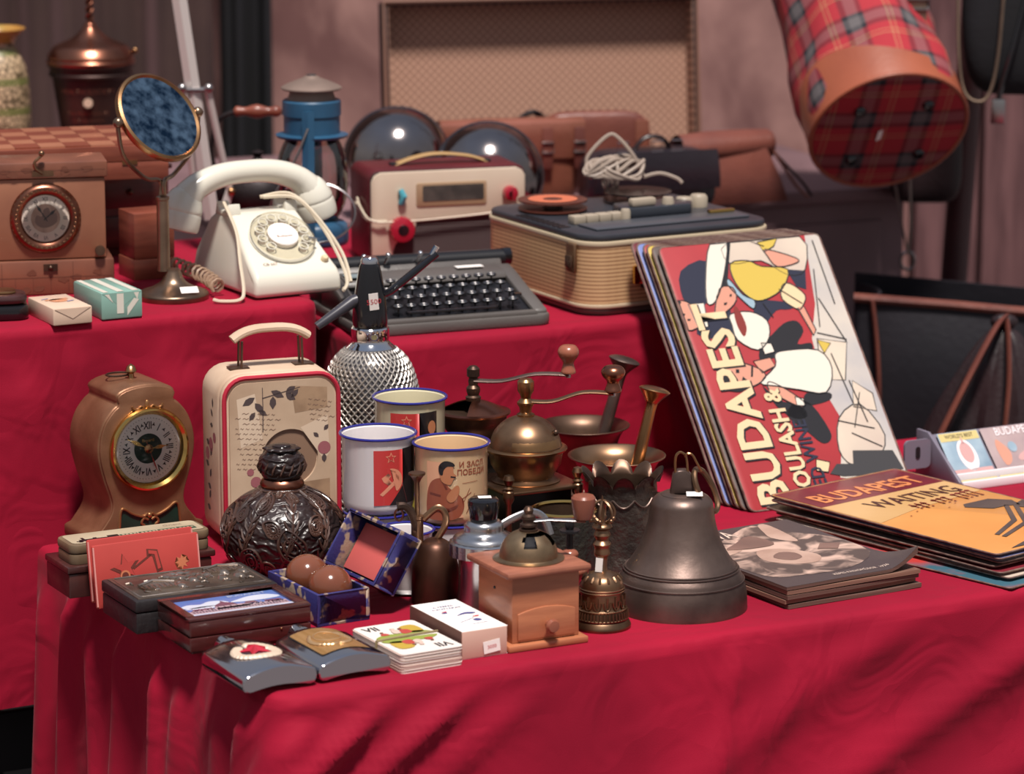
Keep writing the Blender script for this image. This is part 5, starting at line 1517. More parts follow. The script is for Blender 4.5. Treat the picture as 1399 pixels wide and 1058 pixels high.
# ---------------------------------------------------------------- postcard rack behind the flat signs
M['rack_grey'] = mat('rack_grey', '#77707e', .4)
M['rack_white'] = mat('rack_white', '#e6dde0', .35)
t = thing('postcard_rack', 'grey and white stepped rack holding postcards behind the flat tin signs', 'rack', at(1312, 670, Z1), R(28))
side = [(-.004, 0), (.085, 0), (.085, .056), (.062, .056), (-.004, .010)]
for x0, x1 in ((-.004, 0), (.170, .174)):
    MB().prism(side, x0, x1, 'x').build('side_panel', M['rack_grey'], t, bevel=.001)
MB().prism([(.012, .004), (.060, .052), (.064, .052), (.016, .002)], 0, .17, 'x').build('back_board', M['rack_grey'], t)
MB().box(0, .17, -.006, -.001, .0, .010).build('front_rail', M['rack_white'], t, bevel=.001)
MB().box(0, .17, .009, .013, .0, .016).build('middle_rail', M['rack_white'], t, bevel=.001)
MB().prism(rrect(.036, .034, .006, 4, -.024, .034), .052, .055, 'y').build('price_flap', M['rack_grey'], t)
MB().prism(rrect(.006, .014, .003, 4, -.024, .036), .0510, .0518, 'y').build('flap_slot', M['black_metal'], t)
M['card_sky'] = mat('postcard_blue', '#9db0bd', .35, c2='#7f96a8', ns=30)
M['card_pink'] = mat('postcard_pink', '#c49a98', .35)
M['card_yellow'] = mat('postcard_yellow', '#c9b77c', .35)
M['card_mauve'] = mat('postcard_mauve', '#9a868a', .35, c2='#b09a98', ns=20)
rk = t.location.copy()
def card(label, x, y, z, w, h, base_m, kind):
    c, s = math.cos(R(28)), math.sin(R(28))
    o = thing('postcard', label, 'postcard', (rk.x + x * c - y * s, rk.y + x * s + y * c, Z1 + z), R(28), 'postcards in the rack')
    o.rotation_euler = (R(-44), 0, R(28))
    MB().box(0, w, -.0012, 0, 0, h).build('card', base_m, o, bevel=.0004)
    ff = front(-.0012, .0003)
    f2 = front(-.0012, .0006)
    if kind == 0:
        decal('yellow_band', [rc(.001, w - .001, h * .80, h - .001)], M['card_yellow'], ff, o)
        decal('pink_band', [rc(.001, w - .001, .001, h * .16)], M['card_pink'], ff, o)
        decal('dome_print', [smooth2(circ(.0125, 14, w * .52, h * .46, 1.7), 2)], M['rack_white'], ff, o)
        decal('dome_print_pink', [smooth2([(w * .52 + .0085 * math.cos(a), h * .52 + .014 * math.sin(a)) for a in [2 * PI * i / 10 for i in range(10)]], 2), [(w * .48, h * .72), (w * .52, h * .9), (w * .56, h * .72)]], M['card_pink'], f2, o)
        text('card_lettering', "WORLD'S BEST", .0072, M['ink'], f2, o, w / 2, h * .86, 0, 0, .8)
    elif kind == 1:
        text('card_lettering', 'BUDAPEST', .0150, M['rack_white'], f2, o, w / 2, h * .80, 0, .01, .8)
        decal('figure_print', [smooth2([(w * .16, h * .14), (w * .12, h * .5), (w * .16, h * .72), (w * .24, h * .6), (w * .3, h * .4), (w * .26, h * .2)], 3)], M['poster_skin'], ff, o)
        decal('balloon_print', [circ(.006, 14, w * .36, h * .52, 1.2)], M['card_sky'], f2, o)
        decal('pink_band', [smooth2([(w * .4, h * .2), (w * .95, h * .25), (w * .95, h * .45), (w * .5, h * .4)], 3)], M['card_pink'], ff, o)
    else:
        decal('field_print', [smooth2([(w * .05, h * .2), (w * .95, h * .1), (w * .9, h * .5), (w * .1, h * .6)], 3)], M['card_sky'], ff, o)
card("blue and yellow postcard reading WORLD'S BEST, upper row of the rack", .004, .0150, .0100, .056, .060, M['card_sky'], 0)
card('mauve postcard reading BUDAPEST, upper row of the rack', .064, .0150, .0100, .092, .060, M['card_mauve'], 1)
card('yellowish postcard peeking out at the left of the lower rack row', .004, .0008, .0010, .052, .010, M['card_yellow'], 2)
card('pale postcard with blue print at the right of the lower rack row', .060, .0008, .0010, .09, .010, M['card_yellow'], 2)

# ================================================================== on the left high table
# ---------------------------------------------------------------- ceramic vase
M['crackle'] = mat('crackle_glaze', '#c2a988', .45, c2='#a48c6c', ns=10, coat=.2)
nt = M['crackle'].node_tree
_v = nd(nt, 'ShaderNodeTexVoronoi', feature='DISTANCE_TO_EDGE')
_v.inputs['Scale'].default_value = 150
nt.links.new(coords(M['crackle'], (1, 1, .75)), _v.inputs[0])
_r = nd(nt, 'ShaderNodeValToRGB')
_r.color_ramp.elements[0].color = (.09, .08, .05, 1); _r.color_ramp.elements[0].position = .02
_r.color_ramp.elements[1].color = (1, 1, 1, 1); _r.color_ramp.elements[1].position = .14
nt.links.new(_v.outputs['Distance'], _r.inputs[0])
_mx = nd(nt, 'ShaderNodeMix', data_type='RGBA', blend_type='MULTIPLY')
_mx.inputs[0].default_value = 1
_src = bsdf(M['crackle']).inputs['Base Color'].links[0].from_socket
nt.links.new(_src, _mx.inputs[6]); nt.links.new(_r.outputs[0], _mx.inputs[7])
_w = nd(nt, 'ShaderNodeSeparateXYZ')
nt.links.new(coords(M['crackle']), _w.inputs[0])
_wv = nd(nt, 'ShaderNodeMath', operation='SINE'); _m1 = nd(nt, 'ShaderNodeMath', operation='MULTIPLY'); _m1.inputs[1].default_value = 155
nt.links.new(_w.outputs[2], _m1.inputs[0]); nt.links.new(_m1.outputs[0], _wv.inputs[0])
_r2 = nd(nt, 'ShaderNodeValToRGB')
_r2.color_ramp.elements[0].position = .55; _r2.color_ramp.elements[0].color = (0, 0, 0, 1)
_r2.color_ramp.elements[1].position = .9; _r2.color_ramp.elements[1].color = (.75, .75, .75, 1)
nt.links.new(_wv.outputs[0], _r2.inputs[0])
_mx2 = nd(nt, 'ShaderNodeMix', data_type='RGBA')
_mx2.inputs[7].default_value = srgb('#5e6a2e') + (1,)
nt.links.new(_r2.outputs[0], _mx2.inputs[0]); nt.links.new(_mx.outputs[2], _mx2.inputs[6])
nt.links.new(_mx2.outputs[2], bsdf(M['crackle']).inputs['Base Color'])
t = thing('ceramic_vase', 'cream crackle-glazed ceramic vase with green bands and orange lip', 'vase', at(3, 238, ZL), 0)
MB().lathe(prof([(.028, 0), (.033, .01), (.042, .06), (.0425, .10), (.040, .135), (.034, .158), (.0235, .176), (.022, .186)], 5), 36).build('vase_body', M['crackle'], t)
MB().lathe(prof([(.022, .184), (.027, .192), (.0365, .200), (.037, .204), (.030, .203), (.018, .190)], 4), 36, cap=False).build('lip', mat('orange_glaze', '#b07a3a', .3, c2='#8a8038', ns=20, coat=.4), t)

# ---------------------------------------------------------------- copper lidded urn
t = thing('copper_urn', 'dark copper lidded urn with rope handle and round stud beside the vase', 'urn', at(128, 238, ZL), 0)
M['copper_dark'] = mat('dark_copper', '#4a322c', .45, .45, c2='#1f1819', ns=14, rvar=.1)
MB().lathe(prof([(.036, 0), (.038, .006), (.042, .05), (.050, .110), (.054, .138)], 4), 40).build('urn_body', M['copper_dark'], t)
MB().lathe([(.0545, .136), (.0580, .139), (.0585, .142), (.0565, .144), (.0575, .150), (.0600, .152), (.0605, .156)], 40).build('collar', M['copper_dark'], t)
MB().lathe(prof([(.0605, .155), (.0615, .159), (.0590, .162), (.0600, .165), (.0560, .172), (.0510, .178), (.046, .181), (.024, .191), (.011, .203), (.008, .209), (.006, .211)], 4), 44).build('lid', M['copper'], t)
mb = MB()
for k in range(2):
    mb.tube([(.0032 * math.cos(j * .8 + k * PI), .0032 * math.sin(j * .8 + k * PI), .208 + j * .0026) for j in range(26)], .0030, 6)
mb.build('rope_handle', M['copper'], t)
MB().ball((.061, .004, .172), .0045, 10).build('side_knob', M['brass'], t)
MB().lathe([(0, .002), (.0065, .002), (.0065, 0)], 18, Matrix.Translation((.001, -.0515, .106)) @ Matrix.Rotation(R(90), 4, 'X')).build('stud', mat('ivory_stud', '#cdb09a', .4), t)
uf = lambda u, v: ((.0415 + .0088 * (v - .05) / .06 + .0012) * math.sin(u / .05), -(.0415 + .0088 * (v - .05) / .06 + .0012) * math.cos(u / .05), v)
M['copper_print'] = mat('worn_copper_print', '#8a5f4e', .4, .8)
text('urn_lettering', 'HEALTH SOCIETY', .0095, M['copper_print'], uf, t, 0, .118, 0, 0, 1, .006)
text('urn_lettering', 'TEA MERCHANTS', .0080, M['copper_print'], uf, t, 0, .088, 0, 0, 1, .006)
text('urn_lettering', 'ESTABLISHED', .0080, M['copper_print'], uf, t, 0, .078, 0, 0, 1, .006)
decal('worn_patch', [smooth2([(-.030, .030), (-.028, .056), (-.018, .052), (-.010, .060), (.012, .066), (.016, .050), (.008, .036), (.010, .020), (-.014, .018)], 3)], M['copper_print'], uf, t, .006)

# ---------------------------------------------------------------- drawer cabinet, chess box, map clock
M['cabinet'] = mat('cabinet_wood', '#5a2c24', .4, c2='#3c1c1a', ns=9, stretch=(1, 8, 8), coat=.2)
t = thing('drawer_cabinet', 'dark wooden drawer cabinet underneath the chess box', 'cabinet', at(132, 352, ZL), YAW)
W, D, H = .200, .16, .108
x0 = -.105
MB().box(x0, x0 + W, 0, D, 0, H - .006).build('cabinet_body', M['cabinet'], t, bevel=.0015)
MB().box(x0 - .004, x0 + W + .004, -.004, D, H - .006, H).build('cabinet_top', M['wood_dark'], t, bevel=.002)
for zz in (.010, .058):
    for xx in (x0 + .008, x0 + .104):
        d = MB().box(xx, xx + .088, -.003, .004, zz, zz + .038).build('drawer', M['cabinet'], t, bevel=.0015)
        MB().ball((xx + .044, -.006, zz + .019), .004, 10).build('drawer_knob', M['brass_dark'], d)
cab = t.location.copy()
M['chess_light'] = mat('light_veneer', '#b0745a', .35, c2='#a0654d', ns=8, coat=.3)
M['chess_dark'] = mat('red_veneer', '#8c4a38', .35, c2='#7c3f30', ns=8, coat=.3)
t = thing('chess_box', 'folding wooden chess box with checkered top, lying on the dark cabinet', 'chess box', at(118, 246, ZL + H) , R(16))
W, D, HC = .30, .16, .042
MB().box(-W * .68, W * .32, -.01, D, 0, HC * .49).build('lower_half', M['wood_red'], t, bevel=.001)
up = MB().box(-W * .68, W * .32, -.01, D, HC * .50, HC - .002).build('upper_half', M['wood_red'], t, bevel=.001)
for i in range(10):
    for j in range(5):
        xx, yy = -W * .68 + .003 + i * .0294, -.008 + j * .0332
        MB().box(xx + .0002, xx + .0292, yy + .0002, yy + .0330, HC - .003, HC).build('square', M['chess_light'] if (i + j) % 2 else M['chess_dark'], up)
for xx in (-.06, .05):
    MB().box(xx - .009, xx + .009, -.0112, -.0098, HC * .42, HC * .54).build('hinge', M['brass'], t)

M['map_paper'] = mat('old_map_paper', '#96644a', .5, c2='#7e4e3a', ns=10, coat=.25)
M['map_paper2'] = mat('old_map_paper_dark', '#824f3b', .5, c2='#6b3f30', ns=14, coat=.25)
t = thing('map_clock', 'box clock covered in old map paper with a bronze ringed roman dial', 'clock', at(58, 404, ZL), R(12))
MB().box(-.105, .082, 0, .07, 0, .040).build('base_drawer', M['map_paper2'], t, bevel=.002)
MB().box(-.100, .074, .003, .066, .0408, .133).build('case', M['map_paper'], t, bevel=.002)
MB().box(-.103, .077, .0, .070, .1335, .152).build('lid', M['map_paper2'], t, bevel=.002)
mm = []
rs = random.Random(21)
for k in range(16):
    cx, cz = rs.uniform(-.09, .07), rs.choice([rs.uniform(.005, .036), rs.uniform(.006, .034), rs.uniform(.138, .148)])
    q = [(cx + rs.uniform(.004, .008) * math.cos(a), cz + rs.uniform(.002, .0045) * math.sin(a)) for a in [2 * PI * i / 9 for i in range(9)]]
    mm.append(q)
decal('map_outline', mm, mat('map_ink', '#6b3f2f', .5), front(0, .0003), t)
decal('map_lines', [rc(-.10, .08, .0205, .0209), rc(-.045, -.0446, .002, .038), rc(.035, .0354, .002, .038), rc(-.10, .074, .1425, .1428)] + [rc(-.09 + .02 * k, -.0897 + .02 * k, .003, .02) for k in range(9)], mat('map_ink_dark', '#4a2c24', .5), front(0, .0004), t)
dc = (.006, .088)
RM = Matrix.Translation((dc[0], .003, dc[1])) @ Matrix.Rotation(R(90), 4, 'X')
MB().lathe(prof([(.0395, 0), (.0400, .002), (.0365, .006), (.0330, .0068), (.0290, .005), (.0275, .0035), (.0265, .001)], 3), 48, RM, cap=False).build('dial_ring', M['copper'], t)
mb = MB()
for k in range(40):
    a = 2 * PI * k / 40
    mb.ball((.0335 * math.cos(a), .0335 * math.sin(a), .0068), .0017, 6, (1, 1, .6), RM).ball((.0383 * math.cos(a), .0383 * math.sin(a), .0035), .0013, 5, (1, 1, .6), RM)
mb.build('beaded_ring', M['brass_old'], t, kind='stuff')
MB().lathe([(0, .0012), (.0275, .0012)], 36, RM, cap=False).build('dial', mat('ivory_dial', '#efe0d4', .5, c2='#e2cfc0', ns=12), t)
df = lambda e: (lambda u, v: (dc[0] + u, .003 - .0012 - e, dc[1] + v))
decal('castle_picture', [circ(.0165, 24)], mat('castle_print', '#d6b09c', .5, c2='#a98474', ns=60), df(.0003), t)
decal('castle_print', [smooth2([(-.012, -.004), (-.010, .004), (-.004, .002), (-.002, .010), (.004, .012), (.006, .004), (.012, .006), (.013, -.004), (.004, -.010), (-.006, -.010)], 2)], mat('castle_wall', '#8f6d62', .5), df(.0005), t)
for i, s in enumerate(RN):
    a = R(90 - 30 * i)
    text('numeral', s, .0070, M['sepia_dark'], df(.0004), t, .0198 * math.cos(a), .0198 * math.sin(a), a - PI / 2, 0, .8)
def hand2(name, ang, L, w, e):
    a = R(ang)
    d, q = Vector((math.cos(a), math.sin(a))), Vector((-math.sin(a), math.cos(a)))
    pts = [d * x * L + q * y * w for x, y in ((-.15, -.5), (-.15, .5), (.4, .5), (.6, 1.6), (.75, .5), (1, 0), (.75, -.5), (.6, -1.6), (.4, -.5))]
    MB().prism([(p.x, p.y) for p in pts], e, e + .0004, 'z', RM).build(name, M['black_metal'], t)
hand2('hour_hand', 40, .017, .0011, .0022)
hand2('minute_hand', 122, .022, .0010, .0028)
MB().lathe([(0, .006), (.027, .0055)], 32, RM, cap=False).build('dial_glass', M['glass'], t)
MB().lathe([(0, .010), (.0055, .010), (.006, .006), (.0045, 0)], 18, Matrix.Translation((.066, .003, .050)) @ Matrix.Rotation(R(90), 4, 'X')).build('winder', M['brass_dark'], t)
MB().tube(spline([(.004, -.003, .140), (-.004, -.005, .146), (-.005, -.006, .153), (.0, -.006, .158), (.003, -.006, .161)], 5), .0020, 6).ball((.003, -.006, .163), .0035, 10).box(-.008, .016, -.003, 0, .1365, .1425).build('hook', M['brass_old'], t)
MB().box(.002, .018, -.002, 0, .028, .036).ball((.010, -.003, .032), .003, 8).build('drawer_catch', M['brass_dark'], t)

t = thing('small_wooden_box', 'small upright reddish wooden box behind the shaving mirror stem', 'box', at(184, 384, ZL), YAW)
MB().box(0, .052, 0, .05, .0, .024).build('lower_box', M['wood_red'], t, bevel=.001)
MB().box(.001, .051, .001, .05, .0245, .078).build('upper_box', M['wood_red'], t, bevel=.001)

# ---------------------------------------------------------------- soap packets and dark case
M['soap_cream'] = mat('cream_wrapper', '#d3b9a4', .5, c2='#c9ab96', ns=8)
M['soap_green'] = mat('green_wrapper', '#86aca0', .4, c2='#789d92', ns=8, coat=.2)
M['soap_white'] = mat('wrapper_stripe', '#d8d2c6', .4, coat=.2)
t = corner_thing('soap_packet', 'cream paper wrapped soap packet with faded orange print', 'soap', 73, 446, ZL)
W, D, H = .045, .080, .019
MB().box(0, W, 0, D, 0, H).build('wrapper', M['soap_cream'], t, bevel=.0015)
MB().prism([(.002, H - .001), (W - .002, H - .001), (W * .5, H * .35)], -.0006, 0, 'y').build('end_fold', M['soap_cream'], t)
decal('orange_print', [smooth2(circ(.010, 10, W * .5, D * .55), 2), [(W * .2, D * .65), (W * .8, D * .7), (W * .8, D * .62), (W * .2, D * .57)]], mat('faded_orange', '#c98a68', .5), topf(H), t)
decal('blue_print', [[(W * .15, D * .70), (W * .35, D * .74), (W * .35, D * .71), (W * .15, D * .67)], [(W * .65, D * .45), (W * .85, D * .5), (W * .85, D * .46), (W * .65, D * .41)]], mat('faded_blue', '#8a86a8', .5), topf(H, .0006), t)
t = corner_thing('soap_packet', 'green and white striped paper wrapped soap packet beside the mirror base', 'soap', 139, 438, ZL)
W, D, H = .048, .086, .030
MB().box(0, W, 0, D, 0, H).build('wrapper', M['soap_green'], t, bevel=.0018)
for x0, x1 in ((.003, .009), (.019, .027), (.037, .044)):
    decal('stripe', [rc(x0, x1, .001, D - .001)], M['soap_white'], topf(H, .0003), t)
for pts in ([(.004, .028), (.009, .028), (.014, .018)], [(.018, .006), (.026, .006), (.026, .028), (.018, .028)], [(.030, .003), (.044, .020), (.038, .022), (.030, .012)], [(.038, .028), (.044, .028), (.042, .020)]):
    decal('end_stripe', [pts], M['soap_white'], front(0, .0003), t)
MB().prism([(.001, H - .001), (W - .001, H - .001), (W * .5, H * .42)], -.0002, 0, 'y').build('end_fold', M['soap_green'], t)
t = thing('dark_case', 'small black lacquer case with brass lid at the left edge of the high table', 'case', at(2, 437, ZL), R(12))
MB().prism(rrect(.072, .05, .016, 6, -.006, .012), 0, .017).build('case_body', M['black_plastic'], t, bevel=.004)
MB().prism(rrect(.070, .048, .016, 6, -.006, .012), .0175, .028).build('case_lid', M['wood_dark'], t, bevel=.005)
MB().prism(rrect(.050, .03, .010, 6, -.008, .012), .028, .031).build('lid_plate', M['brass'], t, bevel=.001)

# ---------------------------------------------------------------- shaving mirror
M['mirror_brass'] = mat('mirror_stand_brass', '#a68c76', .32, .95, c2='#6d5a4c', ns=14)
t = thing('shaving_mirror', 'round tilting table mirror on a brass column with domed base', 'mirror', at(237, 408, ZL), 0)
MB().lathe(prof([(.0395, 0), (.0400, .003), (.0385, .008), (.025, .013), (.014, .020), (.009, .030), (.008, .034)], 4), 40).build('base', M['mirror_brass'], t)
MB().lathe([(.0076, .032), (.0072, .036), (.0068, .112), (.0078, .113), (.0078, .116), (.004, .118)], 24, Matrix.Translation((-.010, 0, 0)) ).build('column', M['mirror_brass'], t)
dn = Vector((.61, -.545, .56)).normalized()
mc = Vector((-.013, .004, .205))
MR_ = .054
maj = Vector((0, 0, 1)) - dn * dn.z
side_ = dn.cross(Vector((0, 0, 1))).normalized()          # horizontal axis of the mirror
upv = side_.cross(dn).normalized()
Rm = Matrix((( side_.x, upv.x, dn.x, mc.x), (side_.y, upv.y, dn.y, mc.y), (side_.z, upv.z, dn.z, mc.z), (0, 0, 0, 1)))
fr_ = MB().lathe([(.0495, .002), (.0520, .0045), (.0550, .003), (.0555, 0), (.0550, -.004), (.050, -.006), (0, -.007)], 48, Rm, cap=False).build('mirror_frame', M['brass'], t)
mm_ = mat('old_mirror_sky_tint', '#8fa9bd', .06, 1, c2='#263f58', ns=85, nmix=(.34, .66), det=10)  # mottling is dirt; the blue is reflected sky put into the colour
MB().lathe([(0, .0022), (.0502, .0022)], 48, Rm, cap=False).build('mirror_glass', mm_, fr_)
ca = side_
j0 = Vector((-.010, 0, .116))
for s in (-1, 1):
    e = mc + ca * (.060 * s)
    MB().tube(spline([j0 + Vector((.002 * s * (1 if ca.x > 0 else -1), 0, 0)), j0 + Vector((.0025 * s * (1 if ca.x > 0 else -1), 0, .018)), mc + ca * (.022 * s) + Vector((0, 0, -.066)), mc + ca * (.052 * s) + Vector((0, 0, -.040)), e + Vector((0, 0, -.012)), e], 6), .0026, 8).build('fork_arm', M['mirror_brass'], t)
    MB().ball(e, .0062, 12).build('pivot_knob', M['mirror_brass'], t)
price_tag(t, (.020, -.021, .0135), (R(-62), 0, R(18)), .020, .011)

# ---------------------------------------------------------------- telephone
M['phone'] = mat('ivory_bakelite', '#dcd8cb', .22, c2='#d4cfc0', ns=4, coat=.35)
M['phone_cord'] = mat('cream_cord', '#cdbfa9', .45)
t = thing('telephone', 'ivory rotary dial telephone with handset on its cradle', 'telephone', at(349, 412, ZL), R(30))
W, D = .110, .172
sec = [(0, .002, 1.0), (0, .020, .995), (.006, .029, .97), (.030, .044, .92), (.078, .078, .80), (.092, .086, .78), (.124, .086, .78), (.140, .076, .82), (.166, .034, .95), (.172, .002, 1.0)]
vs, fs = [], []
for sx in (0, 1):
    for y, z, k in sec:
        vs.append((W / 2 + (sx - .5) * W * k, y, z))
n = len(sec)
fs = [tuple(range(n)), tuple(reversed(range(n, 2 * n)))] + [(i, n + i, n + (i + 1) % n, (i + 1) % n) for i in range(n)]
MB().add(vs, fs).build('body', M['phone'], t, bevel=.006, seg=4, sharp=25)
MB().box(.012, W - .012, .010, D - .010, 0, .003).build('base_plate', M['black_metal'], t)
for s in (0, 1):
    xx = W / 2 + (s - .5) * .072
    MB().prism([(.088, .082), (.092, .097), (.100, .088), (.114, .088), (.122, .097), (.127, .080)], xx - .008, xx + .008, 'x').build('cradle_prong', M['phone'], t, bevel=.002)
# dial on the sloping face
sl = math.atan2(.078 - .044, .078 - .030)
nrm = Vector((0, -math.sin(sl), math.cos(sl)))
dcn = Vector((W / 2 + .002, .049, .0575))
Rd = Matrix.Translation(dcn) @ Matrix.Rotation(sl, 4, 'X')
MB().lathe([(.0385, -.004), (.0385, .003), (.0365, .0045), (.030, .004), (0, .004)], 48, Rd).build('dial_plate', M['phone'], t)
M['clear_plastic'] = glass_mat('clear_plastic', '#f2efe6', f=.10, rough=.1)
mb = MB()
hole_a = [R(-52 + 30 * i) for i in range(10)]
fw = MB()
fw.lathe([(.0375, .0065), (.0385, .008), (.0375, .0095), (.033, .0098)], 48, Rd, cap=False)
fw.lathe([(.0185, .0098), (.0195, .0105), (.033, .0098)], 48, Rd, cap=False)
fw.build('finger_wheel', M['clear_plastic'], t)
for a in hole_a:
    c = Vector((.0275 * math.cos(a), .0275 * math.sin(a), .0102))
    MB().tube([c + Vector((.0055 * math.cos(b), .0055 * math.sin(b), 0)) for b in [2 * PI * i / 14 for i in range(14)]], .0007, 5, True, Rd).build('finger_hole_rim', M['phone'], t)
    MB().lathe([(0, .0046), (.0048, .0044)], 14, Rd @ Matrix.Translation((c.x, c.y, 0)), cap=False).build('number_disc', mat('number_disc', '#8d8176', .4) if a == hole_a[0] else bpy.data.materials['number_disc'], t)
MB().lathe([(0, .0115), (.017, .0112), (.0182, .010), (.0182, .005)], 32, Rd, cap=False).build('number_card', M['white_paper'], t)
text('card_lettering', 'Budapest', .0055, M['sepia'], lambda u, v: Rd @ Vector((u, v, .0119)), t, 0, -.006)
MB().box(-.001, .001, -.005, .005, .009, .013, Rd @ Matrix.Translation((.034 * math.cos(R(-22)), .034 * math.sin(R(-22)), 0)) @ Matrix.Rotation(R(-22) - PI / 2, 4, 'Z')).build('finger_stop', M['steel'], t)
MB().lathe([(.0045, .0), (.0045, .004), (.003, .006), (0, .0062)], 16, Matrix.Translation((W - .014, .018, .036)) @ Matrix.Rotation(sl, 4, 'X')).build('button', mat('cream_button', '#d9c3a0', .3), t)
text('maker_lettering', 'CB 667', .006, M['sepia'], lambda u, v: (u, .016 + v * math.cos(sl), .0364 + v * math.sin(sl)), t, .028, .0, 0)
# handset
hy, hx = .110, W / 2 - .010
HL = .088
pts, rs_ = [], []
for i in range(25):
    u = i / 24 * 2 - 1
    pts.append((hx + u * HL, hy, .100 + .030 * (1 - abs(u) ** 2.6) - .012 * max(0, abs(u) - .8) / .2))
    rs_.append(.0140 + .0035 * abs(u) ** 2 + .004 * max(0, abs(u) - .75) / .25)
hs = MB().tube(pts, rs_, 16, flat=(.95, 1.05)).build('handset_grip', M['phone'], t)
for s in (-1, 1):
    e = Matrix.Translation((hx + s * (HL - .006), hy, .096)) @ Matrix.Rotation(R(-16) * s, 4, 'Y')
    MB().lathe(prof([(.0, -.028), (.021, -.0275), (.0245, -.022), (.0245, -.010), (.0235, -.006)], 3), 32, e).build('handset_cap', M['phone'], hs)
    MB().lathe(prof([(.0235, -.006), (.0240, -.002), (.021, .008), (.015, .018), (.006, .023), (0, .024)], 3), 32, e).build('handset_cup', M['phone'], hs)
MB().tube(spline([(.010, .100, .098), (.006, .060, .070), (-.004, .030, .040), (-.012, .005, .012), (-.022, -.004, .004), (-.040, .004, .003), (-.046, .012, .004)], 6), .0021, 6).build('cord', M['phone_cord'], t)
MB().tube(spline([(.060, .100, .100), (.095, .085, .098), (.113, .060, .070), (.122, .030, .034), (.118, .004, .012), (.110, -.003, .003), (.118, .012, .0022)], 6), .0021, 6).tube(spline([(.058, .104, .100), (.090, .092, .103), (.110, .066, .080), (.127, .034, .040), (.124, .006, .010)], 6), .0021, 6).build('cord', M['phone_cord'], t)
hp = []
for i in range(90):
    a = i * .75
    hp.append((-.030 + .008 * math.cos(a) + .010 * math.sin(i * .03), .150 - i * .0012, .012 + .010 * (1 - i / 90) + .0075 * math.sin(a)))
MB().tube(hp, .0019, 5).build('coiled_cord', mat('brown_cord', '#9a7f6a', .5), t)

# ---------------------------------------------------------------- folding metal easel, iron kettle, lantern
M['easel'] = mat('easel_aluminium', '#d3c7c3', .4, .5)
t = thing('metal_easel', 'folding silver metal stand leaning behind the shaving mirror', 'stand', at(290, 300, ZL), 0)
MB().tube([(.0, 0, 0), (-.046, .03, .33)], .0095, 4, flat=(1, .45)).build('main_bar', M['easel'], t)
MB().tube([(.022, .02, .030), (-.004, .012, .165)], .0048, 8).build('side_rod', M['easel'], t)
MB().tube([(-.020, .02, .0), (-.034, .012, .165)], .0048, 8).build('side_rod', M['easel'], t)
for x_, z_ in ((-.036, .168), (-.002, .168)):
    MB().ball((x_, .008, z_), .0062, 12).build('joint', M['steel'], t)
MB().tube([(-.036, .010, .166), (-.002, .010, .166)], .003, 8).build('cross_pin', M['steel'], t)
MB().tube([(.022, .016, .034), (.010, .010, .0)], .0055, 6, flat=(1, .4)).build('foot_bracket', M['easel'], t)
MB().ball((.024, .014, .034), .0055, 10).build('joint', M['brass'], t)

M['iron'] = mat('cast_iron', '#2c2224', .5, .5, c2='#1d1719', ns=14, bump=.3, bs=80)
t = thing('iron_kettle', 'dark cast iron kettle with turned wooden bail handle behind the telephone', 'kettle', at(353, 288, ZL), 0)
MB().lathe(prof([(.040, 0), (.052, .010), (.056, .030), (.046, .050), (.030, .058), (.020, .060)], 4), 32).build('kettle_body', M['iron'], t)
MB().lathe(prof([(.026, .058), (.024, .063), (.008, .067), (.005, .072), (.008, .077), (0, .080)], 3), 24).build('kettle_lid', M['iron'], t)
MB().tube(spline([(.052, 0, .040), (.068, 0, .070), (.070, 0, .105), (.058, 0, .125), (.030, 0, .130)], 6), .0032, 8).tube(spline([(-.052, 0, .040), (-.060, 0, .080), (-.050, 0, .118), (-.028, 0, .130)], 6), .0032, 8).build('bail', M['iron'], t)
MB().lathe(prof([(.003, -.030), (.007, -.026), (.0055, -.015), (.0095, 0), (.0055, .015), (.0075, .026), (.003, .032)], 3), 18, Matrix.Translation((0, 0, .130)) @ Matrix.Rotation(R(90), 4, 'Y')).build('wooden_grip', M['wood_red'], t)

M['lantern_blue'] = mat('blue_lantern_paint', '#2c5878', .38, c2='#234966', ns=14)
M['lantern_cap'] = mat('dusty_metal', '#8c786e', .6, .4, c2='#77655c', ns=16)
t = thing('kerosene_lantern', 'blue kerosene lantern with glass globe and dusty metal cap', 'lantern', at(428, 332, ZL), 0)
MB().lathe(prof([(.042, 0), (.044, .006), (.042, .024), (.030, .030)], 3), 36).build('fuel_tank', M['lantern_blue'], t)
gl_ = MB().lathe(prof([(.030, .030), (.040, .050), (.0435, .075), (.042, .105), (.036, .122), (.031, .132)], 4), 36, cap=False).build('globe', glass_mat('lantern_glass', '#f0e4de', f=.14, rough=.08), t)
MB().lathe([(.012, .028), (.013, .042), (.008, .048), (.004, .052), (0, .052)], 18).build('burner', M['brass_old'], t)
MB().lathe([(.031, .130), (.043, .132), (.0445, .135), (.035, .137)], 36).build('flange', M['lantern_blue'], t)
MB().lathe([(.0345, .136), (.0345, .158), (.0360, .159), (.0360, .176), (.034, .178)], 36).build('chimney_ring', M['lantern_blue'], t)
MB().lathe([(.030, .177), (.027, .186), (.027, .190)], 24).build('vent', M['lantern_cap'], t)
MB().lathe(prof([(.0355, .190), (.0370, .193), (.025, .199), (.012, .204), (.009, .206), (.007, .207)], 3), 36).build('cap', M['lantern_cap'], t)
MB().lathe([(.006, .206), (.006, .209), (0, .2095)], 14).build('cap_screw', M['steel'], t)
for a in (-93, 87):
    c, s = math.cos(R(a)), math.sin(R(a))
    MB().tube([(.043 * c, .043 * s, .008), (.0455 * c, .0455 * s, .08), (.0410 * c, .0410 * s, .168)], .0075, 4, flat=(1, .5)).build('side_tube', M['lantern_blue'], t)
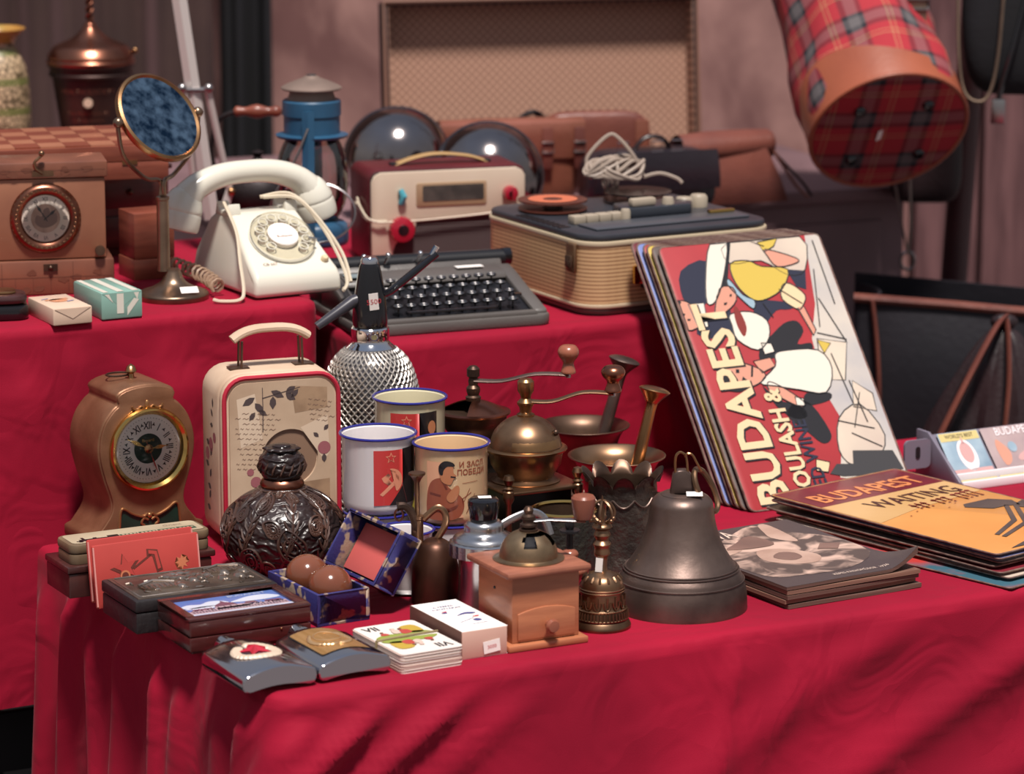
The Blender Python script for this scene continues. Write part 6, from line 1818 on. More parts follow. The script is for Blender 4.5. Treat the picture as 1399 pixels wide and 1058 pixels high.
MB().tube(spline([(-.002, -.046, .148), (-.018, -.047, .110), (-.042, -.046, .070), (-.050, -.044, .050)], 5), .0016, 6).build('bail_wire', M['steel'], t)
MB().tube([(.052 * math.cos(a) + .002, -.047 + .01 * math.sin(a), .045 + .036 * math.sin(a)) for a in [R(-100 + 230 * i / 24) for i in range(25)]], .0014, 6).build('bail_loop', M['steel'], t)

# ================================================================== on the right high table
# ---------------------------------------------------------------- typewriter
M['type_grey'] = mat('typewriter_grey', '#5d5855', .42, c2='#524d4b', ns=8, bump=.12, bs=300)
M['type_black'] = mat('typewriter_black', '#131216', .35)
M['key_top'] = mat('key_top', '#16151a', .12, coat=.6)
t = thing('typewriter', 'grey portable typewriter with round black keys behind the soda siphon', 'typewriter', at(757, 444, ZR), R(21))
W, D = .236, .205                     # origin at the front right corner
def prj(x, y, z): return (x - W, y, z)
out = rrect(W, D, .018, 5, -W / 2, D / 2)
MB().prism(out, 0, .013).build('base', M['type_grey'], t, bevel=.003)
def deck_z(y): return .013 + max(0, min(1, (y - .004) / .125)) * .034
# deck: two side cheeks, a front lip, the rear cover
for x0, x1 in ((-W + .003, -W + .020), (-.020, -.003)):
    pr = [(.012, .011), (.012, .017), (.06, .030), (.115, .046), (.135, .050), (.150, .046), (.150, .011)]
    MB().prism(pr, x0, x1, 'x').build('side_cheek', M['type_grey'], t, bevel=.003)
MB().box(-W + .018, -.018, .004, .016, .011, .0175).build('front_lip', M['type_grey'], t, bevel=.002)
MB().prism([(.100, .040), (.106, .047), (.135, .051), (.152, .047), (.156, .020), (.130, .018)], -W + .019, -.019, 'x').build('top_cover', M['type_grey'], t, bevel=.003)
MB().prism([(.014, .012), (.100, .036), (.105, .020), (.014, .010)], -W + .020, -.020, 'x').build('key_well', M['type_black'], t)
kb = bpy.data.meshes.new('key')
kproto = None
for r in range(4):
    nk = (10, 11, 11, 11)[r]
    for i in range(nk):
        x = -W + .036 + .0155 * i + .0055 * ((3 - r) % 4) * .8 + (.008 if r == 0 else 0)
        y, z = .030 + r * .0185, .0265 + r * .0065
        if kproto is None:
            kproto = MB().lathe([(.0012, -.010), (.0012, -.001), (.0052, 0), (.0062, .0014), (.0060, .0024), (.0048, .0020), (0, .0016)], 12).build('key', M['key_top'], t)
            rim = MB().tube([(.0058 * math.cos(2 * PI * q / 12), .0058 * math.sin(2 * PI * q / 12), .0024) for q in range(12)], .0005, 4, True).build('key_ring', M['steel'], kproto)
            kproto.location = (x, y, z)
            kr0 = rim
        else:
            k = kproto.copy(); col.objects.link(k); k.location = (x, y, z)
            q = kr0.copy(); col.objects.link(q); q.parent = k
        if r < 3 or True:
            pass
MB().prism(rrect(.110, .010, .004, 4, -W / 2, .0185), .0215, .0245).build('space_bar', M['key_top'], t, bevel=.0008)
for x in (-W + .024, -.030):
    MB().prism(rrect(.010, .008, .003, 3, x, .040), .030, .0325).build('shift_key', M['key_top'], t)
MB().tube([(-W - .004, .172, .052), (.002, .172, .050)], .0115, 20).build('platen', M['type_black'], t)
MB().prism([(.152, .012), (.152, .040), (.160, .052), (.178, .058), (.196, .048), (.200, .012)], -W + .004, -.004, 'x').build('carriage', M['type_grey'], t, bevel=.003)
for x in (-W - .010, .006):
    MB().tube([(x - .005, .172, .052), (x + .005, .172, .052)], .0105, 18).build('platen_knob', M['black_plastic'], t)
for x in (-W + .055, -W + .085, -W + .125):
    MB().tube([(x, .158, .055), (x + .003, .154, .064)], .0022, 6).ball((x + .003, .154, .065), .0036, 10).build('chrome_lever', M['chrome'], t)
MB().box(-.075, -.042, .118, .130, .0512, .0520).build('price_label', M['white_paper'], t, label='blank white label')
MB().box(-W + .022, -W + .052, .106, .128, .0500, .0508).build('name_plate', mat('blue_grey_plate', '#7d8b90', .4), t)

# ---------------------------------------------------------------- radio
M['radio_red'] = mat('radio_burgundy', '#5a1c22', .38, c2='#4b151c', ns=10, bump=.15, bs=200)
M['radio_cream'] = mat('radio_cream', '#cdbba8', .32, c2='#c2ae9a', ns=6, coat=.2)
M['radio_grille'] = mat('radio_grille', '#3b2a2a', .7)
nt = M['radio_grille'].node_tree
_wv = nd(nt, 'ShaderNodeTexWave', wave_type='BANDS', bands_direction='Z')
_wv.inputs['Scale'].default_value = 90
nt.links.new(coords(M['radio_grille']), _wv.inputs[0])
_b = nd(nt, 'ShaderNodeBump'); _b.inputs['Distance'].default_value = .001
nt.links.new(_wv.outputs[0], _b.inputs['Height']); nt.links.new(_b.outputs[0], bsdf(M['radio_grille']).inputs['Normal'])
t = corner_thing('portable_radio', 'burgundy and cream portable radio with red knobs and carrying handle', 'radio', 505, 366, ZR, R(17))
W, D, H = .205, .095, .122
MB().prism(rrect(W, H, .012, 5, W / 2, H / 2), .004, D, 'y').build('case', M['radio_red'], t, bevel=.003)
MB().prism(rrect(W - .004, H - .004, .012, 5, W / 2, H / 2), 0, .005, 'y').build('speaker_grille', M['radio_grille'], t)
# cream upper panel with a tongue down the left
pan = [(0.002, .004), (.030, .004), (.030, .020), (.034, .030), (.046, .034), (.056, .042), (.060, .052), (.060, .058), (W - .002, .062), (W - .002, H - .012), (W - .006, H - .006), (W - .014, H - .002), (.014, H - .002), (.006, H - .006), (.002, H - .014)]
MB().prism(pan, -.004, .001, 'y').build('front_panel', M['radio_cream'], t, bevel=.002)
MB().prism(rrect(.092, .030, .003, 3, .106, .090), -.0055, -.003, 'y').build('dial_window_frame', mat('tan_frame', '#a08468', .4), t, bevel=.001)
MB().prism(rrect(.080, .020, .002, 3, .108, .0915), -.0060, -.0052, 'y').build('dial_window', mat('dark_dial', '#5a534e', .3, c2='#3c3a38', ns=40, coat=.4), t)
for (x, z, r_, nm) in ((.040, .048, .0165, 'tuning_knob'), (.182, .088, .0095, 'volume_knob')):
    kb_ = MB().lathe([(r_ * .96, 0), (r_, .004), (r_ * .92, .011), (r_ * .5, .013), (0, .013)], 40, Matrix.Translation((x, -.004, z)) @ Matrix.Rotation(R(90), 4, 'X'), mod=lambda r, z, a, j: (r * (1 + .03 * math.cos(20 * a)), z)).build(nm, mat('red_knob_' + nm, '#a01a30', .25, coat=.4), t)
    MB().lathe([(0, .0138), (r_ * .42, .0136), (r_ * .45, .012)], 20, Matrix.Translation((x, -.004, z)) @ Matrix.Rotation(R(90), 4, 'X'), cap=False).build('knob_centre', M['black_plastic'], kb_)
MB().box(.181, .1855, -.024, -.012, .080, .097).build('knob_fin', bpy.data.materials['red_knob_volume_knob'], t, bevel=.001)
MB().tube([(.040, -.006, .080), (.042, -.010, .090), (.039, -.007, .098)], [.0042, .0048, .0036], 10).build('wave_lever', mat('turquoise_plastic', '#4f9fae', .3), t)
MB().tube(spline([(.045, .045, H), (.070, .045, H + .008), (.10, .045, H + .012), (.14, .045, H + .008), (.165, .045, H)], 5), .007, 8, flat=(.35, 1.2)).build('carrying_handle', mat('tan_strap', '#a38256', .5), t)
for x in (.045, .165):
    MB().box(x - .006, x + .006, .038, .052, H - .002, H + .003).build('handle_mount', M['black_metal'], t, bevel=.001)
MB().tube(spline([(.002, D * .8, .074), (-.0045, .03, .070), (.0, -.007, .060), (.04, -.009, .058), (.10, -.008, .060), (.16, -.008, .064), (W + .002, -.006, .070), (W + .004, .03, .074)], 6), .0014, 6).build('mains_cord', M['phone_cord'], t)
MB().tube(spline([(-.003, D * .5, .082), (-.006, .02, .074), (-.001, -.007, .062), (.02, -.009, .060)], 6), .0014, 6).build('mains_cord', M['phone_cord'], t)

# ---------------------------------------------------------------- chrome headlamps
M['lamp_chrome'] = mat('aged_chrome', '#a39a98', .12, 1, c2='#6f6666', ns=6)
for px, py, r_, lab, tl in ((543, 297, .072, 'left chrome headlamp shell behind the burgundy radio', 0), (667, 322, .072, 'right chrome headlamp shell, partly hidden by the radio', .3)):
    p = at(px, py, ZR) + Vector((0, 0, .006))
    t = thing('headlamp', lab, 'headlamp', p, 0, 'chrome headlamps')
    Mx = Matrix.Translation((0, 0, r_)) @ Matrix.Rotation(R(10) + tl * .4, 4, 'Y') @ Matrix.Rotation(R(84), 4, 'X')
    MB().lathe(prof([(r_ * .985, -.014), (r_, -.008), (r_, 0), (r_ * .985, .012), (r_ * .90, .034), (r_ * .72, .052), (r_ * .44, .066), (r_ * .15, .072), (0, .073)], 4), 56, Mx).build('shell', M['lamp_chrome'], t)
    MB().lathe([(r_ * .985, -.012), (r_ * 1.03, -.010), (r_ * 1.03, -.003), (r_ * .99, .0)], 56, Mx, cap=False).build('rim', mat('dark_chrome_%d' % px, '#6f6668', .2, 1), t)

# ---------------------------------------------------------------- tape recorder
M['straw'] = mat('woven_straw', '#b08a62', .6)
nt = M['straw'].node_tree
_w1 = nd(nt, 'ShaderNodeTexWave', wave_type='BANDS', bands_direction='Z'); _w1.inputs['Scale'].default_value = 68
_w2 = nd(nt, 'ShaderNodeTexWave', wave_type='BANDS', bands_direction='DIAGONAL'); _w2.inputs['Scale'].default_value = 60
_c = coords(M['straw'])
nt.links.new(_c, _w1.inputs[0])
_mp2 = coords(M['straw'], (1, 1, 0)); nt.links.new(_mp2, _w2.inputs[0])
_mu = nd(nt, 'ShaderNodeMath', operation='MULTIPLY'); nt.links.new(_w1.outputs['Fac'], _mu.inputs[0]); nt.links.new(_w2.outputs['Fac'], _mu.inputs[1])
_r = nd(nt, 'ShaderNodeValToRGB')
_r.color_ramp.elements[0].color = srgb('#8f6848') + (1,); _r.color_ramp.elements[1].color = srgb('#c8a278') + (1,)
_r.color_ramp.elements[0].position = .0; _r.color_ramp.elements[1].position = .5
_mr = nd(nt, 'ShaderNodeMapRange'); _mr.inputs[3].default_value = .7
nt.links.new(_w2.outputs['Fac'], _mr.inputs[0]); nt.links.new(_mr.outputs[0], _mu.inputs[1])
nt.links.new(_mu.outputs[0], _r.inputs[0]); nt.links.new(_r.outputs[0], bsdf(M['straw']).inputs['Base Color'])
M['rec_trim'] = mat('cream_trim', '#b7a68c', .4)
M['rec_deck'] = mat('slate_deck', '#33353c', .38, c2='#2b2c33', ns=10)
M['rec_knob'] = mat('beige_knob', '#a49786', .4)
t = corner_thing('tape_recorder', 'straw-covered tape recorder with dark deck and brass latch', 'tape recorder', 802, 436, ZR, R(29))
W, D, H = .262, .262, .104
ro = rrect(W, D, .034, 8, W / 2, D / 2)
MB().prism([(W / 2 + (x - W / 2) * .965, D / 2 + (y - D / 2) * .965) for x, y in ro], 0, .010).build('bottom_pan', mat('grey_pan', '#6c5f58', .4, .3), t, bevel=.004)
MB().prism(ro, .009, .014).build('lower_trim', M['rec_trim'], t, bevel=.0015)
MB().prism([(W / 2 + (x - W / 2) * .99, D / 2 + (y - D / 2) * .99) for x, y in ro], .014, .082).build('case', M['straw'], t, sharp=30)
MB().prism(ro, .082, .088).build('upper_trim', M['rec_trim'], t, bevel=.0015)
MB().prism([(W / 2 + (x - W / 2) * .985, D / 2 + (y - D / 2) * .985) for x, y in ro], .088, .096).build('deck', M['rec_deck'], t, bevel=.003)
MB().box(.030, W - .02, .030, .075, .096, .099).build('control_panel', mat('deck_panel', '#45474e', .35), t, bevel=.0015)
zt = .096
for k in range(4):
    MB().box(.030 + .0175 * k, .0465 + .0175 * k, .082, .098, zt, zt + .010).build('push_button', M['rec_knob'], t, bevel=.0015)
MB().prism([(.098, .086), (.130, .080), (.190, .080), (.205, .100), (.190, .130), (.110, .130)], zt, zt + .014).build('head_cover', mat('head_cover', '#2c3038', .3, coat=.2), t, bevel=.003)
MB().box(.112, .146, .086, .098, zt + .014, zt + .024).build('selector_key', M['rec_knob'], t, bevel=.003)
for x, y, r_, h_ in ((.165, .092, .0075, .022), (.100, .082, .006, .014), (.205, .120, .011, .015), (.232, .130, .011, .015)):
    MB().lathe([(r_, 0), (r_, h_ * .8), (r_ * .8, h_), (0, h_)], 20, Matrix.Translation((x, y, zt)), mod=lambda r, z, a, j: (r * (1 + .03 * math.cos(12 * a)), z)).build('control_knob', M['rec_knob'], t)
MB().box(.205, .240, .060, .068, zt + .003, zt + .007).build('brass_plate', M['gold'], t, bevel=.001)
rl = MB().lathe([(.010, .002), (.042, .002), (.042, .004), (.012, .004), (.012, .012), (.042, .012), (.042, .014), (.006, .014)], 40, Matrix.Translation((.062, .190, zt))).build('tape_reel', mat('brown_reel', '#5a2e24', .3, coat=.3), t)
MB().lathe([(.012, .0142), (.030, .0145)], 32, Matrix.Translation((.062, .190, zt)), cap=False).build('reel_label', mat('orange_label', '#c46a4c', .5), rl)
MB().lathe([(.010, .002), (.042, .002), (.042, .004), (.012, .004), (.012, .012), (.042, .012), (.042, .014), (.006, .014)], 40, Matrix.Translation((.185, .196, zt))).build('tape_reel', bpy.data.materials['dark_chrome_543'], t)
for k in range(9):
    MB().box(-.002 + .0065 * 0 + .006, .018, .070 + .0125 * k, .078 + .0125 * k, zt, zt + .0008).build('vent_slot', M['black_metal'], t)
lt = MB().box(-.004, .001, .024, .044, .050, .084).build('latch', M['brass_old'], t, bevel=.002)
MB().box(-.007, -.003, .027, .041, .056, .070).build('latch_lever', M['brass_dark'], lt, bevel=.001)
lt = MB().box(.072, .092, -.004, .001, .030, .060).build('latch', M['black_metal'], t, bevel=.002)
MB().box(.060, .073, -.006, .0, .036, .058).build('latch_lever', M['gold'], lt, bevel=.002)
MB().box(.095, .150, -.005, .001, .046, .076).build('handle_mount', M['black_metal'], t, bevel=.002)
rp = t.location.copy()
# cable coil lying on the recorder
cz_ = ZR + .110
mb = MB()
o = thing('cable_coil', 'loosely coiled grey mains cable lying on the tape recorder', 'cable', at(842, 268, ZR + .096) + Vector((0, 0, .009)), R(10))
for k in range(7):
    a0 = k * .9
    mb.tube(spline([(.034 * math.cos(2 * PI * i / 8) * (1 + .18 * math.sin(a0 + i)) - .004, .020 * math.sin(2 * PI * i / 8 + .2 * k), .022 + .009 * math.sin(2 * PI * i / 8 * 2 + a0) + .0016 * k) for i in range(8)], 5, True), .0024, 6, True)
mb.tube(spline([(-.034, 0, .020), (-.036, .004, .040), (-.010, .006, .066), (.004, .004, .062), (.022, .0, .040), (.034, .0, .016)], 6), .0024, 6, flat=(1, 1.4))
mb.tube(spline([(.034, 0, .014), (.055, .0, .018), (.075, -.004, .012), (.082, -.006, .006)], 5), .0024, 6)
mb.build('cable', mat('grey_cable', '#9c8c80', .5), o)
for x in (-.014, -.002):
    MB().tube([(x, .018 * math.cos(a), .020 + .018 * math.sin(a)) for a in [2 * PI * i / 14 for i in range(14)]], .0024, 6, True).build('wrap', bpy.data.materials['grey_cable'], o)

# ================================================================== behind the high tables
def at_y(x, y, Y):
    a, b = (x - 699.5) / F_PX, (529 - y) / F_PX
    d = Vector((a, math.cos(PITCH) + b * math.sin(PITCH), -math.sin(PITCH) + b * math.cos(PITCH)))
    return Vector((0, 0, CAM_Z)) + d * (Y / d.y)

# ---------------------------------------------------------------- open suitcase
M['lattice'] = mat('lattice_lining', '#96765f', .7)
nt = M['lattice'].node_tree
_c = coords(M['lattice'], None, (0, R(45), 0))
_w1 = nd(nt, 'ShaderNodeTexWave', wave_type='BANDS', bands_direction='X'); _w1.inputs['Scale'].default_value = 36
_w2 = nd(nt, 'ShaderNodeTexWave', wave_type='BANDS', bands_direction='Z'); _w2.inputs['Scale'].default_value = 36
nt.links.new(_c, _w1.inputs[0]); nt.links.new(_c, _w2.inputs[0])
_mu = nd(nt, 'ShaderNodeMath', operation='MAXIMUM'); nt.links.new(_w1.outputs['Fac'], _mu.inputs[0]); nt.links.new(_w2.outputs['Fac'], _mu.inputs[1])
_r = nd(nt, 'ShaderNodeValToRGB')
_r.color_ramp.elements[0].color = srgb('#835f50') + (1,); _r.color_ramp.elements[1].color = srgb('#b98f79') + (1,)
_r.color_ramp.elements[0].position = .55; _r.color_ramp.elements[1].position = 1
nt.links.new(_mu.outputs[0], _r.inputs[0]); nt.links.new(_r.outputs[0], bsdf(M['lattice']).inputs['Base Color'])
M['case_dark'] = mat('suitcase_leather', '#2e1c1e', .45, c2='#231517', ns=9, bump=.3, bs=120)
M['case_edge'] = mat('suitcase_binding', '#7c584a', .5)
t = thing('open_suitcase', 'open dark suitcase standing its lattice-lined lid up behind the leather bags', 'suitcase', at(524, 243, ZR), R(12))
W, H, DL, DB, HB = .468, .243, .040, .075, .085
mb = MB()
th = .006
mb.box(0, W, 0, th, 0, H).build('lid_back', M['case_dark'], t, bevel=.002)
lidc = t.children[0]
for c in (lidc,):
    pass
MB().box(th, W - th, -.0012, 0, th, H - th).build('lining', M['lattice'], lidc)
MB().box(0, th, -DL, 0, 0, H).build('lid_side', M['case_dark'], lidc, bevel=.001)
MB().box(W - th, W, -DL, 0, 0, H).build('lid_side', M['case_dark'], lidc, bevel=.001)
MB().box(th, th + .001, -DL, 0, 0, H - th).build('side_lining', M['lattice'], lidc)
MB().box(W - th - .001, W - th, -DL, 0, 0, H - th).build('side_lining', M['lattice'], lidc)
MB().box(th, W - th, -DL, 0, H - th, H).build('lid_top', M['case_dark'], lidc, bevel=.001)
MB().tube([(0, -DL, 0), (0, -DL, H), (W, -DL, H), (W, -DL, 0)], .0042, 8).build('edge_binding', M['case_edge'], lidc)
lidc.rotation_euler = (R(-7), 0, 0)
lidc.location = (0, 0, .012)
tray = MB().box(0, W, -DL - DB, -DL - .001, 0, .006).build('tray_floor', M['case_dark'], t)
for x0, x1, y0, y1 in ((0, th, -DL - DB, -DL), (W - th, W, -DL - DB, -DL), (th, W - th, -DL - DB, -DL - DB + th)):
    MB().box(x0, x1, y0, y1, .006, .045).build('tray_wall', M['case_dark'], t, bevel=.001)
lp = t.location.copy()
o = thing('red_purse', 'red purse lying on the top edge of the open suitcase lid', 'purse', at_y(640, 13, lp.y + .06) + Vector((0, 0, .016)), R(12))
MB().prism(rrect(.112, .05, .012, 5, 0, .026), -.02, .02, 'y').build('purse_body', mat('red_leather', '#b0182e', .4, bump=.2, bs=120), o, bevel=.006)
MB().tube([(-.05, -.021, .036), (.05, -.021, .036)], .003, 8).build('purse_clasp', M['steel'], o)

# ---------------------------------------------------------------- leather bags
def soft_box(w, d, h, r=.02, puff=.012, n=10, droop=0):
    """a soft bag: rounded box that bulges"""
    def fn(th, ph):
        ct, st_ = math.cos(th), math.sin(th)
        cp, sp_ = math.cos(ph), math.sin(ph)
        e = .38
        sg = lambda v, q: math.copysign(abs(v) ** q, v)
        x = sg(cp, e) * sg(ct, e) * w / 2
        y = sg(cp, e) * sg(st_, e) * d / 2
        z = sg(sp_, .5) * h / 2 + h / 2
        nn = noise.noise(Vector((x * 14, y * 14, z * 14 + w * 40))) * puff
        return (x * (1 + nn), y * (1 + 2 * nn) , z * (1 + .5 * nn) - droop * (x / w) ** 2 * (z / h))
    nu, nv = 48, 18
    return MB().grid(lambda u, v: fn(2 * PI * u, -PI / 2 + PI * v), nu, nv)
def buckle(parent, x, y, z, w=.016, h=.014, m='steel'):
    MB().tube([(x + a * w / 2, y, z + b * h / 2) for a, b in ((-1, -1), (1, -1), (1, 1), (-1, 1))], .0018, 6, True).build('buckle', M[m], parent)
M['leather_tan'] = mat('tan_leather', '#8a5446', .34, c2='#70402f', ns=8, bump=.2, bs=140, coat=.15)
M['leather_black'] = mat('black_leather', '#1f1a21', .32, c2='#2b242b', ns=8, bump=.25, bs=150)
t = thing('leather_satchel', 'long reddish brown leather satchel with two steel buckles', 'bag', at(694, 277, ZR), R(12))
t.scale = (.95, .9, 1)
soft_box(.215, .075, .118).build('bag_body', M['leather_tan'], t)
MB().grid(lambda u, v: ((u - .5) * .214, -.041 - .003 * math.sin(v * PI) if v < .6 else -.041 + (v - .6) * .09, .066 + v * .082 if v < .6 else .1155 + .006 * math.sin((v - .6) / .4 * PI)), 12, 10).build('flap', M['leather_tan'], t, solid=.002)
for x in (.050, .118 - .02):
    MB().box(x - .008, x + .008, -.0475, -.044, .052, .110).build('strap', M['leather_brown'], t, bevel=.001)
    buckle(t, x, -.049, .082)
t = thing('leather_bag', 'tan leather bag standing behind the satchel in front of the suitcase lid', 'bag', at(812, 262, ZR), R(12))
t.scale = (1, .6, .95)
soft_box(.160, .06, .122).build('bag_body', M['leather_brown'], t)
MB().tube(spline([(-.07, 0, .105), (-.09, -.01, .124), (-.115, -.01, .112)], 5), .008, 8, flat=(.5, 1.2)).build('strap', M['leather_dark'], t)
MB().box(.055, .075, -.034, -.028, .04, .11).build('side_strap', M['leather_tan'], t, bevel=.002)
t = thing('briefcase', 'black leather briefcase lying behind the tape recorder', 'briefcase', at(884, 291, ZR), R(20))
t.scale = (.84, .9, .9)
soft_box(.225, .075, .100, droop=.0).build('bag_body', M['leather_black'], t)
MB().grid(lambda u, v: ((u - .5) * .222 * (1 - .06 * v), -.042 - .004 * math.sin(v * 3), .040 + v * .060), 12, 6).build('flap', M['leather_black'], t, solid=.002)
for x in (-.060, .000, .034):
    buckle(t, x, -.040, .108, .018, .016)
MB().tube(spline([(-.03, -.01, .098), (-.01, -.012, .118), (.02, -.012, .116), (.035, -.01, .098)], 5), .005, 8, flat=(.7, 1.2)).build('handle', M['leather_dark'], t)
t = thing('leather_roll', 'rolled brown leather bag with open end and hanging strap', 'bag', at(1000, 276, ZR), R(20))
t.scale = (1.05, 1, .86)
Mr = Matrix.Translation((0, 0, .092)) @ Matrix.Rotation(R(90), 4, 'Y') @ Matrix.Rotation(R(-6), 4, 'X')
MB().lathe([(.0235, -.085), (.0255, -.04), (.0260, .02), (.0255, .052), (.0215, .052), (.0205, .0)], 28, Mr, cap=False, mod=lambda r, z, a, j: (r * (1 + .05 * math.sin(3 * a + z * 30)), z)).build('leather_tube', M['leather_brown'], t)
MB().grid(lambda u, v: (-.085 + .125 * u + .03 * v, -.022 - .01 * math.sin(v * 2.5) , .088 * (1 - v) + .002), 8, 10).build('front_panel', M['leather_brown'], t, solid=.003)
MB().tube(spline([(.050, -.01, .090), (.066, -.016, .060), (.084, -.02, .026), (.100, -.025, .006)], 6), .007, 8, flat=(.35, 1.3)).build('strap', M['leather_tan'], t)
MB().tube(spline([(.052, .005, .090), (.075, .0, .060), (.098, -.006, .030), (.112, -.01, .006)], 6), .007, 8, flat=(.35, 1.3)).build('strap', M['leather_black'], t)

# ---------------------------------------------------------------- rail with hanging bags
M['pole'] = mat('brown_pole', '#4a2a2c', .4, c2='#3a2023', ns=6)
pb_, pt_ = at_y(1283, 640, 5.05), at_y(1325, 100, 5.05)
dd = (pt_ - pb_) / (pt_.z - pb_.z)
base = pb_ - dd * pb_.z
t = thing('clothes_rail', 'dark brown pole of the rail carrying the hanging bags', 'rail', base, 0)
top = dd * 1.95
MB().tube([(0, 0, 0), tuple(top)], .0195, 20).build('pole', M['pole'], t)
MB().tube([(top.x - .55, top.y - .02, 1.93), (top.x + .6, top.y - .02, 1.93)], .014, 14).build('cross_bar', M['pole'], t)
MB().box(-.022, .16, -.06, .16, 0.001, .03).build('foot', M['pole'], t, bevel=.006)
rail_z, rail_y = 1.93, base.y + top.y - .02

# plaid duffel bag
M['tartan'] = mat('tartan', '#8c1f2a', .85)
def tartan(m, sc, comp):
    nt = m.node_tree
    sp = nd(nt, 'ShaderNodeSeparateXYZ')
    nt.links.new(coords(m), sp.inputs[0])
    def val(i):
        return sp.outputs[i]
    def bands(sock, mul, off):
        a = nd(nt, 'ShaderNodeMath', operation='MULTIPLY_ADD'); a.inputs[1].default_value = mul; a.inputs[2].default_value = off
        nt.links.new(sock, a.inputs[0])
        f = nd(nt, 'ShaderNodeMath', operation='FRACT'); nt.links.new(a.outputs[0], f.inputs[0])
        r = nd(nt, 'ShaderNodeValToRGB')
        r.color_ramp.interpolation = 'CONSTANT'
        els = [(0, '#a02430'), (.16, '#b08a62'), (.18, '#a02430'), (.24, '#b08a62'), (.26, '#a02430'), (.42, '#1b1b24'), (.52, '#5f5a5c'), (.72, '#1b1b24'), (.80, '#a02430')]
        r.color_ramp.elements[0].position = 0; r.color_ramp.elements[0].color = srgb(els[0][1]) + (1,)
        r.color_ramp.elements[1].position = els[1][0]; r.color_ramp.elements[1].color = srgb(els[1][1]) + (1,)
        for p, c in els[2:]:
            e = r.color_ramp.elements.new(p); e.color = srgb(c) + (1,)
        nt.links.new(f.outputs[0], r.inputs[0])
        return r.outputs[0]
    if comp == 'side':
        at2 = nd(nt, 'ShaderNodeMath', operation='ARCTAN2'); nt.links.new(sp.outputs[1], at2.inputs[0]); nt.links.new(sp.outputs[0], at2.inputs[1])
        a = bands(at2.outputs[0], sc * .105, .1)
        b = bands(sp.outputs[2], sc, .2)
    else:
        a = bands(sp.outputs[0], sc, .1)
        b = bands(sp.outputs[1], sc, .3)
    mx = nd(nt, 'ShaderNodeMix', data_type='RGBA'); mx.inputs[0].default_value = .5
    nt.links.new(a, mx.inputs[6]); nt.links.new(b, mx.inputs[7])
    nt.links.new(mx.outputs[2], bsdf(m).inputs['Base Color'])
tartan(M['tartan'], 12.5, 'side')
M['tartan_end'] = mat('tartan_end', '#8c1f2a', .85)
tartan(M['tartan_end'], 12.5, 'flat')
M['strap_tan'] = mat('orange_leather', '#a35a40', .4, c2='#8f4c37', ns=7, bump=.15, bs=120)
M['webbing'] = mat('khaki_webbing', '#7c6858', .7, c2='#6b5a4c', ns=30)
c_ = at_y(1214, 178, 4.72)
ax_ = Vector((-.17, .74, .60)).normalized()
t = thing('plaid_duffel_bag', 'red tartan duffel bag with orange leather band hanging from the rail', 'bag', c_, 0)
Rb = ax_.to_track_quat('Z', 'Y').to_euler()
t.rotation_euler = Rb
RBG = .108
def wob(r, z, a, j): return (r * (1 + .05 * math.sin(3 * a + z * 25) * min(1, z / .06) + .035 * math.sin(7 * a - z * 30) * min(1, z / .06)), z)
MB().lathe([(RBG, .0), (RBG * 1.0, .03), (RBG * .99, .07), (RBG * .97, .12), (RBG * .96, .17), (RBG * .92, .24), (RBG * .86, .31), (RBG * .5, .36), (RBG * .15, .38)], 56, mod=wob, cap=False).build('bag_body', M['tartan'], t)
MB().lathe([(RBG * 1.012, .0), (RBG * 1.018, .02), (RBG * 1.016, .058)], 56, cap=False, mod=lambda r, z, a, j: (r, z * (1 + .35 * math.sin(a * 2 + .6)) if z > .03 else z)).build('leather_band', M['strap_tan'], t, solid=.002)
MB().lathe([(0, -.004), (RBG * .7, -.004), (RBG * .97, -.002), (RBG, .001)], 48, cap=False).build('bag_end', M['tartan_end'], t)
MB().tube([(RBG * 1.005 * math.cos(2 * PI * i / 48), RBG * 1.005 * math.sin(2 * PI * i / 48), 0) for i in range(48)], .0032, 8, True).build('piping', M['strap_tan'], t)
for a in (40, 130, 220, 310):
    MB().lathe([(0, -.011), (.006, -.010), (.0085, -.006), (.008, -.003)], 16, Matrix.Translation((RBG * .62 * math.cos(R(a)), RBG * .62 * math.sin(R(a)), 0)), cap=False).build('foot_stud', M['black_plastic'], t)
price_tag(t, (0, 0, 0), (0, 0, 0), .009, .018)
pt = t.children[-1]
_inv = t.rotation_euler.to_matrix().inverted()
_q = _inv @ (at_y(1219, 238, c_.y - .06) - c_)
pt.location = (_q.x, _q.y, -.0055)
pt.rotation_euler = (R(90), R(25), 0)
# its webbing strap up to the rail
pl_ = c_ + ax_ * .35
tt = MB().tube(spline([_inv @ Vector(v) for v in (ax_ * .36, Vector((-.08, .24, .30)) , Vector((-.04, rail_y - c_.y - .02, rail_z - c_.z - .05)), Vector((-.04, rail_y - c_.y + .0, rail_z - c_.z + .016)))], 6), .012, 8, flat=(.25, 1)).build('shoulder_strap', M['webbing'], t)

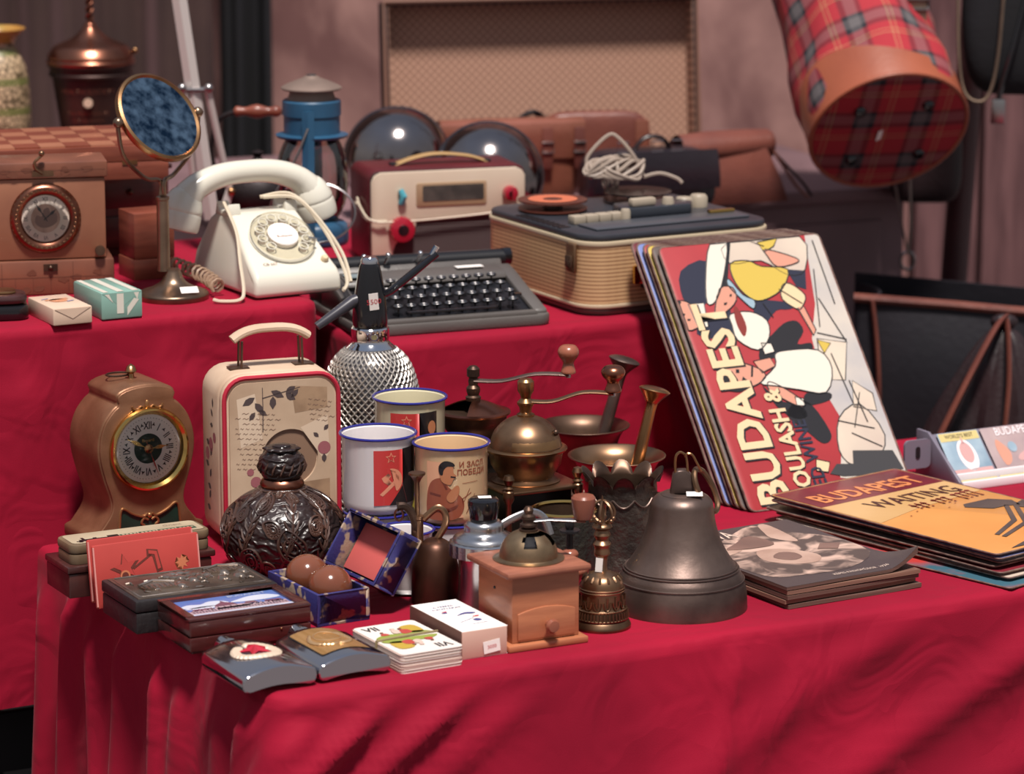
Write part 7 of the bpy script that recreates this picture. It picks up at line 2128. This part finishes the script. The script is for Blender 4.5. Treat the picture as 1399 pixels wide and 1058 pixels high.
# black rucksack with khaki straps
p_ = at_y(1402, 128, 4.86)
t = thing('black_rucksack', 'black cloth rucksack with khaki straps hanging at the right edge', 'bag', p_, R(-8))
b_ = soft_box(.185, .10, .36).build('bag_body', mat('black_canvas', '#0e0e14', .8, c2='#15151c', ns=12, bump=.2, bs=160), t)
MB().tube(spline([(-.098, -.02, .16), (-.094, -.06, .06), (-.085, -.065, .010), (-.066, -.067, -.004), (-.050, -.065, .008), (-.040, -.06, .06), (-.034, -.052, .16)], 6), .008, 8, flat=(.3, 1.2)).build('webbing_loop', M['webbing'], t)
MB().tube(spline([(.0, -.052, .16), (-.018, -.062, .08), (-.034, -.064, .02), (-.038, -.064, -.004)], 6), .004, 8).build('cord', M['black_plastic'], t)
MB().box(-.048, -.028, -.070, -.060, -.034, .0).build('clip', M['steel'], t, bevel=.002)
MB().tube(spline([(0, .02, .35), (-.02, .02 , .45), (-.02, rail_y - p_.y, rail_z - p_.z + .012)], 6), .010, 8, flat=(.3, 1)).build('hanging_strap', M['webbing'], t)
# khaki strap end with buckle, hanging between the two bags
p_ = at_y(1253, 42, 4.80)
t = thing('webbing_strap', 'khaki strap end with steel buckle hanging beside the tartan bag', 'strap', p_, 0)
top_z = rail_z - p_.z
MB().box(-.0125, .0125, -.002, .002, 0, top_z).box(-.0125, .0125, -.002, rail_y - p_.y + .018, top_z, top_z + .003).build('webbing', M['webbing'], t, bevel=.0008)
MB().tube([(-.015, -.003, .030), (.015, -.003, .030), (.015, -.003, .044), (-.015, -.003, .044)], .0022, 6, True).build('buckle', M['steel'], t)
MB().box(-.0135, .0135, -.003, .003, -.002, .003).build('strap_end', M['steel'], t)
# dark bag with long cords behind the tartan bag
p_ = at_y(1262, 276, 5.0)
t = thing('brown_pouch', 'dark brown pouch hanging in the shadow behind the tartan bag', 'bag', p_, 0)
soft_box(.105, .05, .14).build('bag_body', M['leather_dark'], t)
MB().tube(spline([(0, 0, .135), (.0, .01, .4), (.0, rail_y - p_.y, rail_z - p_.z + .012)], 6), .006, 8, flat=(.4, 1)).build('strap', M['leather_dark'], t)
p_ = at_y(1238, 362, 4.95)
t = thing('hanging_strap', 'grey strap ending in a metal ring hanging below the tartan bag', 'strap', p_, 0)
tz = rail_z - p_.z
MB().tube(spline([(-.018, 0, .115), (-.008, -.004, .06), (.002, 0, .016)], 6), .006, 8, flat=(.3, 1.2)).tube(spline([(.002, 0, .016), (.004, -.006, .06), (.002, 0, .13), (.0, .01, .3), (.0, rail_y - p_.y, tz + .012)], 6), .006, 8, flat=(.3, 1.2)).build('webbing', mat('grey_strap', '#8a7a74', .6), t)
MB().tube([(.002 + .010 * math.cos(2 * PI * i / 16), 0, .006 + .013 * math.sin(2 * PI * i / 16)) for i in range(16)], .0022, 6, True).build('ring', M['steel'], t)

# ---------------------------------------------------------------- bench with big dark bags
t = thing('bench', 'low dark bench behind the tin signs carrying leather bags', 'bench', tf(0, 0, 0), YAW)
ZB = .60
MB().box(1.16, 2.1, .78, 1.24, ZB - .03, ZB).build('bench_top', M['pole'], t, bevel=.004)
for lx in (1.2, 2.06):
    for ly in (.82, 1.20):
        MB().box(lx - .02, lx + .02, ly - .02, ly + .02, 0, ZB - .03).build('leg', M['pole'], t)
t = thing('travel_bag', 'large open black travel bag with brown leather straps on the bench', 'bag', at(1296, 616, ZB), R(-6))
W, D, H = .27, .15, .225
M['bag_black'] = mat('bag_black', '#14121a', .6, c2='#1c1820', ns=9, bump=.3, bs=90)
def taper(u, v):
    x = (u - .5) * W * (1 - .03 * v)
    return (x, -.06 - .016 * math.sin(PI * v) * (1 - (2 * u - 1) ** 2) , v * H - .018 * (u) * v)
MB().grid(taper, 24, 12).build('front_wall', M['bag_black'], t, solid=.004)
MB().grid(lambda u, v: ((u - .5) * W, .08 + .01 * math.sin(v * 3), v * (H + .01) - .02 * u * v), 16, 8).build('back_wall', M['bag_black'], t, solid=.004)
for sx in (-1, 1):
    MB().grid(lambda u, v: (sx * (W / 2 - .004 * v) - sx * .03 * math.sin(u * PI) * v, -.06 + .14 * u, v * (H - .004) - (.018 if sx > 0 else 0) * v), 10, 8).build('side_wall', M['bag_black'], t, solid=.004)
MB().box(-W / 2, W / 2, -.06, .08, 0, .006).build('bag_floor', M['bag_black'], t)
MB().tube([(-W / 2, -.062, H), (0, -.062, H - .008), (W / 2, -.062, H - .018)], .0065, 8).build('rim', M['leather_brown'], t)
for x in (-.104, .118):
    MB().tube(spline([(x, -.066, .002), (x + .006, -.080, .08), (x + .002, -.074, .16), (x - .006, -.066, H - .002)], 5), .009, 8, flat=(.4, 1)).build('strap', M['leather_brown'], t)
t = thing('leather_pouch_bag', 'dark wrinkled leather bag gathered to a peak, in front of the black bag', 'bag', at(1352, 684, ZB), R(0))
W, H = .24, .235
def pouch(u, v):
    a = 2 * PI * u
    k = (1 - v) ** .62
    w = W / 2 * (k * .98 + .02)
    d = .075 * (k * .9 + .06)
    f = 1 + .07 * math.sin(11 * a + 5 * v) * (1 - abs(2 * v - 1) * .4) + .03 * math.sin(23 * a)
    return (w * math.cos(a) * f + .012 * v, d * math.sin(a) * f, H * v)
MB().grid(pouch, 72, 20).build('bag_body', M['leather_dark'], t)
MB().tube(spline([(-.112, -.062, .010), (-.085, -.068, .080), (-.045, -.060, .165), (-.005, -.030, .232), (.012, .0, .242)], 6), .011, 8, flat=(.35, 1)).build('edge_strap', M['leather_brown'], t)
MB().tube(spline([(.0, -.085, .010), (.004, -.080, .090), (.012, -.058, .165), (.014, -.026, .225), (.014, .0, .240)], 6), .010, 8, flat=(.35, 1)).build('middle_strap', M['leather_brown'], t)
MB().ball((.012, 0, .238), .014, 12, (1.3, .8, .8)).build('gathered_top', M['leather_dark'], t)

# ---------------------------------------------------------------- crate added only to darken the gap under the left high table
t = thing('shade_crate', 'black slatted crate added to darken the gap under the left high table', 'crate', tf(-.42, .80, 0), YAW)
M['crate'] = mat('black_crate', '#141318', .6)
for k in range(6):
    MB().box(0, .62, 0, .012, .02 + .085 * k, .09 + .085 * k).build('slat', M['crate'], t, bevel=.002)
MB().box(0, .62, .012, .55, .0, .015).box(0, .012, .012, .55, .015, .52).box(.608, .62, .012, .55, .015, .52).build('crate_body', M['crate'], t)
